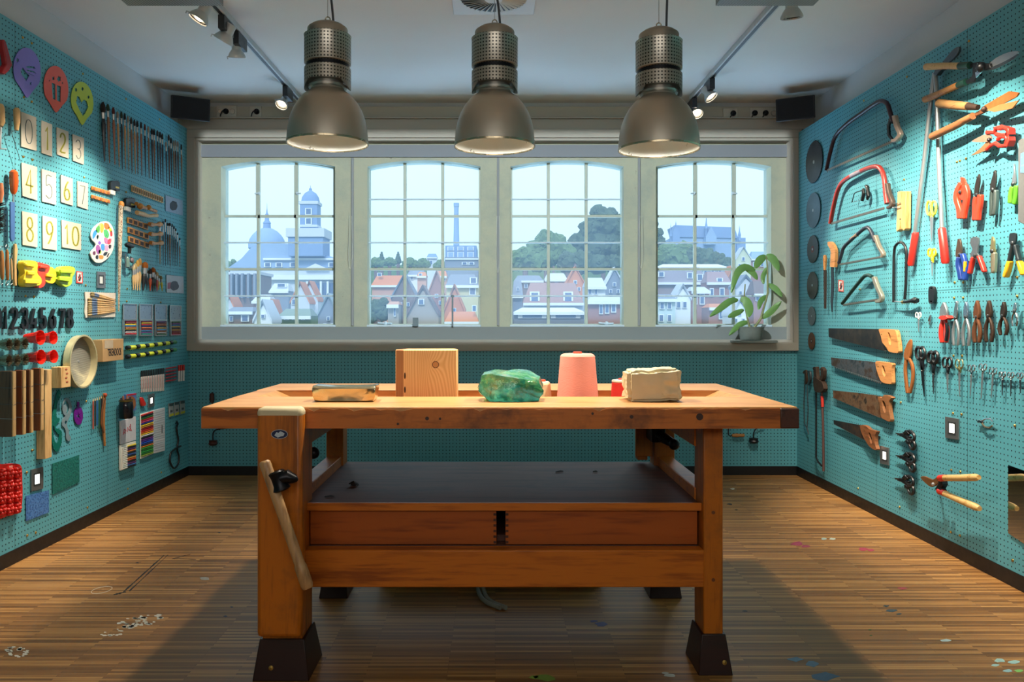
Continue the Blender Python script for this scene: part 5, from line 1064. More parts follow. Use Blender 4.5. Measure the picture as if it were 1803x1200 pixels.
for x, y, w_, h, lab in ((195,318,16.5,25,'black and white self-inking stamp at the end of the little stamp rows'), (222,348,17,24,'black and white self-inking stamp next to the round wooden knobs')):
    t = thing('ink_stamp', lab, 'ink stamp', wl_loc(WL, x+8, y+h)); 
    obj('cover', pol(WL, [(x,y+2),(x+3,y),(x+w_-3,y),(x+w_,y+3),(x+w_,y+h-6),(x+w_-7,y+h-7),(x+w_-7,y+h-9),(x,y+h-10)], .004, .022), M_BLK, t, bevel=.004)
    obj('base', pol(WL, [(x+.4,y+h-9),(x+w_-8,y+h-7),(x+w_-8,y+h+1),(x+.4,y+h-2)], .004, .021), M_WHITE, t, bevel=.002)
    obj('label_window', pol(WL, [(x+9,y+10),(x+15,y+11),(x+15,y+14),(x+9,y+13)], .0215, .0232), mat('c9b85a', .5), t)
for q, lab, c1, bl in (((291.5,343.5),'grey photo card with a dark fingerprint shape below the long brush row','8ea2b8','2d3440'), ((293,483.5),'white card with a dark grey scribble beside the mixed brushes','b9bcc6','4a4a55')):
    x, y = q; t = thing('picture_card', lab, 'card', wl_loc(WL, x+15, y+32)); obj('card', pol(WL, [(x,y),(x+30,y+9 if y<400 else y+3),(x+30.5,y+36 if y<400 else y+33),(x+.5,y+27.5 if y<400 else y+31)], .003, .005), mat(c1, .4), t)
    yy = y+17; obj('print', pol(WL, [(x+14+8*math.cos(a)*(.8+.3*R.random()), yy+2+9*math.sin(a)*(.8+.3*R.random())) for a in [j*.45 for j in range(14)]], .0049, .0054), mat(bl, .6), t)
    if y > 400: obj('print', pol(WL, [(x+2,y+14),(x+8,y+13),(x+9,y+24),(x+2,y+25)], .0049, .0053), mat('a85a6a', .6), t)
# --- palette
out = [(178,391),(190,390),(198,399),(201,412),(201,428),(198,442),(190,454),(178,462),(168,461),(161,452),(160.5,443),(167,436),(169,429),(162,421),(161,411),(166,400)]
t = thing('paint_palette', 'white kidney-shaped painter\'s palette covered with bright colour patches', 'palette', wl_loc(WL, 180, 462)); out = smooth(out, 3, True)
obj('board', pol(WL, out, .008, .014, [ell(172.5,417.5,2.4,4.5,12)]), M_WHITE, t)
for (pts, c) in (([(163,414),(166,406),(171,405),(170,412),(164,421)],'3f9ad8'), ([(169,402),(175,396),(176,404),(174,410),(170,408)],'58b04a'), ([(177,396),(182,394),(183,402),(180,410),(177,406)],'f0b83a'), ([(184,392),(191,394),(193,401),(188,404),(184,400)],'f07a2a'), ([(183,405),(188,404),(192,412),(190,419),(184,416)],'4cb86a'), ([(191,399),(196,402),(197,408),(193,407)],'f4d03a'), ([(194,408),(197,406),(198,414),(195,416)],'d82a2a'), ([(178,413),(183,418),(180,426),(176,421)],'dfe0f0'), ([(184,418),(190,421),(189,430),(184,426)],'e87ab0'), ([(190,422),(196,420),(195,428),(190,430)],'e8485a'), ([(170,432),(174,431),(178,440),(173,448),(169,440)],'a85aa8'), ([(178,430),(184,430),(184,440),(179,440)],'4a9ae0'), ([(185,432),(191,432),(190,442),(185,440)],'f0a0c8'), ([(192,431),(196,431),(195,437),(192,437)],'3a2430'), ([(164,443),(168,442),(168,448),(164,448)],'6a2a50'), ([(169,450),(173,449),(173,456),(169,455)],'24202a'), ([(175,449),(182,450),(181,456),(175,455)],'f0902a'), ([(184,444),(190,444),(186,450),(182,449)],'20202c'), ([(174,440),(178,441),(178,446),(174,446)],'a8d04a'), ([(175,424),(178,427),(176,431),(173,428)],'8a5ad0'), ([(188,452),(190,447),(193,445),(190,452)],'403038'), ([(172,398),(177,393),(181,392),(177,396)],'c8e070')):
    obj('paint_patch', pol(WL, smooth(pts, 2, True), .0138, .0148), mat(c, .3, var=.05), t)
# splattered stick
def splat():
    n = N('splattered_wood'); p = n.coord('Object'); a = n.noise(p, 90, 4, .7); col = n.ramp(a, [(.42, '6a5a48'), (.47, 'd8ccb8'), (.55, '9c8a70'), (.62, '3c4a50'), (.68, 'c86a4a')]); n.l(col, n.b.inputs['Base Color']); n.set(Roughness=.6); return n.m
t = thing('mahl_stick', 'long paint-splattered stick with round wooden tip hanging on the panel seam', 'stick', wl_loc(WL, 209, 548))
obj('shaft', WL.tube(G(), [(212.5,362),(211.5,400),(210.6,450),(209.8,500),(209,548)], [.013,.014,.011,.008,.004], .03, 12), splat(), t); obj('tip', G().ball(WL.P(213.6,360,.03), (.017,.017,.022)), W_OR2, t)
# no-touching signs
def notouch(w, x, y, sx, sy, label):
    t = thing('no_touching_sign', label, 'sign', wl_loc(w, x+sx/2, y+sy)); Q = lambda l: [(x+sx*a, y+sy*b) for a, b in l]
    obj('plate', pol(w, Q([(0,0),(1,.06),(1,1.04),(0,1)]), .002, .004), M_WHITE, t)
    obj('border', pol(w, Q([(0,0),(1,.06),(1,1.04),(0,1)]), .0039, .0046, [Q([(.13,.09),(.87,.13),(.87,.95),(.13,.9)])]), mat('d4453a', .5), t)
    obj('hand', pol(w, Q([(.38,.82),(.3,.6),(.24,.44),(.3,.42),(.38,.52),(.38,.24),(.45,.24),(.48,.46),(.52,.2),(.59,.22),(.56,.48),(.66,.28),(.72,.32),(.64,.56),(.76,.46),(.78,.53),(.62,.78),(.6,.86)]), .0041, .0048), M_BLK, t)
    obj('strike', rib(w, Q([(.18,.86),(.82,.2)]), sx*.09, .0047, .0053), mat('d4453a', .5), t)
notouch(WL, 134.5, 477, 11.5, 21, 'white no-touching sign with red border beside the green sand mould')
# wall plates
def plate(w, x0, x1, y0, y1, label, lit, sk=0, metal='8b8c8e'):
    t = thing('wall_plate', label, 'wall light' if lit else 'switch', wl_loc(w, (x0+x1)/2, y1)); Q = lambda l: [(x0+(x1-x0)*a, y0+(y1-y0)*b + sk*(a-.5)) for a, b in l]
    obj('plate', pol(w, Q([(0,0),(1,0),(1,1),(0,1)]), .002, .008, [Q([(.24,.22),(.76,.22),(.76,.78),(.24,.78)])]), mat(metal, .35, .7, .15), t)
    obj('inner_frame', pol(w, Q([(.22,.2),(.78,.2),(.78,.8),(.22,.8)]), .002, .0095, [Q([(.29,.28),(.71,.28),(.71,.72),(.29,.72)])]), mat('55585c', .4, .6), t)
    if lit:
        m = MC.get('litp')
        if not m: q = N('lit_panel'); q.b.inputs['Base Color'].default_value = (.9,.9,.85,1); q.b.inputs['Emission Color'].default_value = (1,.96,.86,1); q.b.inputs['Emission Strength'].default_value = 1.6; m = MC['litp'] = q.m
    else: m = mat('e6e9e6', .3)
    obj('panel', pol(w, Q([(.28,.27),(.72,.27),(.72,.73),(.28,.73)]), .002, .0075), m, t, label='glowing white panel' if lit else None)
plate(WL, 171.5, 186, 478, 507, 'steel switch plate with white rocker left unlit beside the brush pack', False, 1)
plate(WL, 55.5, 76.5, 824, 862, 'steel wall plate with glowing white panel above the blue texture sheet', True, -5)
plate(WL, 262, 272, 693.5, 716, 'small steel wall plate with glowing white panel above the big pencil set', True, -3)
plate(WR, 1664, 1687, 735, 772, 'steel wall plate with glowing white panel near the small silver nippers', True, 4)
plate(WR, 1549, 1564.5, 786, 817, 'steel wall plate with glowing white panel between the smallest saw and black scissors', True, 4)
# --- sand moulds
def mould(pts, n, c, label, ridges=()):
    n *= .5; t = thing('sand_mould', label, 'sand mould', wl_loc(WL, pts[0][0], max(p[1] for p in pts)), 'castle sand moulds'); g = pol(WL, smooth(pts, 3, True), .01, n)
    obj('shell', g, mat(c, .35, var=.12, scale=25), t, bevel=.010)
    for r_ in ridges: obj('turret', rib(WL, r_[:2], r_[2], n - .002, n + .012), mat(c, .35, var=.12, scale=25), t, bevel=.004)
mould([(43,460),(52,458),(66,462),(66,480),(73,490),(72,500),(60,504),(45,504),(42,492),(44,480),(42,470)], .08, 'e8d22e', 'big yellow castle-shaped sand mould below the 8 card', [((46,465),(62,468),6),((45,495),(70,496),8),((50,480),(62,481),7)])
mould([(64,462),(78,464),(88,468),(86,478),(80,486),(80,500),(72,507),(64,503),(70,490),(66,478)], .06, 'e0402a', 'red castle sand mould squeezed between the two yellow ones', [((72,469),(85,471),5)])
mould([(84,474),(92,470),(99,480),(98,494),(92,499),(82,496),(78,488)], .055, 'f0c42a', 'smaller golden yellow sand mould beside the red one', [((84,484),(94,486),6)])
mould([(108,470),(122,468),(132,472),(132,480),(128,488),(126,500),(116,505),(107,499),(102,491),(107,484),(103,478)], .07, 'a8cc30', 'lime green sand mould hanging alone beside the red-bordered sign', [((108,477),(128,478),7),((106,490),(124,492),8)])
# --- brush pack
t = thing('cloth_pad', 'white cloth pad behind the fan of pale brushes', 'cloth', wl_loc(WL, 176, 558)); obj('sheet', pol(WL, [(149.5,513.5),(177,514.5),(203.5,515.5),(203,557.5),(176,558.5),(151,559),(149.5,548),(151,530)], .003, .008), mat('e6ddd0', .8, bump=.3, scale=60), t, bevel=.001)
ys = [(515.5,527),(519,529),(526,531.5),(531,534),(535,537.5),(539,541),(542.5,543.5),(546,545),(549.5,546),(554.5,548)]
for i, (a, b) in enumerate(ys): brush(WL, 155 + (5 if i < 2 else 0), a, 203, b, 'pale wooden brush lying sideways on the white cloth, %s from the top' % ORD[i], 'pale brushes fanned on white cloth', mat('a89468', .9), W_LT, mat('7d93b8', .4, .5), hw=2.6, hf=.12, ff=.2, n=.013)
# --- metal cutters
for i, (x, y) in enumerate(((-1,606),(13,606),(28,604),(-1,634),(14,634),(29,632))):
    c = WL.P(x, y, .02); g = G(); k = 24
    lab = '%s fluted tin cutter in the %s row at the picture edge' % (('first', 'second', 'third')[i % 3], ('upper', 'lower')[i // 3])
    a = [];
    for h, s_ in ((.0, .55), (.045, 1)):
        for j in range(k): r_ = (.030 if j % 2 else .021) * s_; th = j*2*math.pi/k; a.append(Vector((c.x + h, c.y + r_*math.cos(th), c.z + r_*math.sin(th))))
    a += [v + Vector((0, 0, 0)) + (Vector((v.x, c.y, c.z)) - v).normalized()*.0012 for v in a]; n2 = 2*k; fs = []
    for j in range(k): jn = (j+1) % k; fs += [(j, jn, k+jn, k+j), (n2+j, n2+k+j, n2+k+jn, n2+jn), (k+j, k+jn, n2+k+jn, n2+k+j)]
    fs.append(tuple(range(k))); g.add(a, fs); tag1('fluted_cutter', g, mat('b8b09c', .25, .9, .3), lab, 'cutter', 'fluted tin cutters')
# --- red fluted cups
for i, (x, y) in enumerate(((45,595),(70,595),(46,629),(71,628))):
    ax = Vector((1, -.1, .04)).normalized(); c = WL.P(x, y, .02); sc_ = .88 if i % 2 == 0 else .82
    t = thing('fluted_cup', 'red translucent fluted plastic cup, %s of the four under the black numerals' % ('upper front', 'upper rear', 'lower front', 'lower rear')[i], 'cup', c, 'four red fluted cups')
    prof = [(.022, 0), (.024, .01), (.030, .06), (.040, .088), (.038, .088), (.028, .06), (.021, .006), (.0001, .004)]
    g = G(); k = 28; u = ax.orthogonal().normalized(); w_ = ax.cross(u); vs = []; fs = []
    for pi, (r_, h) in enumerate(prof):
        for j in range(k): th = 2*math.pi*j/k; rr_ = r_*sc_*(1 + (.03 if j % 2 else -.03)*(pi not in (0, 7))); vs.append(c + ax*h*sc_ + (u*math.cos(th)+w_*math.sin(th))*rr_)
    for pi in range(len(prof)-1):
        for j in range(k): fs.append((pi*k+j, pi*k+(j+1) % k, (pi+1)*k+(j+1) % k, (pi+1)*k+j))
    fs.append(tuple(reversed(range(k)))); g.add(vs, fs); obj('cup', g, mat('ea2a1c', .25, var=.1), t)
# --- round ribbed pan
c = WL.P(134, 636, .012); ax = Vector((1, 0, 0)); Rr = .150
Yc = c.y; t = thing('round_pan', 'round ribbed cream and grey metal pan hanging beside the cardboard box', 'pan', WL.P(134, 680, 0))
ry = 46/F*Yc; r_y = ry
def rim_prof(): return [(r_y*.93, 0), (r_y*.99, .004), (r_y*.995, .036), (r_y*1.02, .04), (r_y*1.02, .044), (r_y*.96, .044), (r_y*.93, .01)]
g = G(); k = 90; vs = []; fs = []; pr = rim_prof()
for pi, (r_, h) in enumerate(pr):
    for j in range(k): th = 2*math.pi*j/k; q = r_*(1 + (.008 if j % 2 else -.006)); vs.append(Vector((c.x + h, c.y + q*math.cos(th), c.z + q*math.sin(th))))
for pi in range(len(pr)-1):
    for j in range(k): fs.append((pi*k+j, pi*k+(j+1) % k, (pi+1)*k+(j+1) % k, (pi+1)*k+j))
g.add(vs, fs); obj('rim', g, mat('cfc49c', .35, .4, .2), t)
def ribm():
    n = N('ribbed_metal'); s = n.new('SeparateXYZ'); n.l(n.coord('Object'), s.inputs[0]); w = n.math('SINE', n.math('MULTIPLY', s.outputs[2], 1400)); n.b.inputs['Base Color'].default_value = lin('a8a69c'); n.set(Metallic=.6, Roughness=.4); n.bump(w, .6, .003); return n.m
obj('base', G().lathe([(.0001, .012), (r_y*.94, .012), (r_y*.94, .003), (.0001, .003)], c, ax, 48), ribm(), t); obj('centre_stud', G().lathe([(.0001, .017), (.006, .016), (.007, .012)], c, ax, 12), M_STEEL, t)
# --- cardboard box with lettering
xa = WL.P(162.5, 0, 0).y; t = thing('cardboard_box', 'brown cardboard box lettered TEKENDOOS fixed to the pegboard', 'box', WL.P(190, 637, 0))
y0 = 4.474; y1 = WL.P(217.5, 617, .062).y; zt = at(0, 598, y0).z if False else WL.P(181, 598.5, .062).z; zb = WL.P(181, 637.5, .062).z
zb = H + (CY - 637) / F * y0; zt = H + (CY - 598) / F * y0
obj('carton', G().box((XL + .001, y0, zb), (XL + .062, y1, zt)), mat('c39a68', .75, var=.12, scale=30), t, bevel=.002)
obj('paper_label', G().box((XL + .0618, y0 + .02, zt - .05), (XL + .0628, y0 + .12, zt - .004)), mat('cbb79c', .7), t)
def letters(txt, parent, org, ux, uz, w, h, m, name='lettering', bold=.02):
    cu = D.curves.new('txt', 'FONT'); cu.body = txt; cu.offset = bold; cu.extrude = .01; ob = D.objects.new('txt', cu); COL.objects.link(ob)
    dg = bpy.context.evaluated_depsgraph_get(); me = D.meshes.new_from_object(ob.evaluated_get(dg)); D.objects.remove(ob)
    xs = [v.co.x for v in me.vertices]; ys = [v.co.y for v in me.vertices]; a, b, c_, d = min(xs), max(xs), min(ys), max(ys); nn = Vector(ux).cross(Vector(uz)).normalized()
    vs = [Vector(org) + Vector(ux)*((v.co.x-a)/(b-a)*w) + Vector(uz)*((v.co.y-c_)/(d-c_)*h) + nn*(v.co.z*.03) for v in me.vertices]
    g = G().add(vs, [list(p.vertices) for p in me.polygons]); D.meshes.remove(me); return obj(name, g, m, parent)
letters('TEKENDOOS', t, (XL + .0625, y0 + .055, zb + .030), (0, 1, 0), (0, 0, 1), (y1 - y0) - .085, .042, M_BLK)
# --- highlighters
M_HY = mat('dfe62c', .4, var=.05); M_HG = mat('2f8a4a', .4)
for r_, (ya, yb) in enumerate(((612, 603), (627.5, 616.5))):
    for i in range(6):
        u0 = [1160,1250,1335,1415,1490,1560][i]; u1 = [1250,1335,1415,1490,1560,1622][i]; x0 = u0/5.2176; x1 = u1/5.2176 - .8
        ya_ = ya + (yb-ya)*i/5; k = WL.P(x0, ya_, .02).y/F
        t = thing('highlighter', '%s highlighter lying sideways, %s in the %s row below the pencil tins' % ('green and black' if i == 5 else 'yellow and black', ORD[i], ('upper', 'lower')[r_]), 'highlighter', WL.P(x0, ya_+3, 0), 'two rows of highlighters')
        L = lambda u: (x0+(x1-x0)*u, ya_ - 1.2*u, .022)
        obj('cap', WL.tube(G(), [L(0), L(.06), L(.30), L(.32)], [.010,.0135,.0135,.011], .022, 12), M_BLK, t)
        obj('barrel', WL.tube(G(), [L(.32), L(.88), L(.92)], [.0135,.0135,.010], .022, 12), M_HG if i == 5 else M_HY, t)
        if i != 5: obj('print', WL.tube(G(), [L(.55), L(.83)], .0137, .0221, 12), mat('6a7020', .5), t) if False else None
        obj('end_plug', WL.tube(G(), [L(.93), L(1)], [.009,.008], .022, 10), M_BLK if i != 5 else M_HG, t)
# --- tins of pencils
PC = ['2a3a8c','d8406a','e8e0e0','f0a02a','3aa89a','b86a3a','202024','e87a2a','7a3a8c','2f7a3a','d22a2a','f0d02a','4a9ad8','8c2a2a','e0b040']
PN = dict(zip(PC, 'dark blue,pink,white,orange,teal,brown,black,bright orange,purple,green,red,yellow,light blue,dark red,ochre'.split(',')))
tin_nm = ['the open tin nearest the splattered stick', 'the second open tin', 'the third open tin', 'the open tin nearest the window']
for k_i, (x0, x1, yl0, yl1, yt1) in enumerate(((217.5,242,534,562.5,590.5),(246,269.5,534.5,563,591),(273,294.5,535.5,563.5,591),(299.5,319.5,537,564,590.5))):
    t = thing('pencil_tin', 'hinged grey metal pencil tin standing open, ' + tin_nm[k_i].replace('the open tin ', '').replace('the ', '').replace(' open tin', ' of four'), 'pencil tin', WL.P(x0, yt1, 0), 'open pencil tins')
    sl = .8
    obj('lid', pol(WL, [(x0,yl0),(x1,yl0+sl),(x1,yl1-.4),(x0,yl1)], .004, .010), mat('8093a8', .3, .5, .1), t, bevel=.002); obj('lid_rim', pol(WL, [(x0,yl0),(x1,yl0+sl),(x1,yl1-.4),(x0,yl1)], .009, .015, [[(x0+1,yl0+1.2),(x1-1,yl0+sl+1.2),(x1-1,yl1-1.6),(x0+1,yl1-1.2)]]), M_STEEL, t)
    obj('tray', pol(WL, [(x0+1,yl1+.6),(x1,yl1+.2),(x1,yt1-.5),(x0+1.5,yt1)], .004, .009), mat('2a2c34', .5), t); obj('tray_rim', pol(WL, [(x0+1,yl1+.6),(x1,yl1+.2),(x1,yt1-.5),(x0+1.5,yt1)], .008, .020, [[(x0+2,yl1+1.6),(x1-.8,yl1+1.2),(x1-.8,yt1-1.6),(x0+2.4,yt1-1.2)]]), M_STEEL, t)
    rr = random.Random(40 + k_i); cs = PC[:]; rr.shuffle(cs)
    for j in range(9):
        y = yl1 + 3 + j*2.75; c = cs[j]; kk = WL.P(x0, y).y/F
        t2 = tag1('coloured_pencil', WL.tube(G(), [(x0+3.0+rr.random()*1.5, y, .013), (x0+3.8, y-.1, .013), (x1-1.4-rr.random()*1.5, y-.3, .013)], [.001, .0036, .0036], .013, 7), mat(c, .4), '%s coloured pencil, %s from the top in %s' % (PN[c], ORD[j], tin_nm[k_i]), 'pencil', 'coloured pencils in the four tins')
# --- fineliners, crayons, markers
for i in range(14):
    x = (1300 + i*15.6)/5.2176; ya = 580 + (377 - i*1.95)/5.2176; yc = 580 + (432 - i*1.95)/5.2176; yb = 580 + (576 - i*1.1)/5.2176
    t = thing('fineliner', 'white fineliner pen with black cap, %s in the fence-like row under the highlighters' % ORD[i], 'pen', WL.P(x, yb, 0), 'white pens with black caps')
    obj('barrel', WL.tube(G(), [(x,yc),(x,yb-1),(x,yb)], [.0042,.0042,.003], .012, 8), mat('e8d8d4', .4), t); obj('cap', WL.tube(G(), [(x,ya),(x,yc)], .0048, .012, 8), M_BLK, t); obj('stripe', WL.tube(G(), [(x+.35,yc+3,.0165),(x+.35,yb-6,.0165)], .0009, .0165, 5), mat('c85a5a', .5), t)
for i in range(5):
    ya = 580 + (352 + i*29)/5.2176; tag1('red_crayon', WL.tube(G(), [(291.5,ya+1.4),(293,ya+1.1),(308.5,ya-1.6),(310,ya-2)], [.002,.0052,.0052,.0046], .012, 8), mat('a8222c', .4), 'red crayon lying sideways, %s from the top beside the black-capped pens' % ORD[i], 'crayon', 'red crayons stacked sideways')
for i in range(3):
    x = 315.2 + i*4; t = thing('marker', 'white marker with red cap, %s of three near the window frame corner' % ORD[i], 'marker', WL.P(x, 671, 0), 'red-capped markers')
    obj('cap', WL.tube(G(), [(x,642.5-i*.4),(x,652.5-i*.4)], [.0075,.008], .012, 10), M_RED, t); obj('barrel', WL.tube(G(), [(x,652.5-i*.4),(x,671-i*.5)], [.0078,.0072], .012, 10), mat('e6e0dc', .4), t)
tag1('plastic_clip', pol(WL, [(248.5,699),(252,699),(254,703),(258,711),(256,714),(250.5,714.5),(249,707)], .004, .016), M_RED, 'small red plastic clip beside the small glowing wall plate', 'clip', bevel=.003)
# --- bound wooden moulds
for i, (x0, x1, xe, y0, y1, m, lab) in enumerate(((-3,20.5,25,653,769,('5a4634','30241a'),'widest bound wooden block at the picture edge, dark olive brown face'),(25,38.5,41.5,651.5,765.5,('8a4522','5c2a12'),'reddish brown bound wooden block, second of the four'),(41.5,51.5,55,650.5,762.5,('6a3a1e','3e2010'),'narrow dark brown bound wooden block, third of the four'),(55.5,70,73.8,648,758,('8a4a22','5a2c14'),'bound wooden block nearest the pale plank'))):
    t = thing('bound_block', lab, 'wooden block', WL.P(x0, y1, 0), 'four wire-bound wooden blocks'); n = .12
    Ya = WL.P(x1, 700, n).y; Yb_ = WL.P(xe, 700, n).y; z0 = H + (CY-y1)/F*Ya; z1 = H + (CY-y0)/F*Ya; wn_ = (x1-x0)/F*Ya
    xw = (x1-CX)/F*Ya
    obj('block', G().box((max(XL+.004, xw - wn_*1.0), Ya, z0), (xw, Ya + .024, z1)), wood(m[0], m[1], 2, 14, .4, .1), t, bevel=.002)
    obj('pale_edge', G().box((xw + .0002, Ya + .002, z0 + .002), (xw + .002 + (xe-x1)/F*Ya*.0 + .004, Ya + .0225, z1 - .002)), W_LT, t)
    for zz in (.28, .5, .75): z = z0 + (z1-z0)*zz; obj('binding_wire', G().tube([(max(XL+.004, xw-wn_), Ya-.001, z), (xw, Ya-.001, z - .002), (xw+.006, Ya+.006, z-.006), (xw + .0065, Ya+.022, z - .002)], .0012, 5), M_DSTEEL if zz != .28 else M_STEEL, t)
Ya = 4.0; 
def blockcam(x0, x1, xe, y0, y1, Y, m, bev=.002):
    a = at(x0, y1, Y); b = at(x1, y0, Y); dep = 0
    # depth such that the far room-side edge shows at xe
    Y2 = (b.x) * F / (xe - CX) if xe > x1 else Y + .05
    return G().box((a.x, Y, a.z), (b.x, Y2, b.z))
q = at(65, 808, 4.02); tag1('pale_plank', G().box((XL + .002, 3.93, H + (CY-808)/F*3.93), (XL + .045, 3.99, H + (CY-651)/F*3.93)), W_LT, 'long pale wooden plank standing behind the bound blocks', 'plank', bevel=.002)
t = thing('small_block', 'short pale wooden block with reddish carved marks beside the pale plank', 'wooden block', WL.P(92, 683, 0)); Y1 = 4.06
obj('block', G().box((XL + .002, Y1, H + (CY-683)/F*Y1), (XL + .055, Y1 + .09, H + (CY-646)/F*Y1)), W_LT, t, bevel=.002)
for j in range(4): z = H + (CY - 651 - j*7.5)/F*Y1; obj('mark', G().ball((XL + .0553, Y1 + .045 + .008*(j % 2), z), (.0012, .012, .006), 8, 5), mat('a85a3a', .7), t)
# --- curves, pencils
fc = [(103.5,686),(106.5,688),(106.5,698),(102,706),(99.5,722),(100,734),(105,736),(104,742),(99,748),(98.5,753),(104,755),(109,760),(109,775),(106,788),(100,795),(94,788),(91,768),(91,745),(93.5,725),(97.5,705),(100,694)]
tag1('french_curve', pol(WL, smooth(fc, 3, True), .004, .007, [smooth([(93,752),(95,749),(97,757),(103,764),(105,763),(103,775),(99,780),(95,770)], 2, True)]), mat('1a6e62', .25), 'dark green french curve drawing template on the pegboard', 'drawing template')
gc = [(116,700),(122,702),(126,712),(126,724),(123,732),(119,742),(118.5,750),(121,757),(121.5,765),(124.5,768),(124,774),(120,776),(116.5,770),(116,758),(113,752),(109.5,748),(110,738),(115,732),(112,728),(110,720),(110,712),(113,704)]
tag1('french_curve', pol(WL, smooth(gc, 3, True), .004, .006, [smooth([(115,706),(120,708),(122,718),(119,728),(117,726),(119,717),(116,711),(113,714),(112,712)], 2, True), ell(116,743,2.2,3,8)]), mat('7d929c', .2), 'grey translucent french curve beside the dark green one', 'drawing template')
pc = ell(138.5, 731, 7.8, 16.5, 28); pc = pc[:19] + [(136.5,715.5),(136.3,711),(136.3,707),(139.5,706.5),(140.5,711),(140,716)] + pc[23:]
tag1('round_template', pol(WL, pc, .004, .007, [spk(138.5, 732, 4.6, 9, 5, .28)]), mat('6a1a86', .3), 'purple round template with a star cut-out and hanging tab', 'drawing template')
for i, (x, y0, y1, c, nm) in enumerate(((164,701,755,'b8472f','brick red'),(167.6,700,750,'23262c','black'),(171,699,748,'2a6ab0','blue'),(175,698,754,'2a5a3a','dark green'),(178.4,696,742,'1f2226','slim black'))):
    t = thing('pencil', '%s pencil hanging point up in the group beside the wooden compass' % nm, 'pencil', WL.P(x, y1, 0), 'upright pencils beside the compass')
    obj('barrel', WL.tube(G(), [(x,y0+5),(x,y1)], .0042, .012, 7), mat(c, .4), t); obj('point', WL.tube(G(), [(x,y0),(x,y0+5)], [.0006,.0040], .012, 7), W_LT, t)
t = thing('compass', 'long wooden drawing compass hanging with two legs together', 'compass', WL.P(185, 785, 0)); obj('leg', rib(WL, [(185.5,692),(184,720),(183,745),(185.8,785)], [4,3.6,4.4,2.2], .006, .014), W_MID, t, bevel=.002); obj('leg', rib(WL, [(185.5,700),(181,722),(180,745),(184,762)], [3,2.6,4,1.6], .014, .020), W_DK, t, bevel=.002)
obj('hinge', G().ball(WL.P(185.5,695,.018), (.010,.010,.012)), mat('c8502a', .4), t)
# --- jar, packets, pads
t = thing('stick_jar', 'dark glass jar filled with black sticks hanging beside the picture packet', 'jar', WL.P(211, 737, 0)); c = at(211, 735, 4.62); c = Vector((XL + .055, 4.77, H + (CY-736)/F*4.77)); k = 4.77/F
obj('body', G().lathe([(.0001,0),(.036,0),(.040,.006),(.041,.07),(.038,.095),(.036,.10)], c, 'Z', 20), mat('15171f', .15, var=.3), t); obj('rim', G().lathe([(.036,.10),(.039,.102),(.039,.112),(.034,.112)], c, 'Z', 20), mat('6a5a2c', .4, .5), t)
for j in range(7): a = j*.9; q = c + Vector((.018*math.cos(a), .018*math.sin(a), .06)); obj('stick', G().tube([q, q + Vector((.008*math.cos(a), .008*math.sin(a), .055 + .01*(j % 3)))], .005, 6), (M_BLK, mat('3a3038', .6), mat('a86a50', .6))[j % 3], t)
t = thing('picture_packet', 'flat packet with a blue and orange landscape picture behind the jar', 'packet', WL.P(232, 725, 0)); obj('packet', pol(WL, [(222,694),(240,691.5),(240,722),(223,725.5)], .004, .018), mat('5a78b8', .35, var=.3, scale=20), t, bevel=.001)
obj('picture', pol(WL, smooth([(226,700),(232,697),(238,702),(239,714),(234,721),(227,722),(224,712)], 2, True), .0178, .0188), mat('a8683a', .5, var=.4, scale=30), t); obj('picture', pol(WL, [(223,693.8),(240,691.8),(240,694.5),(223,697)], .0178, .019), mat('c8283a', .5), t)
t = thing('marker_box', 'open flat box with white lid and red scrawl above a row of striped markers', 'box', WL.P(226, 828, 0))
obj('lid', pol(WL, [(213,741),(239.5,732.5),(239.5,774),(213.5,782)], .004, .016), mat('e2e2ea', .4), t, bevel=.002)
for pts in ([(217,765),(219,755),(222,757),(219,762),(222,762)], [(224,760),(225,752),(229,758),(230,746)], [(228,750),(232,758),(226,756)]): obj('scrawl', rib(WL, pts, .9, .0158, .0172), mat('c8283a', .5), t)
obj('tray', pol(WL, [(213,783.5),(239.5,776),(239.5,818),(213.5,828)], .004, .018), M_WHITE, t, bevel=.002)
rr = random.Random(9)
for j in range(13):
    y = 787 + j*3.05; c = ['e8d02a','202024','6a2a6a','e8802a','202024','3a5aa8','202024','e8a040','c8502a','202024','6a3a7a','3a6ab0','202024'][j]
    t2 = thing('striped_marker', '%s marker with white end, %s from the top in the flat box tray' % ({'e8d02a':'yellow','202024':'black','6a2a6a':'plum','e8802a':'orange','3a5aa8':'blue','e8a040':'amber','c8502a':'rust red','6a3a7a':'violet','3a6ab0':'sky blue'}[c], ORD[j]), 'marker', WL.P(226, y, 0), 'markers in the flat box')
    obj('barrel', WL.tube(G(), [(223.5,y-1.2,.022),(238.8,y-5.6,.022)], .0048, .022, 7), mat(c, .4), t2); obj('white_end', WL.tube(G(), [(215.5,y+1.2,.022),(223.5,y-1.2,.022)], .0048, .022, 7), M_WHITE, t2)
t = thing('felt_pen_set', 'big flat case with white slatted lid opened beside rows of bright pens', 'pen case', WL.P(270, 808, 0))
obj('case', pol(WL, [(247.5,728.5),(270,722),(270,798.5),(247.8,808)], .004, .010), M_WHITE, t, bevel=.002)
obj('lid', pol(WL, [(270.4,722),(290.5,717),(290.5,793),(270.5,798.5)], .004, .014), mat('cfd2d6', .35, var=.15, scale=80), t, bevel=.002)
for j in range(18): y = 727 + j*3.9; obj('slat', rib(WL, [(271.5,y),(289.5,y-5)], .8, .0139, .0152), mat('b4b8bf', .4), t)
obj('print', rib(WL, [(285.5,748),(285.5,762)], .9, .0139, .0156), M_BLK, t)
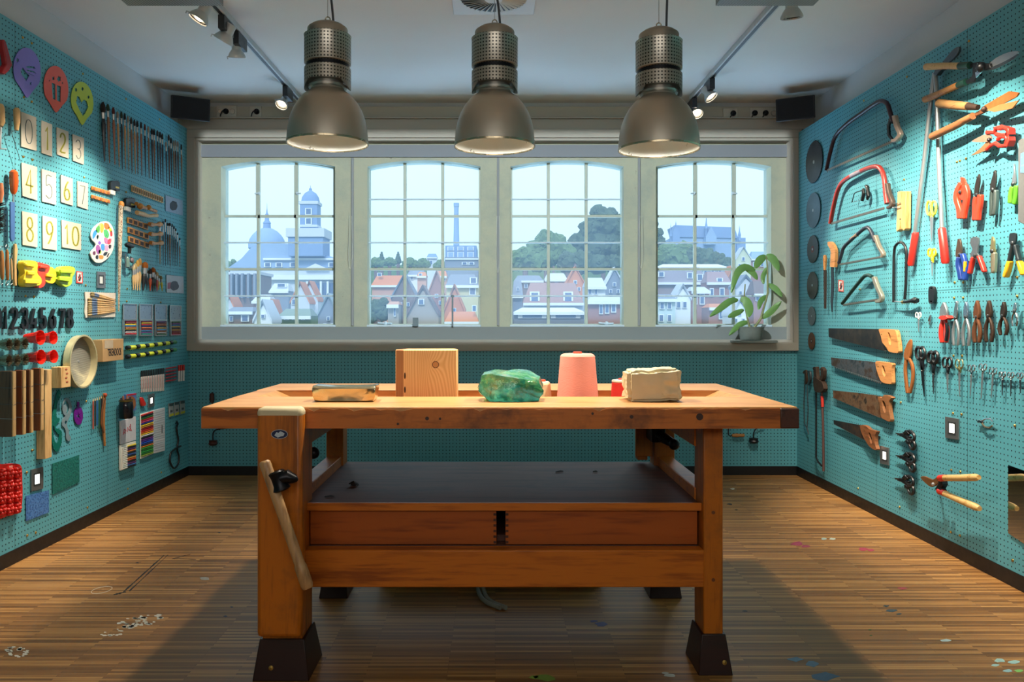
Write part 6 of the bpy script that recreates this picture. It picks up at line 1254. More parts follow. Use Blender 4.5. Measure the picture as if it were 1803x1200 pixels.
cs = 'd22a2a 202024 2f7a3a c83a3a d84a7a 2a3a9c f0d02a d8902a 8c1a2a d22a2a e86a2a f0c02a e8e4e4 202024 6a2a7a 4a3a9c 2a5ad8 2a3a6a e0802a 4a9a3a 1f6a2a 3aa84a 2f7a3a 8aa83a'.split()
names = dict(zip('d22a2a 202024 2f7a3a c83a3a d84a7a 2a3a9c f0d02a d8902a 8c1a2a e86a2a f0c02a e8e4e4 6a2a7a 4a3a9c 2a5ad8 2a3a6a e0802a 4a9a3a 1f6a2a 3aa84a 8aa83a'.split(), 'red,black,green,brick red,pink,dark blue,yellow,ochre,crimson,orange,golden,white,purple,indigo,bright blue,navy,amber,leaf green,deep green,fresh green,olive'.split(',')))
for j, c in enumerate(cs):
    y = 731 + j*3.1; tag1('felt_pen', WL.tube(G(), [(249.5,y,.015),(269.3,y-6.2,.015)], .0052, .015, 7), mat(c, .4), '%s felt pen, %s from the top in the big flat case' % (names[c], ORD[j]), 'pen', 'felt pens in the big flat case')
for i, x in enumerate((298, 307.8, 318)):
    y0 = 710 - i*2.3; t = thing('eraser_pack', 'small grey and yellow eraser pack, %s of three near the corner' % ORD[i], 'eraser', WL.P(x+4, y0+24, 0), 'small eraser packs'); obj('pack', pol(WL, [(x,y0),(x+7.5,y0-1.2),(x+8,y0+21.5),(x+.6,y0+24)], .004, .010), mat('9ea3a4', .5), t, bevel=.001)
    obj('yellow_band', pol(WL, [(x+.6,y0+19),(x+8,y0+17),(x+8,y0+21),(x+.7,y0+23)], .0098, .0108), mat('c8c02c', .5), t); obj('label_patch', pol(WL, [(x+2,y0+12),(x+6,y0+11.4),(x+6,y0+15),(x+2,y0+16)], .0098, .0108), mat('4a4c50', .5), t); obj('dark_top', pol(WL, [(x,y0),(x+7.5,y0-1.2),(x+7.5,y0+4),(x,y0+5)], .0098, .0107), mat('3a4a4a', .5), t)
t = thing('looped_strap', 'black angled strap tool with looped cord near the back corner', 'strap', WL.P(307, 825, 0))
obj('strap', rib(WL, smooth([(311,741),(313,744),(311,750),(310,758),(313,768),(312,784),(315,800),(315,812),(311,822),(306,824),(301,816),(299,800),(304,792),(315,786)], 3), [3]*4 + [2.6]*6 + [3.4]*30, .006, .016) if False else WL.tube(G(), smooth([(311,742),(313,746),(311,752),(312,762),(314,775),(312,790),(315,803),(314,815),(309,823),(304,822),(299,810),(301,797),(308,790),(318,785)], 4), .0068, .014, 7), M_BLK, t)
obj('hook', WL.tube(G(), [(309,745),(312,741),(314,744),(311,748)], .004, .018, 6), M_BLK, t)
# --- roller and texture sheets, red mould
t = thing('brayer_roller', 'black rubber ink roller with steel frame beside the picture stamps', 'roller', WL.P(228, 475, 0)); obj('roller', WL.tube(G(), [(222,432),(223,431),(233,433),(234,434)], [.010,.014,.014,.010], .045, 14), M_BLK, t); obj('handle', WL.tube(G(), [(228,434),(228,446)], [.012,.010], .04, 10), M_BLK, t)
obj('frame', WL.tube(G(), [(221,447),(221,470),(229,472),(234,468),(235,456),(230,452)], .004, .03, 7), M_DSTEEL, t); obj('bottle', WL.tube(G(), [(224,452),(224,456),(224,470)], [.008,.014,.014], .03, 12), mat('6d8a84', .2), t); obj('wheel', G().ball(WL.P(232,458,.03), (.012,.017,.017)), mat('7a6a70', .5), t)
def texm(c1, c2):
    n = N('embossed_sheet'); v = n.new('TexVoronoi'); v.inputs['Scale'].default_value = 90; n.l(n.coord('Object'), v.inputs['Vector']); n.l(n.mix(n.ramp(v.outputs['Distance'], [(.3, '000000'), (.5, 'ffffff')]), lin(c1), lin(c2)), n.b.inputs['Base Color']); n.set(Roughness=.5); n.bump(v.outputs['Distance'], .5, .004); return n.m
tag1('texture_sheet', pol(WL, [(92.5,816),(139.5,800.5),(140,848),(93,870)], .003, .006), texm('0f5a58', '1b6e66'), 'dark green embossed texture sheet above the baseboard', 'texture sheet')
tag1('texture_sheet', pol(WL, [(46,873),(86.5,862.5),(86.5,901.5),(46.5,917)], .003, .006), texm('2a5a9c', '4a7ab8'), 'blue embossed texture sheet under the glowing wall plate', 'texture sheet')
t = thing('flower_mould', 'bright red silicone baking mould with rows of bumpy flowers', 'baking mould', WL.P(15, 910, 0)); out = smooth([(-16,822),(5,817),(22,815.5),(34,817),(39,825),(39.5,845),(40,870),(38,892),(30,903),(12,908.5),(-16,910)], 3, True)
MR = mat('cf2018', .4, var=.1); obj('sheet', pol(WL, out, .004, .018), MR, t, bevel=.004)
for r_ in range(4):
    for c_ in range(4):
        x = -8 + c_*13.3; y = 836 + r_*21 - c_*1.6
        if y > 903: continue
        g = G(); C = WL.P(x, y, .03)
        for j in range(7): a = j*2*math.pi/6; q = C if j == 6 else C + Vector((-.004, .016*math.cos(a), .018*math.sin(a))); g.ball(q, (.014, .0095, .0105) if j < 6 else (.019, .008, .009), 8, 6)
        obj('flower_bump', g, MR, t)
obj('hanging_tab', pol(WL, [(16,820),(22,818.5),(22.5,822),(17,824)], .017, .0185), mat('f4b0a0', .4), t)
# ================================================================ RIGHT TOOL WALL
def tr(name, label, cat, px, py, group=None): return thing(name, label, cat, WR.P(px, py, 0), group)
def T(pts, r, n=.02, seg=10): return WR.tube(G(), pts, r, n, seg)
def RB(pts, w, n0=.004, n1=.014, closed=False): return rib(WR, pts, w, n0, n1, closed)
def PL(pts, n0=.004, n1=.012, holes=()): return pol(WR, pts, n0, n1, holes)
M_RUST = mat('7a4a2c', .7, .4, .5, 40, .2); M_RUSTD = mat('4c382c', .6, .5, .5, 40, .2); M_ORRUST = mat('a8642c', .7, .3, .5, 30, .2); M_BLADE = mat('3f4348', .4, .7, .4, 14); M_REDP = mat('cf3326', .35, var=.15); M_GRN = mat('1c4438', .4); M_CH = mat('c9ccd0', .18, 1, .15)
W_HND = wood('d8b070', 'b88844', 0, 20, .4, .1); W_OLD = wood('a07848', '6c4a2a', 1, 20, .6, .2); W_SAW = wood('cf8f52', '9c6232', 1, 18, .45, .1)
# --- long lopper
t = tr('long_lopper', 'very long lopper with two steel tube arms and red grips', 'lopper', 1650, 468)
obj('arm', T([(1646,128,.03),(1641,160,.03),(1628,280,.03),(1611,412,.03)], .0115, .03), M_STEEL, t); obj('arm', T([(1647,128,.032),(1650,180,.032),(1654,300,.036),(1659,404,.045)], .0115, .032), M_STEEL, t)
obj('grip', T([(1613,409,.03),(1612,412,.03),(1604,464,.03),(1604,468,.03)], [.013,.018,.018,.014], .03, 14), mat('b52a20', .4), t); obj('grip', T([(1658,401,.045),(1658.5,404,.045),(1665,460,.045),(1665,464,.045)], [.013,.019,.020,.015], .045, 14), mat('b52a20', .4), t)
obj('blade', PL(smooth([(1658,112),(1668,98),(1679,86),(1688,82),(1687,92),(1680,102),(1668,112),(1662,120)], 2, True), .03, .042), M_DSTEEL, t, bevel=.002); obj('head', RB([(1645,132),(1650,123),(1660,116)], [6,8,7], .024, .05), M_DSTEEL, t, bevel=.003)
# --- hedge shears
t = tr('hedge_shears', 'hedge shears with yellow wooden handles, black fittings and steel blades', 'shears', 1680, 180)
obj('handle', T([(1628.5,117.5,.09),(1631,117.5,.09),(1660,116,.09),(1690,116,.09)], [.010,.017,.016,.016], .09, 14), W_HND, t); obj('handle', T([(1627,176,.07),(1629,175,.07),(1660,162,.07),(1689,149,.07)], [.010,.017,.016,.016], .07, 14), wood('b9803c', '8a5824', 0, 20, .4, .1), t)
obj('socket', T([(1690,116,.09),(1708,115,.085)], .0165, .09, 12), M_GRN, t); obj('socket', T([(1688.5,149.5,.07),(1702,144,.075)], .0165, .07, 12), M_GRN, t)
obj('fitting', RB([(1706,115),(1716,114),(1716,132),(1712,140),(1700,145)], [7,9,9,9,7], .06, .085), M_BLK, t, bevel=.004); obj('pivot', G().ball(WR.P(1728,118,.09), .022, 12, 8), M_BLK, t)
obj('fitting', RB([(1714,120),(1730,118),(1743,116)], [12,14,9], .062, .084), M_BLK, t, bevel=.004); obj('star_plate', PL(spk(1722,120,5,9,5,.5) + [], .083, .088), M_CH, t); obj('tip_plate', PL([(1717,127),(1728,127),(1718,137)], .083, .087), M_CH, t)
obj('blade', PL(smooth([(1740,114),(1755,101),(1775,92),(1792,90),(1789,97),(1770,110),(1745,121)], 3, True), .066, .072), M_STEEL, t, bevel=.001); obj('blade', PL(smooth([(1742,120),(1760,112),(1778,103),(1791,95),(1788,101),(1768,114),(1746,123)], 3, True), .074, .080), M_DSTEEL, t, bevel=.001)
t = tr('garden_shears', 'old hedge shears with grey worn handles and rust-brown blades', 'shears', 1690, 245)
obj('handle', T([(1651,181,.075),(1654,182,.075),(1680,185,.075),(1705,187,.075)], [.012,.021,.020,.018], .075, 14), W_OLD, t); obj('handle', T([(1639,241,.078),(1642,240,.078),(1680,222,.076),(1713,204,.072)], [.012,.019,.018,.016], .055, 14), wood('94603a', '5c3a20', 1, 20, .6, .2), t)
obj('ferrule', T([(1705,187,.075),(1722,189,.07)], [.017,.012], .07, 12), M_RUSTD, t); obj('tang', RB([(1712,204),(1724,198),(1734,192)], [5,7,9], .05, .062), M_RUST, t, bevel=.002)
obj('blade', PL([(1732,186),(1776,160.5),(1794,163),(1790,170),(1742,195)], .060, .066), M_ORRUST, t, bevel=.001); obj('blade', PL([(1736,194),(1760,184),(1793,176.5),(1782,191),(1750,197)], .068, .074), mat('b87a48', .6, .3, .3, 20), t, bevel=.001); obj('pivot', G().ball(WR.P(1733,192,.07), .013, 10, 8), M_RUSTD, t)
# --- red-handled shears
t = tr('red_shears', 'shears with bright red ring handles and worn pinkish blades', 'shears', 1745, 275)
obj('ring', T([(1738,233,.05),(1752,233,.05),(1753,226,.05),(1764,223,.05),(1773,226,.05),(1773,237,.05),(1762,238,.05),(1754,236,.05)], .009, .05), M_REDP, t); obj('ring', T([(1738,263,.05),(1745,256,.05),(1753,252,.05),(1760,257,.05),(1770,257,.05),(1774,246,.05),(1772,240,.05),(1763,240,.05),(1757,245,.05)], .009, .05), M_REDP, t)
obj('ring', RB([(1755,228),(1764,224),(1773,227),(1774,237)], 4, .03, .062), M_REDP, t, bevel=.002); obj('ring', RB([(1762,256),(1771,256),(1774,247),(1773,240)], 4, .03, .062), M_REDP, t, bevel=.002)
obj('blade', PL(smooth([(1711,249),(1722,242),(1737,236),(1745,240),(1743,248),(1730,250)], 2, True), .044, .049), mat('c08a74', .5, .3, .3), t); obj('blade', PL([(1709,274),(1725,262),(1738,248),(1745,252),(1742,262),(1720,271)], .038, .043), mat('a87850', .5, .3, .4), t); obj('pivot', G().ball(WR.P(1742,246,.052), .010), M_BLK, t)
# --- bow saws
def bowsaw(label, frame, blade, r, c, grip, extra=(), n=.035, bw=3.6):
    t = tr('bow_saw', label, 'saw', blade[0][0], blade[0][1], 'bow saws'); obj('frame', T([p + (n,) for p in smooth(frame, 4)], r, n, 12), c, t)
    obj('blade', RB(blade, [bw*.8, bw], n - .003, n + .002), mat('8a8378', .35, .7, .4, 30), t)
    g = G(); (xa, ya), (xb, yb) = blade; k = 40
    for i in range(k): u = i/k; v = (i+1)/k; a = (xa+(xb-xa)*u, ya+(yb-ya)*u + bw*.4); b = (xa+(xb-xa)*v, ya+(yb-ya)*v + bw*.4); WR.poly(g, [a, b, ((a[0]+b[0])/2, (a[1]+b[1])/2 + 1.6)], n-.002, n+.001)
    obj('teeth', g, mat('8a8378', .35, .7), t)
    if grip: obj('lever_grip', RB(smooth(grip[0], 3), grip[1], n - .006, n + .016), grip[2], t, bevel=.004)
    for e in extra: e(t)
    return t
bowsaw('largest bow saw with dark maroon tube frame, topmost on the wall', [(1455,299),(1462,268),(1471,240),(1490,219),(1520,197),(1545,180),(1555,178),(1563,184),(1568,200),(1573,215)], [(1455,300),(1570,249)], .0125, mat('3a1a22', .35), ([(1572,203),(1576,222),(1582,236),(1575,246),(1568,248)], 5.5, mat('c0a898', .35, .5)), [lambda t: obj('tension_lever', RB([(1567,208),(1563,222),(1564,238),(1570,246)], 3.2, .03, .04), M_BLK, t)])
bowsaw('red bow saw with a worn red frame around a small coping saw', [(1462,393),(1468,362),(1475,335),(1484,320),(1500,309),(1525,297),(1543,293),(1552,299),(1557,315),(1560,345),(1562,358)], [(1463,393),(1556,366)], .0135, mat('b23a30', .4, 0, .35, 30), ([(1559,322),(1562,340),(1567,352),(1567,362),(1560,366)], 4.5, mat('5a4a40', .5, .4)), [lambda t: obj('paper_tape', T([(1499,309.5,.035),(1517,300.5,.035)], .0140, .035, 12), mat('a89aa8', .6), t)])
bowsaw('triangular bow saw with dark blue-grey frame, above the C-shaped saw', [(1477,463),(1482,447),(1486,435),(1500,421),(1522,402),(1530,402),(1536,412),(1541,425)], [(1478,465),(1549,452)], .011, mat('2f3442', .4), ([(1538,414),(1544,432),(1552,446),(1550,453)], 4, mat('a59684', .4, .5)), [lambda t: obj('paper_tape', T([(1499,421,.035),(1510,412,.035)], .0113, .035, 12), mat('a88a74', .6), t)], bw=2.8)
bowsaw('small triangular saw with dark green frame and steel grip', [(1483,534),(1500,512),(1514,495),(1522,486),(1529,484),(1535,487)], [(1484,536),(1545,527)], .011, mat('24423c', .4), ([(1536,487),(1542,505),(1549,520),(1548,529),(1540,531)], 5, mat('a8a494', .35, .6)), (), bw=3)
t = tr('coping_saw', 'tiny black coping saw hanging inside the red bow saw', 'saw', 1515, 356); obj('frame', T([(1500,356,.03),(1504,341,.03),(1508,338,.03),(1518,335,.03),(1520,334,.03)], .003, .03, 7), M_BLK, t); obj('blade', T([(1500,356,.03),(1518,352,.03)], .0014, .03, 6), M_DSTEEL, t)
obj('grip', T([(1520,332,.035),(1521,340,.035),(1519,350,.035),(1518,353,.035)], [.008,.011,.010,.010], .035, 10), M_BLK, t); obj('grip', T([(1525,327,.04),(1527,328,.04),(1529,345,.04),(1527,351,.04)], [.008,.011,.012,.007], .04, 10), M_BLK, t)
# --- round saw blades
for i, (x, y, h, teeth, c, ring_, lab) in enumerate(((1432.8,285,37.5,44,'3a3f46',None,'largest round saw blade with coarse teeth, top of the column'), (1431.5,370,31,60,'56707e',None,'fine-toothed blue-grey round saw blade, below the largest'), (1430.5,438.5,24.5,50,'3d4448','7a3a30','plain dark saw disc with a reddish centre ring, third in the column'), (1430,502,24,50,'4c4640',None,'brownish dark saw disc, fourth in the column'), (1428.7,556,17,24,'6a7276',None,'small grey saw disc with notched teeth, fifth in the column'), (1428.5,600,15,48,'7d5230',None,'smallest disc with an orange-brown edge, bottom of the column'))):
    c0 = WR.P(x, y, .008); Rd = h/F*c0.y; t = tr('saw_disc', lab, 'saw blade', x, y+h, 'round saw blades in a column'); k = teeth*2 if i in (0, 4) else 96; dp = .05 if i in (0, 4) else .01
    lp = [Vector((c0.x, c0.y + Rd*(1 - (dp if j % 2 else 0))*math.cos(j*2*math.pi/k), c0.z + Rd*(1 - (dp if j % 2 else 0))*math.sin(j*2*math.pi/k))) for j in range(k)]
    hl = [Vector((c0.x, c0.y + Rd*.09*math.cos(j*2*math.pi/16), c0.z + Rd*.09*math.sin(j*2*math.pi/16))) for j in range(16)]
    obj('blade', G().prism([lp, hl], (.003, 0, 0)), mat(c, .38, .75, .45, 9), t); obj('hub', G().lathe([(.0001, .001), (Rd*.085, .001), (Rd*.085, -.002)], c0, (-1, 0, 0), 16), M_STEEL, t)
    if ring_ or i == 5: obj('centre_ring', G().lathe([(Rd*.12, .0006), (Rd*.26, .0006), (Rd*.26, -.001)], c0, (-1, 0, 0), 24), mat(ring_ or '4a3a30', .6), t)
# --- keyhole saws
t = tr('rasp', 'slim rasp with light wooden handle, the straight one beside the round discs', 'rasp', 1453, 545); obj('handle', T([(1452.5,449),(1452.8,455),(1452.5,463),(1452.5,475)], [.010,.014,.012,.009], .025, 12), W_SAW, t); obj('blade', RB([(1452,475),(1452,500),(1452,543)], [4,4,2.6], .020, .027), M_RUSTD, t)
t = tr('keyhole_saw', 'keyhole saw with curved orange wooden grip beside the slim rasp', 'saw', 1463, 548); obj('grip', RB(smooth([(1457,429),(1461,430),(1466,440),(1466,455),(1465,470)], 3), [6,7,8,8,8,8,8,8,8,8,8,8,7], .015, .035), W_SAW, t, bevel=.005); obj('blade', RB([(1465,468),(1465.5,500),(1464,530),(1464.5,549)], [4,5,4,1], .022, .026), mat('3c444c', .4, .7), t)
notouch(WR, 1476, 492.5, 9, 20, 'small white no-touching sign with red border near the green saw')
# --- C saw
t = tr('fret_saw', 'black fret saw with tall U-shaped frame and turned handle', 'saw', 1590, 540)
obj('frame', T([p + (.03,) for p in [(1573.5,532),(1573.5,500)] + smooth([(1574,450),(1576,434),(1583,427),(1590,428),(1595,437),(1596,452)], 3) + [(1595,500),(1593,527)]], .0075, .03, 10), M_BLK, t)
obj('blade', T([(1571,530),(1593,532)], .0028, .03, 7), M_STEEL, t); obj('handle', T([(1592,531),(1597,531),(1604,529.5),(1611,528.5),(1615,529)], [.007,.008,.010,.017,.012], .035, 12), M_BLK, t); obj('ferrule', T([(1589,531.5),(1594,531.2)], .009, .033, 10), M_BRASS, t)
# --- wooden clip
t = tr('wooden_clamp', 'pale wooden clothes-peg-shaped clamp with two pins beside the red bow saw', 'clamp', 1587, 408)
obj('body', PL([(1580,338),(1584,336.5),(1595,336.5),(1594,402),(1591,406),(1586.5,402),(1585.5,388),(1583,404),(1578,408),(1578,400)], .01, .04), wood('d8a466', 'b07a40', 2, 18), t, bevel=.003)
for y in (358, 365): obj('pin', T([(1572,y+.5,.05),(1586,y-.5,.045)], .0022, .045, 6), M_DSTEEL, t)
obj('hole', G().ball(WR.P(1585,385.5,.0395), (.002,.006,.006)), M_BLK, t)
# --- scissors builder (rings up, points down)
def scis(label, cx, y0, yp, y1, rw, rh, cr, cb, r=.004, n=.02, dx=None, tilt=0, bw=3, group='scissors hanging in the lower row', ringr=None, cat='scissors'):
    t = tr('scissors', label, cat, cx, y1, group); dx = dx or rw*1.05; S = lambda x, y: (x + tilt*(y-y0)/(y1-y0), y)
    for s_ in (-1, 1):
        c = [S(*p) + (n,) for p in ell(cx + s_*dx, y0+rh, rw, rh, 14)]; obj('ring', WR.tube(G(), c, r, n, 7, True), cr, t)
        obj('shank', RB([S(cx+s_*dx*.7, y0+rh*1.75), S(cx+s_*rw*.25, (y0+2*rh+yp)/2), S(cx-s_*.3, yp+1)], [bw*.7, bw*.8, bw], n-.003, n+.003), cr, t, bevel=.001)
        obj('blade', PL([S(cx-s_*.2-bw*.5, yp-1), S(cx-s_*.2+bw*.5, yp-1), S(cx+bw*.35, (yp+y1)/2), S(cx+s_*.4, y1), S(cx-bw*.4, (yp+y1)/2)], n-.002+.002*(s_ > 0), n+.0005+.002*(s_ > 0)), cb, t)
    obj('pivot', G().ball(WR.P(*S(cx, yp), n+.003), .0035, 8, 6), M_CH, t); return t
M_YEL = mat('e4d94e', .35)
scis('pale yellow scissors hanging between the two red lopper grips', 1640, 354, 380, 425, 4, 12, M_YEL, M_STEEL, .006, bw=5.5, group='yellow scissors')
scis('small bright yellow scissors with thin point, under the larger yellow pair', 1641, 438, 461, 486, 3, 6.5, mat('f0d41e', .3), M_STEEL, .005, bw=2.6, group='yellow scissors', dx=3.6)
scis('small white embroidery scissors beside the red combination pliers', 1617, 550, 561, 584, 2.3, 4.2, M_WHITE, M_STEEL, .003, bw=2, group='small scissors', dx=2.7)
# --- pruners & pliers builders (jaws up, handles down)
def pruner(label, cx, y0, yp, y1, hl, hr, jaw, cl, cr_, cj, w=6, name='secateurs', cat='secateurs', n=.03, group='secateurs in the upper row'):
    """hl / hr: px polylines of the handles; jaw: px polygon"""
    t = tr(name, label, cat, cx, y1, group); obj('blade', PL(smooth(jaw, 2, True), n-.006, n+.002), cj, t, bevel=.001)
    obj('handle', RB(smooth(hl, 3), w, n-.012, n+.008), cl, t, bevel=.005); obj('handle', RB(smooth(hr, 3), w, n-.010, n+.010), cr_, t, bevel=.005)
    obj('pivot', G().ball(WR.P(cx, yp, n+.006), (.006,.010,.010), 10, 6), M_DSTEEL, t); return t
O_ = mat('e2462a', .35, var=.15)
pruner('orange-red pipe cutter with hooked top, first of the upper cutters', 1690, 312, 338, 387, [(1690,322),(1683,336),(1681,350),(1686,368),(1687,385)], [(1695,325),(1699,340),(1697,360),(1694,375),(1693,385)], [(1690,313),(1696,313),(1701,325),(1702,340),(1697,352),(1688,348),(1686,335),(1692,322)], O_, O_, O_, 7.5)
pruner('secateurs with red plastic handles and dark curved blade', 1719, 306, 343, 390, [(1716,346),(1714,358),(1714,372),(1713,388)], [(1723,342),(1722,358),(1719,374),(1718,388)], [(1723,306),(1724,318),(1722,334),(1720,346),(1715,344),(1716,328),(1719,315)], O_, O_, mat('4a3f3a', .4, .6), 6.5)
pruner('all-steel grey secateurs with worn straight handles', 1747, 299, 334, 382, [(1744,336),(1743,350),(1743,366),(1742,380)], [(1750,334),(1750,350),(1749,366),(1747,378)], [(1751,299),(1753,310),(1752,326),(1750,338),(1744,338),(1743,326),(1747,311)], mat('5c6a66', .45, .6), mat('6e7a76', .45, .6), mat('4e4a46', .4, .7), 4.4)
pruner('needle-nose snips with bright green handles next to the grey device', 1783, 288, 324, 362, [(1780,328),(1777,342),(1776,358)], [(1787,326),(1786,342),(1783,360)], [(1785,288),(1787,304),(1788,322),(1783,326),(1781,318),(1784,304)], mat('6ab82e', .4), mat('5aa828', .4), M_STEEL, 6.5)
t = pruner('blue-handled cable shears with a yellow ribbed inset', 1689, 420, 448, 495, [(1686,452),(1684,465),(1687,480),(1689,493)], [(1691,446),(1695,460),(1697,476),(1695,493)], [(1686,421),(1690,422),(1692,434),(1692,452),(1684,454),(1682,446),(1684,432)], mat('1c3c8c', .4), mat('2348a0', .4), mat('5a4c40', .45, .5), 6, 'cable_shears', 'shears', group='cutters in the second row')
obj('yellow_inset', RB([(1697.5,460),(1697,478)], 3, .032, .042), mat('f0b81e', .4), t, bevel=.002)
pruner('wire stripper with spread red handles and square steel head', 1716, 418, 450, 485, [(1711,452),(1708,462),(1704,482)], [(1720,450),(1725,464),(1730,479)], [(1709,419),(1722,418),(1722,432),(1720,446),(1724,452),(1712,456),(1708,448),(1712,438),(1709,432)], M_REDP, M_REDP, mat('8a8e90', .35, .7), 4.6, 'wire_stripper', 'pliers', group='cutters in the second row')
pruner('small brass-coloured snips hanging between two handled pliers', 1746, 416, 442, 482, [(1745,444),(1744.5,460),(1745,481)], [(1748,444),(1748,460),(1747,480)], [(1746,416),(1750,424),(1750,434),(1751,444),(1743,444),(1744,430)], mat('a49a80', .35, .7), mat('b8ae94', .35, .7), mat('b0a070', .35, .7), 3.2, 'brass_snips', 'snips', group='cutters in the second row')
t = pruner('crimping pliers with spread yellow grips and dark steel jaws', 1782, 410, 428, 490, [(1780,430),(1777,445),(1774,460)], [(1784,430),(1787,445),(1791,460)], [(1777,412),(1781,410),(1788,411),(1788,424),(1785,432),(1779,432),(1776,424)], mat('3c4448', .4, .6), mat('3c4448', .4, .6), mat('3c4448', .4, .6), 4.6, 'crimping_pliers', 'pliers', group='cutters in the second row')
obj('yellow_grip', RB([(1774,459),(1770,474),(1766,488)], [5,6.4,5.4], .016, .040), mat('f0b21e', .35), t, bevel=.005); obj('yellow_grip', RB([(1790,459),(1794,472),(1798,484)], [5,6.4,5.4], .018, .042), mat('f0b21e', .35), t, bevel=.005)
def plier(label, cx, y0, yp, y1, spread, c, cj, w=4, lean=0, name='pliers', grp='pliers in the third row', n=.028):
    t = tr(name, label, 'pliers', cx, y1, grp); hw = w*.95
    obj('jaws', PL(smooth([(cx-1.2+lean, y0), (cx+1.4+lean, y0), (cx+hw+lean*.6, y0+(yp-y0)*.55), (cx+hw*.9, yp+2), (cx-hw*.9, yp+2), (cx-hw+lean*.6, y0+(yp-y0)*.55)], 2, True), n-.008, n+.006), cj, t, bevel=.003)
    for s_ in (-1, 1): obj('handle', RB(smooth([(cx-s_*.8, yp-1), (cx+s_*spread*.75, yp+(y1-yp)*.3), (cx+s_*spread*1.05, yp+(y1-yp)*.65), (cx+s_*spread*.75, y1)], 3), [w*.75]*4+[w]*4+[w*.8]*2, n-.007+.001*s_, n+.006+.001*s_), c, t, bevel=.004)
    obj('pivot', G().ball(WR.P(cx, yp, n+.007), (.004,.008,.008), 10, 6), M_DSTEEL, t); return t
t = plier('combination pliers with red insulated grips and flared collar', 1660, 533, 556, 603, 5, M_REDP, mat('9aa0a4', .35, .7), 6)
obj('collar', PL([(1651,560),(1654,556),(1666,555),(1669,560),(1664,563),(1656,563)], .014, .046), M_REDP, t, bevel=.003); obj('black_inset', RB([(1665,568),(1666,584),(1664,600)], 3.4, .030, .040), M_BLK, t, bevel=.002)
plier('chrome flat-nose pliers, slim and slightly bent', 1681, 531, 560, 608, 4.5, M_STEEL, M_CH, 3.4, 2); plier('chrome pliers with blue-tinged jaws', 1699, 532, 558, 609, 5.5, M_STEEL, mat('8fa4b8', .25, .8), 3.6, 0)
plier('brown rusty pliers with broad ribbed jaws', 1718, 530, 558, 603, 5, M_RUST, M_RUST, 5); plier('dark rusty pliers beside the broad ribbed pair', 1739, 530, 556, 602, 6, M_RUSTD, M_RUSTD, 4.6, 0); plier('dark pliers with straight blocky jaws and open handles', 1764, 532, 556, 590, 6.5, M_RUSTD, mat('3c322c', .5, .6), 4, 1)
plier('small chrome nippers with bulb grips at the end of the third row', 1785, 533, 548, 574, 4.5, M_CH, M_CH, 3, 1.5)
tag1('black_cutter', PL(smooth([(1634.5,508),(1637,504),(1641,504),(1644,508),(1644,530),(1641,534),(1637,534),(1634.5,530)], 2, True), .006, .02, [ell(1639.3,507.5,1.4,1.8,8), ell(1639.3,530.5,1.4,1.8,8)]), M_BLK, 'little black oval cutter hanging below the yellow scissors', 'cutter', bevel=.003)
t = tr('silver_clip', 'tiny silver thread snips below the black oval cutter', 'snips', 1637, 572); obj('body', RB([(1638,554),(1637,562),(1636,571)], [2,4,2.4], .006, .012), M_CH, t, bevel=.001); obj('tongue', RB([(1636,557),(1634,565)], [1.5,1.2], .01, .014), M_CH, t)
# --- lower row
t = tr('rusty_snips', 'big orange-rusty tin snips, largest in the lower row', 'snips', 1599, 694); obj('blade', PL(smooth([(1602,597),(1604,602),(1603,618),(1600,632),(1592,632),(1591,622),(1596,606)], 2, True), .014, .024), M_ORRUST, t, bevel=.002)
obj('handle', RB(smooth([(1594,630),(1592,650),(1594,675),(1596,692)], 3), 3.6, .012, .024), M_ORRUST, t, bevel=.003); obj('handle', RB(smooth([(1598,630),(1605,645),(1605,670),(1600,692)], 3), 3.6, .014, .026), M_ORRUST, t, bevel=.003)
scis('black tailor scissors with a large bent grip, beside the rusty snips', 1620, 611, 652, 698, 4.5, 10.5, M_BLK, mat('2c3238', .3, .7), .0075, tilt=7, bw=4.5, dx=3.4); scis('black scissors with thick solid oval grips and long thin blades', 1643, 619, 658, 693, 4.5, 9.5, M_BLK, M_DSTEEL, .009, bw=3.4, dx=4)
scis('medium black-handled scissors with steel blades', 1668, 629, 657, 691, 4, 8.5, M_BLK, M_STEEL, .0055, bw=3, dx=4)
for (x, y0, yp, y1, rw, rh, dx, c, bw, tilt, lab) in ((1689,632,655,698,3.2,8,3.4,mat('c9b47a',.25,.9),3,0,'brassy long-bladed scissors, first of the metal-ringed ones'),(1711,642,660,697,2.6,5.5,3.4,M_CH,2.4,-3,'chrome scissors with small round rings, second of the metal ones'),(1731,640,656,702,2.8,5.5,4,M_CH,3.2,-4,'chrome bandage scissors with angled tip'),(1749,648,662,700,2.6,5,3.8,M_CH,2.8,-4,'bent-tip chrome scissors next to the angled pair'),(1765,654,668,696,2.4,4.6,3.2,M_CH,2.2,-1,'fine chrome scissors, fourth from the picture edge'),(1780,655,668,697,2.4,4.6,3.2,M_CH,2.2,-1,'slim chrome scissors with dark joint'),(1796,656,668,692,2.4,4.6,3.2,M_CH,2.2,0,'short chrome scissors at the picture edge')):
    scis(lab, x, y0, yp, y1, rw, rh, c, M_STEEL if bw > 2.3 else M_DSTEEL, .0028, bw=bw, dx=dx, tilt=tilt)
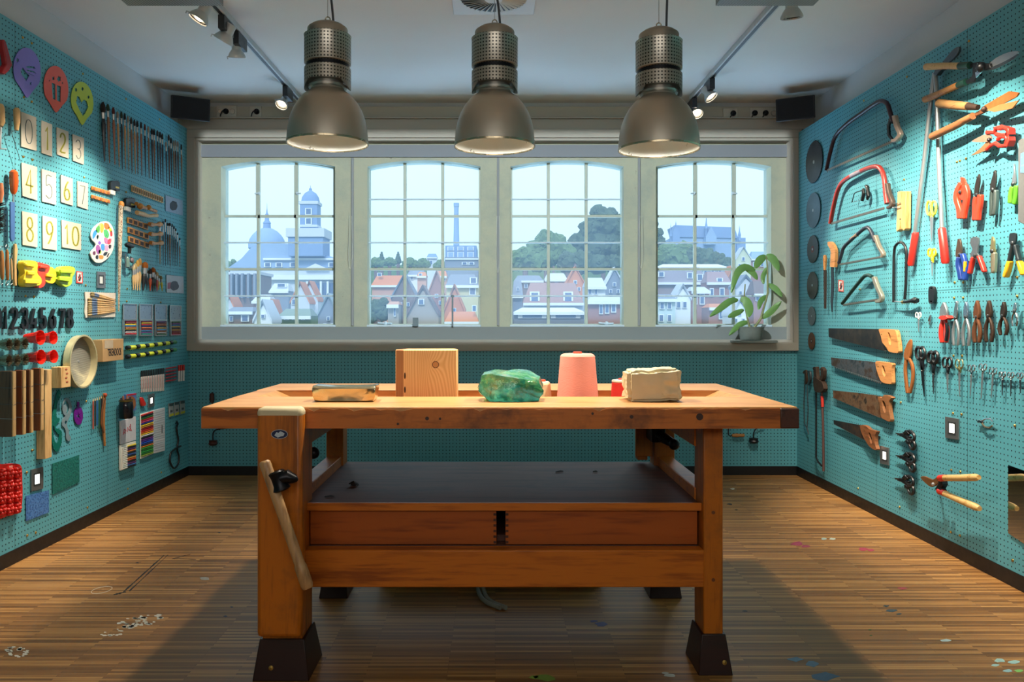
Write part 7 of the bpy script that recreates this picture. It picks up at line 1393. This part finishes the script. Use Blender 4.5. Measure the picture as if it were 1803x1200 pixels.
# --- hand saws
def handsaw(label, blade, handle, hole, mb, mh, teeth=None, n=.022, nails=()):
    t = tr('hand_saw', label, 'saw', blade[0][0], blade[0][1], 'hand saws stacked on the wall'); obj('blade', PL(blade, n-.001, n+.001), mb, t)
    obj('handle', PL(smooth(handle, 2, True), n-.010, n+.012, [smooth(hole, 2, True)]), mh, t, bevel=.004)
    if teeth:
        (xa, ya), (xb, yb), k, h = teeth; g = G()
        for i in range(k): u = i/k; v = (i+1)/k; a = (xa+(xb-xa)*u, ya+(yb-ya)*u); b = (xa+(xb-xa)*v, ya+(yb-ya)*v); WR.poly(g, [(a[0], a[1]-.5), (b[0], b[1]-.5), ((a[0]+b[0])/2, (a[1]+b[1])/2+h)], n-.0008, n+.0008)
        obj('teeth', g, M_STEEL, t)
    for q in nails: obj('screw', G().ball(WR.P(*q, n+.012), (.002,.005,.005), 8, 5), M_BRASS, t)
    return t
def blm(c1, c2, c3, m=.6):
    nn = N('old_blade'); f = nn.noise(nn.coord('Object'), 16, 5, .7); nn.l(nn.ramp(f, [(.4, c1), (.52, c2), (.64, c3)]), nn.b.inputs['Base Color']); nn.set(Metallic=m, Roughness=.42); return nn.m
handsaw('hand saw with dark blade and orange wooden handle, topmost of the stack', [(1458.5,577.5),(1549,579),(1562,616),(1555,617),(1459,593)], [(1547,580),(1553,579),(1572,580),(1577,583),(1580,598),(1582,618),(1578,621),(1566,619),(1562,614),(1558,608),(1553,602),(1551,592)], [(1563,585),(1567,588),(1569,602),(1567,608),(1564,600)], blm('2a2c30', '3a3836', '4c443c'), W_SAW, ((1462,593), (1560,617), 48, 1.6), nails=((1552,588),(1561,612)))
handsaw('crosscut saw with spotted blade and large coarse teeth, second of the stack', [(1463,629),(1542,637),(1556,673),(1545,669),(1464,643)], [(1541,637),(1548,636),(1569,639),(1570,645),(1569,652),(1570,673),(1566,676),(1553,673),(1548,665),(1543,650)], [(1553,643),(1557,647),(1559,660),(1556,662),(1553,652)], blm('5a4a40', '6a7078', '3c4850'), wood('c98a50', '8e5a2e', 1, 18), ((1468,644), (1552,673), 26, 3.6), nails=((1546,645),))
handsaw('rusty wide-bladed hand saw with mottled stains, third of the stack', [(1466.5,687),(1510,691),(1552,697),(1557,735),(1550,735),(1467,700)], [(1545,698),(1552,700),(1556,695),(1566,697),(1570,700),(1565,706),(1565,722),(1568,738),(1565,742),(1556,738),(1551,733),(1549,715)], [(1553,705),(1558,709),(1560,722),(1557,726),(1554,716)], blm('5c3a22', '7c6048', '2e2620', .3), wood('8a5a34', '4c2e18', 1, 18), ((1470,701), (1550,735), 50, 1.2))
handsaw('short dark panel saw with small worn handle, lowest of the stack', [(1467.5,739),(1520,749),(1528,775),(1520,773),(1468,746)], [(1514,749),(1524,749),(1530,755),(1543,759),(1540,766),(1540,780),(1543,790),(1540,792),(1530,785),(1524,776),(1518,765)], [(1529,761),(1533,764),(1536,778),(1533,780),(1530,770)], blm('2c2c30', '443a36', '5c4230', .5), wood('84502c', '482a18', 1, 18), ((1470,747), (1522,774), 40, 1), nails=((1522,757),(1531,772),(1524,768)))
# --- hanging clamps near the corner
t = tr('tongs', 'dark tongs with thin steel legs hanging nearest the back corner', 'tongs', 1418, 765); obj('jaw', RB(smooth([(1414,657),(1417,653),(1418,668),(1417,676)], 2), 3.4, .02, .035), M_RUSTD, t, bevel=.003); obj('jaw', RB(smooth([(1421,654),(1424,655),(1425,668),(1421,677)], 2), 3, .02, .035), M_DSTEEL, t, bevel=.003)
obj('leg', T([(1417,676,.02),(1415.5,710,.02),(1416.5,745,.02),(1421,754,.02),(1424,764,.02)], .004, .02, 7), M_DSTEEL, t); obj('leg', T([(1421,677,.02),(1423,720,.02),(1421,752,.02)], .003, .02, 7), M_DSTEEL, t)
t = tr('bolt_cutter', 'big rusty cutter with dark jaws and long red-ended arms near the corner', 'bolt cutter', 1450, 830); obj('jaw', RB(smooth([(1432,650),(1434,648),(1435,662),(1438,672)], 2), 5, .02, .045), M_RUSTD, t, bevel=.003); obj('jaw', RB(smooth([(1444,648),(1447,652),(1446,665),(1441,673)], 2), 5.4, .02, .045), M_RUSTD, t, bevel=.003)
obj('head', PL(smooth([(1432,662),(1440,668),(1447,672),(1450,684),(1446,690),(1436,690),(1432,680)], 2, True), .02, .05), M_RUSTD, t, bevel=.004)
obj('arm', T([(1437,688,.03),(1437,750,.03),(1437,805,.03),(1440,812,.03),(1447,820,.03)], .0062, .03, 8), M_BLK, t); obj('arm', T([(1447,690,.03),(1449,740,.03),(1450,800,.03),(1450,829,.03)], .0085, .03, 8), mat('6a4a46', .5, .4), t); obj('red_sleeve', T([(1447.5,697,.03),(1448.6,716,.03)], .0098, .03, 10), M_REDP, t)
# --- three black scissors
for i, (x, y) in enumerate(((1575,762),(1575,801),(1573,841))):
    t = tr('craft_scissors', 'black craft scissors lying point to the corner, %s of the three' % ('highest', 'middle', 'lowest')[i], 'scissors', x+20, y+28, 'three black craft scissors')
    obj('blade', PL([(x,y-.5),(x+13,y+1),(x+15,y+7),(x+10,y+6)], .018, .024), mat('4a3a34', .4, .6), t); obj('shank', RB([(x+8,y+2),(x+17,y+5),(x+24,y+10)], [5,8,8], .016, .036), M_BLK, t, bevel=.004)
    for (cx_, cy_, a, b) in ((x+29,y+5,6.4,8), (x+31,y+20,5,8)): obj('ring', WR.tube(G(), [p + (.03,) for p in ell(cx_, cy_, a, b, 14, sk=.5)], .008, .03, 8, True), M_BLK, t)
    obj('lever', RB([(x+15,y+1),(x+19,y-3),(x+23,y+2)], 4, .02, .04), M_BLK, t, bevel=.003)
    obj('lever', RB([(x+19,y+12),(x+22,y+17),(x+28,y+15)], 4, .02, .038), M_BLK, t, bevel=.003)
# --- bypass lopper bottom
t = tr('garden_lopper', 'short garden lopper with pale wooden handles, red collars and rusty blade', 'lopper', 1680, 900)
obj('handle', T([(1663,841,.11),(1664,841,.11),(1690,841,.11),(1718,840,.11),(1724,840,.11)], [.014,.015,.0155,.0165,.010], .11, 14), W_HND, t); obj('handle', T([(1663,868,.09),(1664,868.5,.09),(1690,880,.09),(1718,892,.09),(1725,895,.09)], [.014,.015,.0155,.017,.011], .09, 14), W_HND, t)
obj('collar', T([(1655,841.5,.11),(1664,841,.11)], .0158, .11, 12), M_REDP, t); obj('collar', T([(1654,864,.09),(1664,868.5,.09)], .0158, .09, 12), M_REDP, t)
obj('blade', PL(smooth([(1620,840),(1628,838),(1642,844),(1650,838),(1656,839),(1652,850),(1640,857),(1630,851)], 2, True), .075, .085), mat('8a5c34', .55, .4, .5, 30), t, bevel=.002); obj('fitting', RB([(1654,843),(1655,852),(1650,860),(1656,866)], [6,8,8,6], .07, .10), M_BLK, t, bevel=.004); obj('pivot', G().ball(WR.P(1643,852,.088), .009, 10, 6), M_STEEL, t)
obj('mount_peg', G().tube([WR.P(1652,852,0), WR.P(1652,852,.075)], .005, 8), M_STEEL, t)
# --- small nippers
t = tr('nail_nippers', 'small silver nippers lying sideways near the glowing wall plate', 'nippers', 1737, 753); obj('jaw', RB([(1720,742),(1724,741),(1730,744)], [4,5,4], .01, .02), M_CH, t, bevel=.002); obj('handle', T([(1729,741),(1735,737),(1744,737),(1749,742)], .0036, .018, 8), M_CH, t); obj('handle', T([(1729,745),(1734,751),(1742,753),(1747,749)], .0036, .018, 8), mat('8a7a60', .35, .7), t)
# --- grey device and mirror at the edge
t = tr('wall_device', 'grey box-shaped wall device with blue screen at the picture edge', 'device', 1800, 390); obj('housing', PL([(1793,247),(1815,236),(1815,402),(1792.5,390)], .004, .06), mat('6e7070', .5), t, bevel=.003); obj('screen', PL([(1797,270),(1815,264),(1815,305),(1796.5,304)], .0598, .0615), mat('6fa0dc', .25), t)
def mirr():
    n = N('mirror'); n.b.inputs['Base Color'].default_value = (.55, .56, .55, 1); n.set(Metallic=1, Roughness=.04); return n.m
tag1('wall_mirror', PL([(1775,818),(1830,838),(1830,975),(1775,938)], .003, .008), mirr(), 'dark rectangular mirror low at the picture edge of the saw wall', 'mirror')
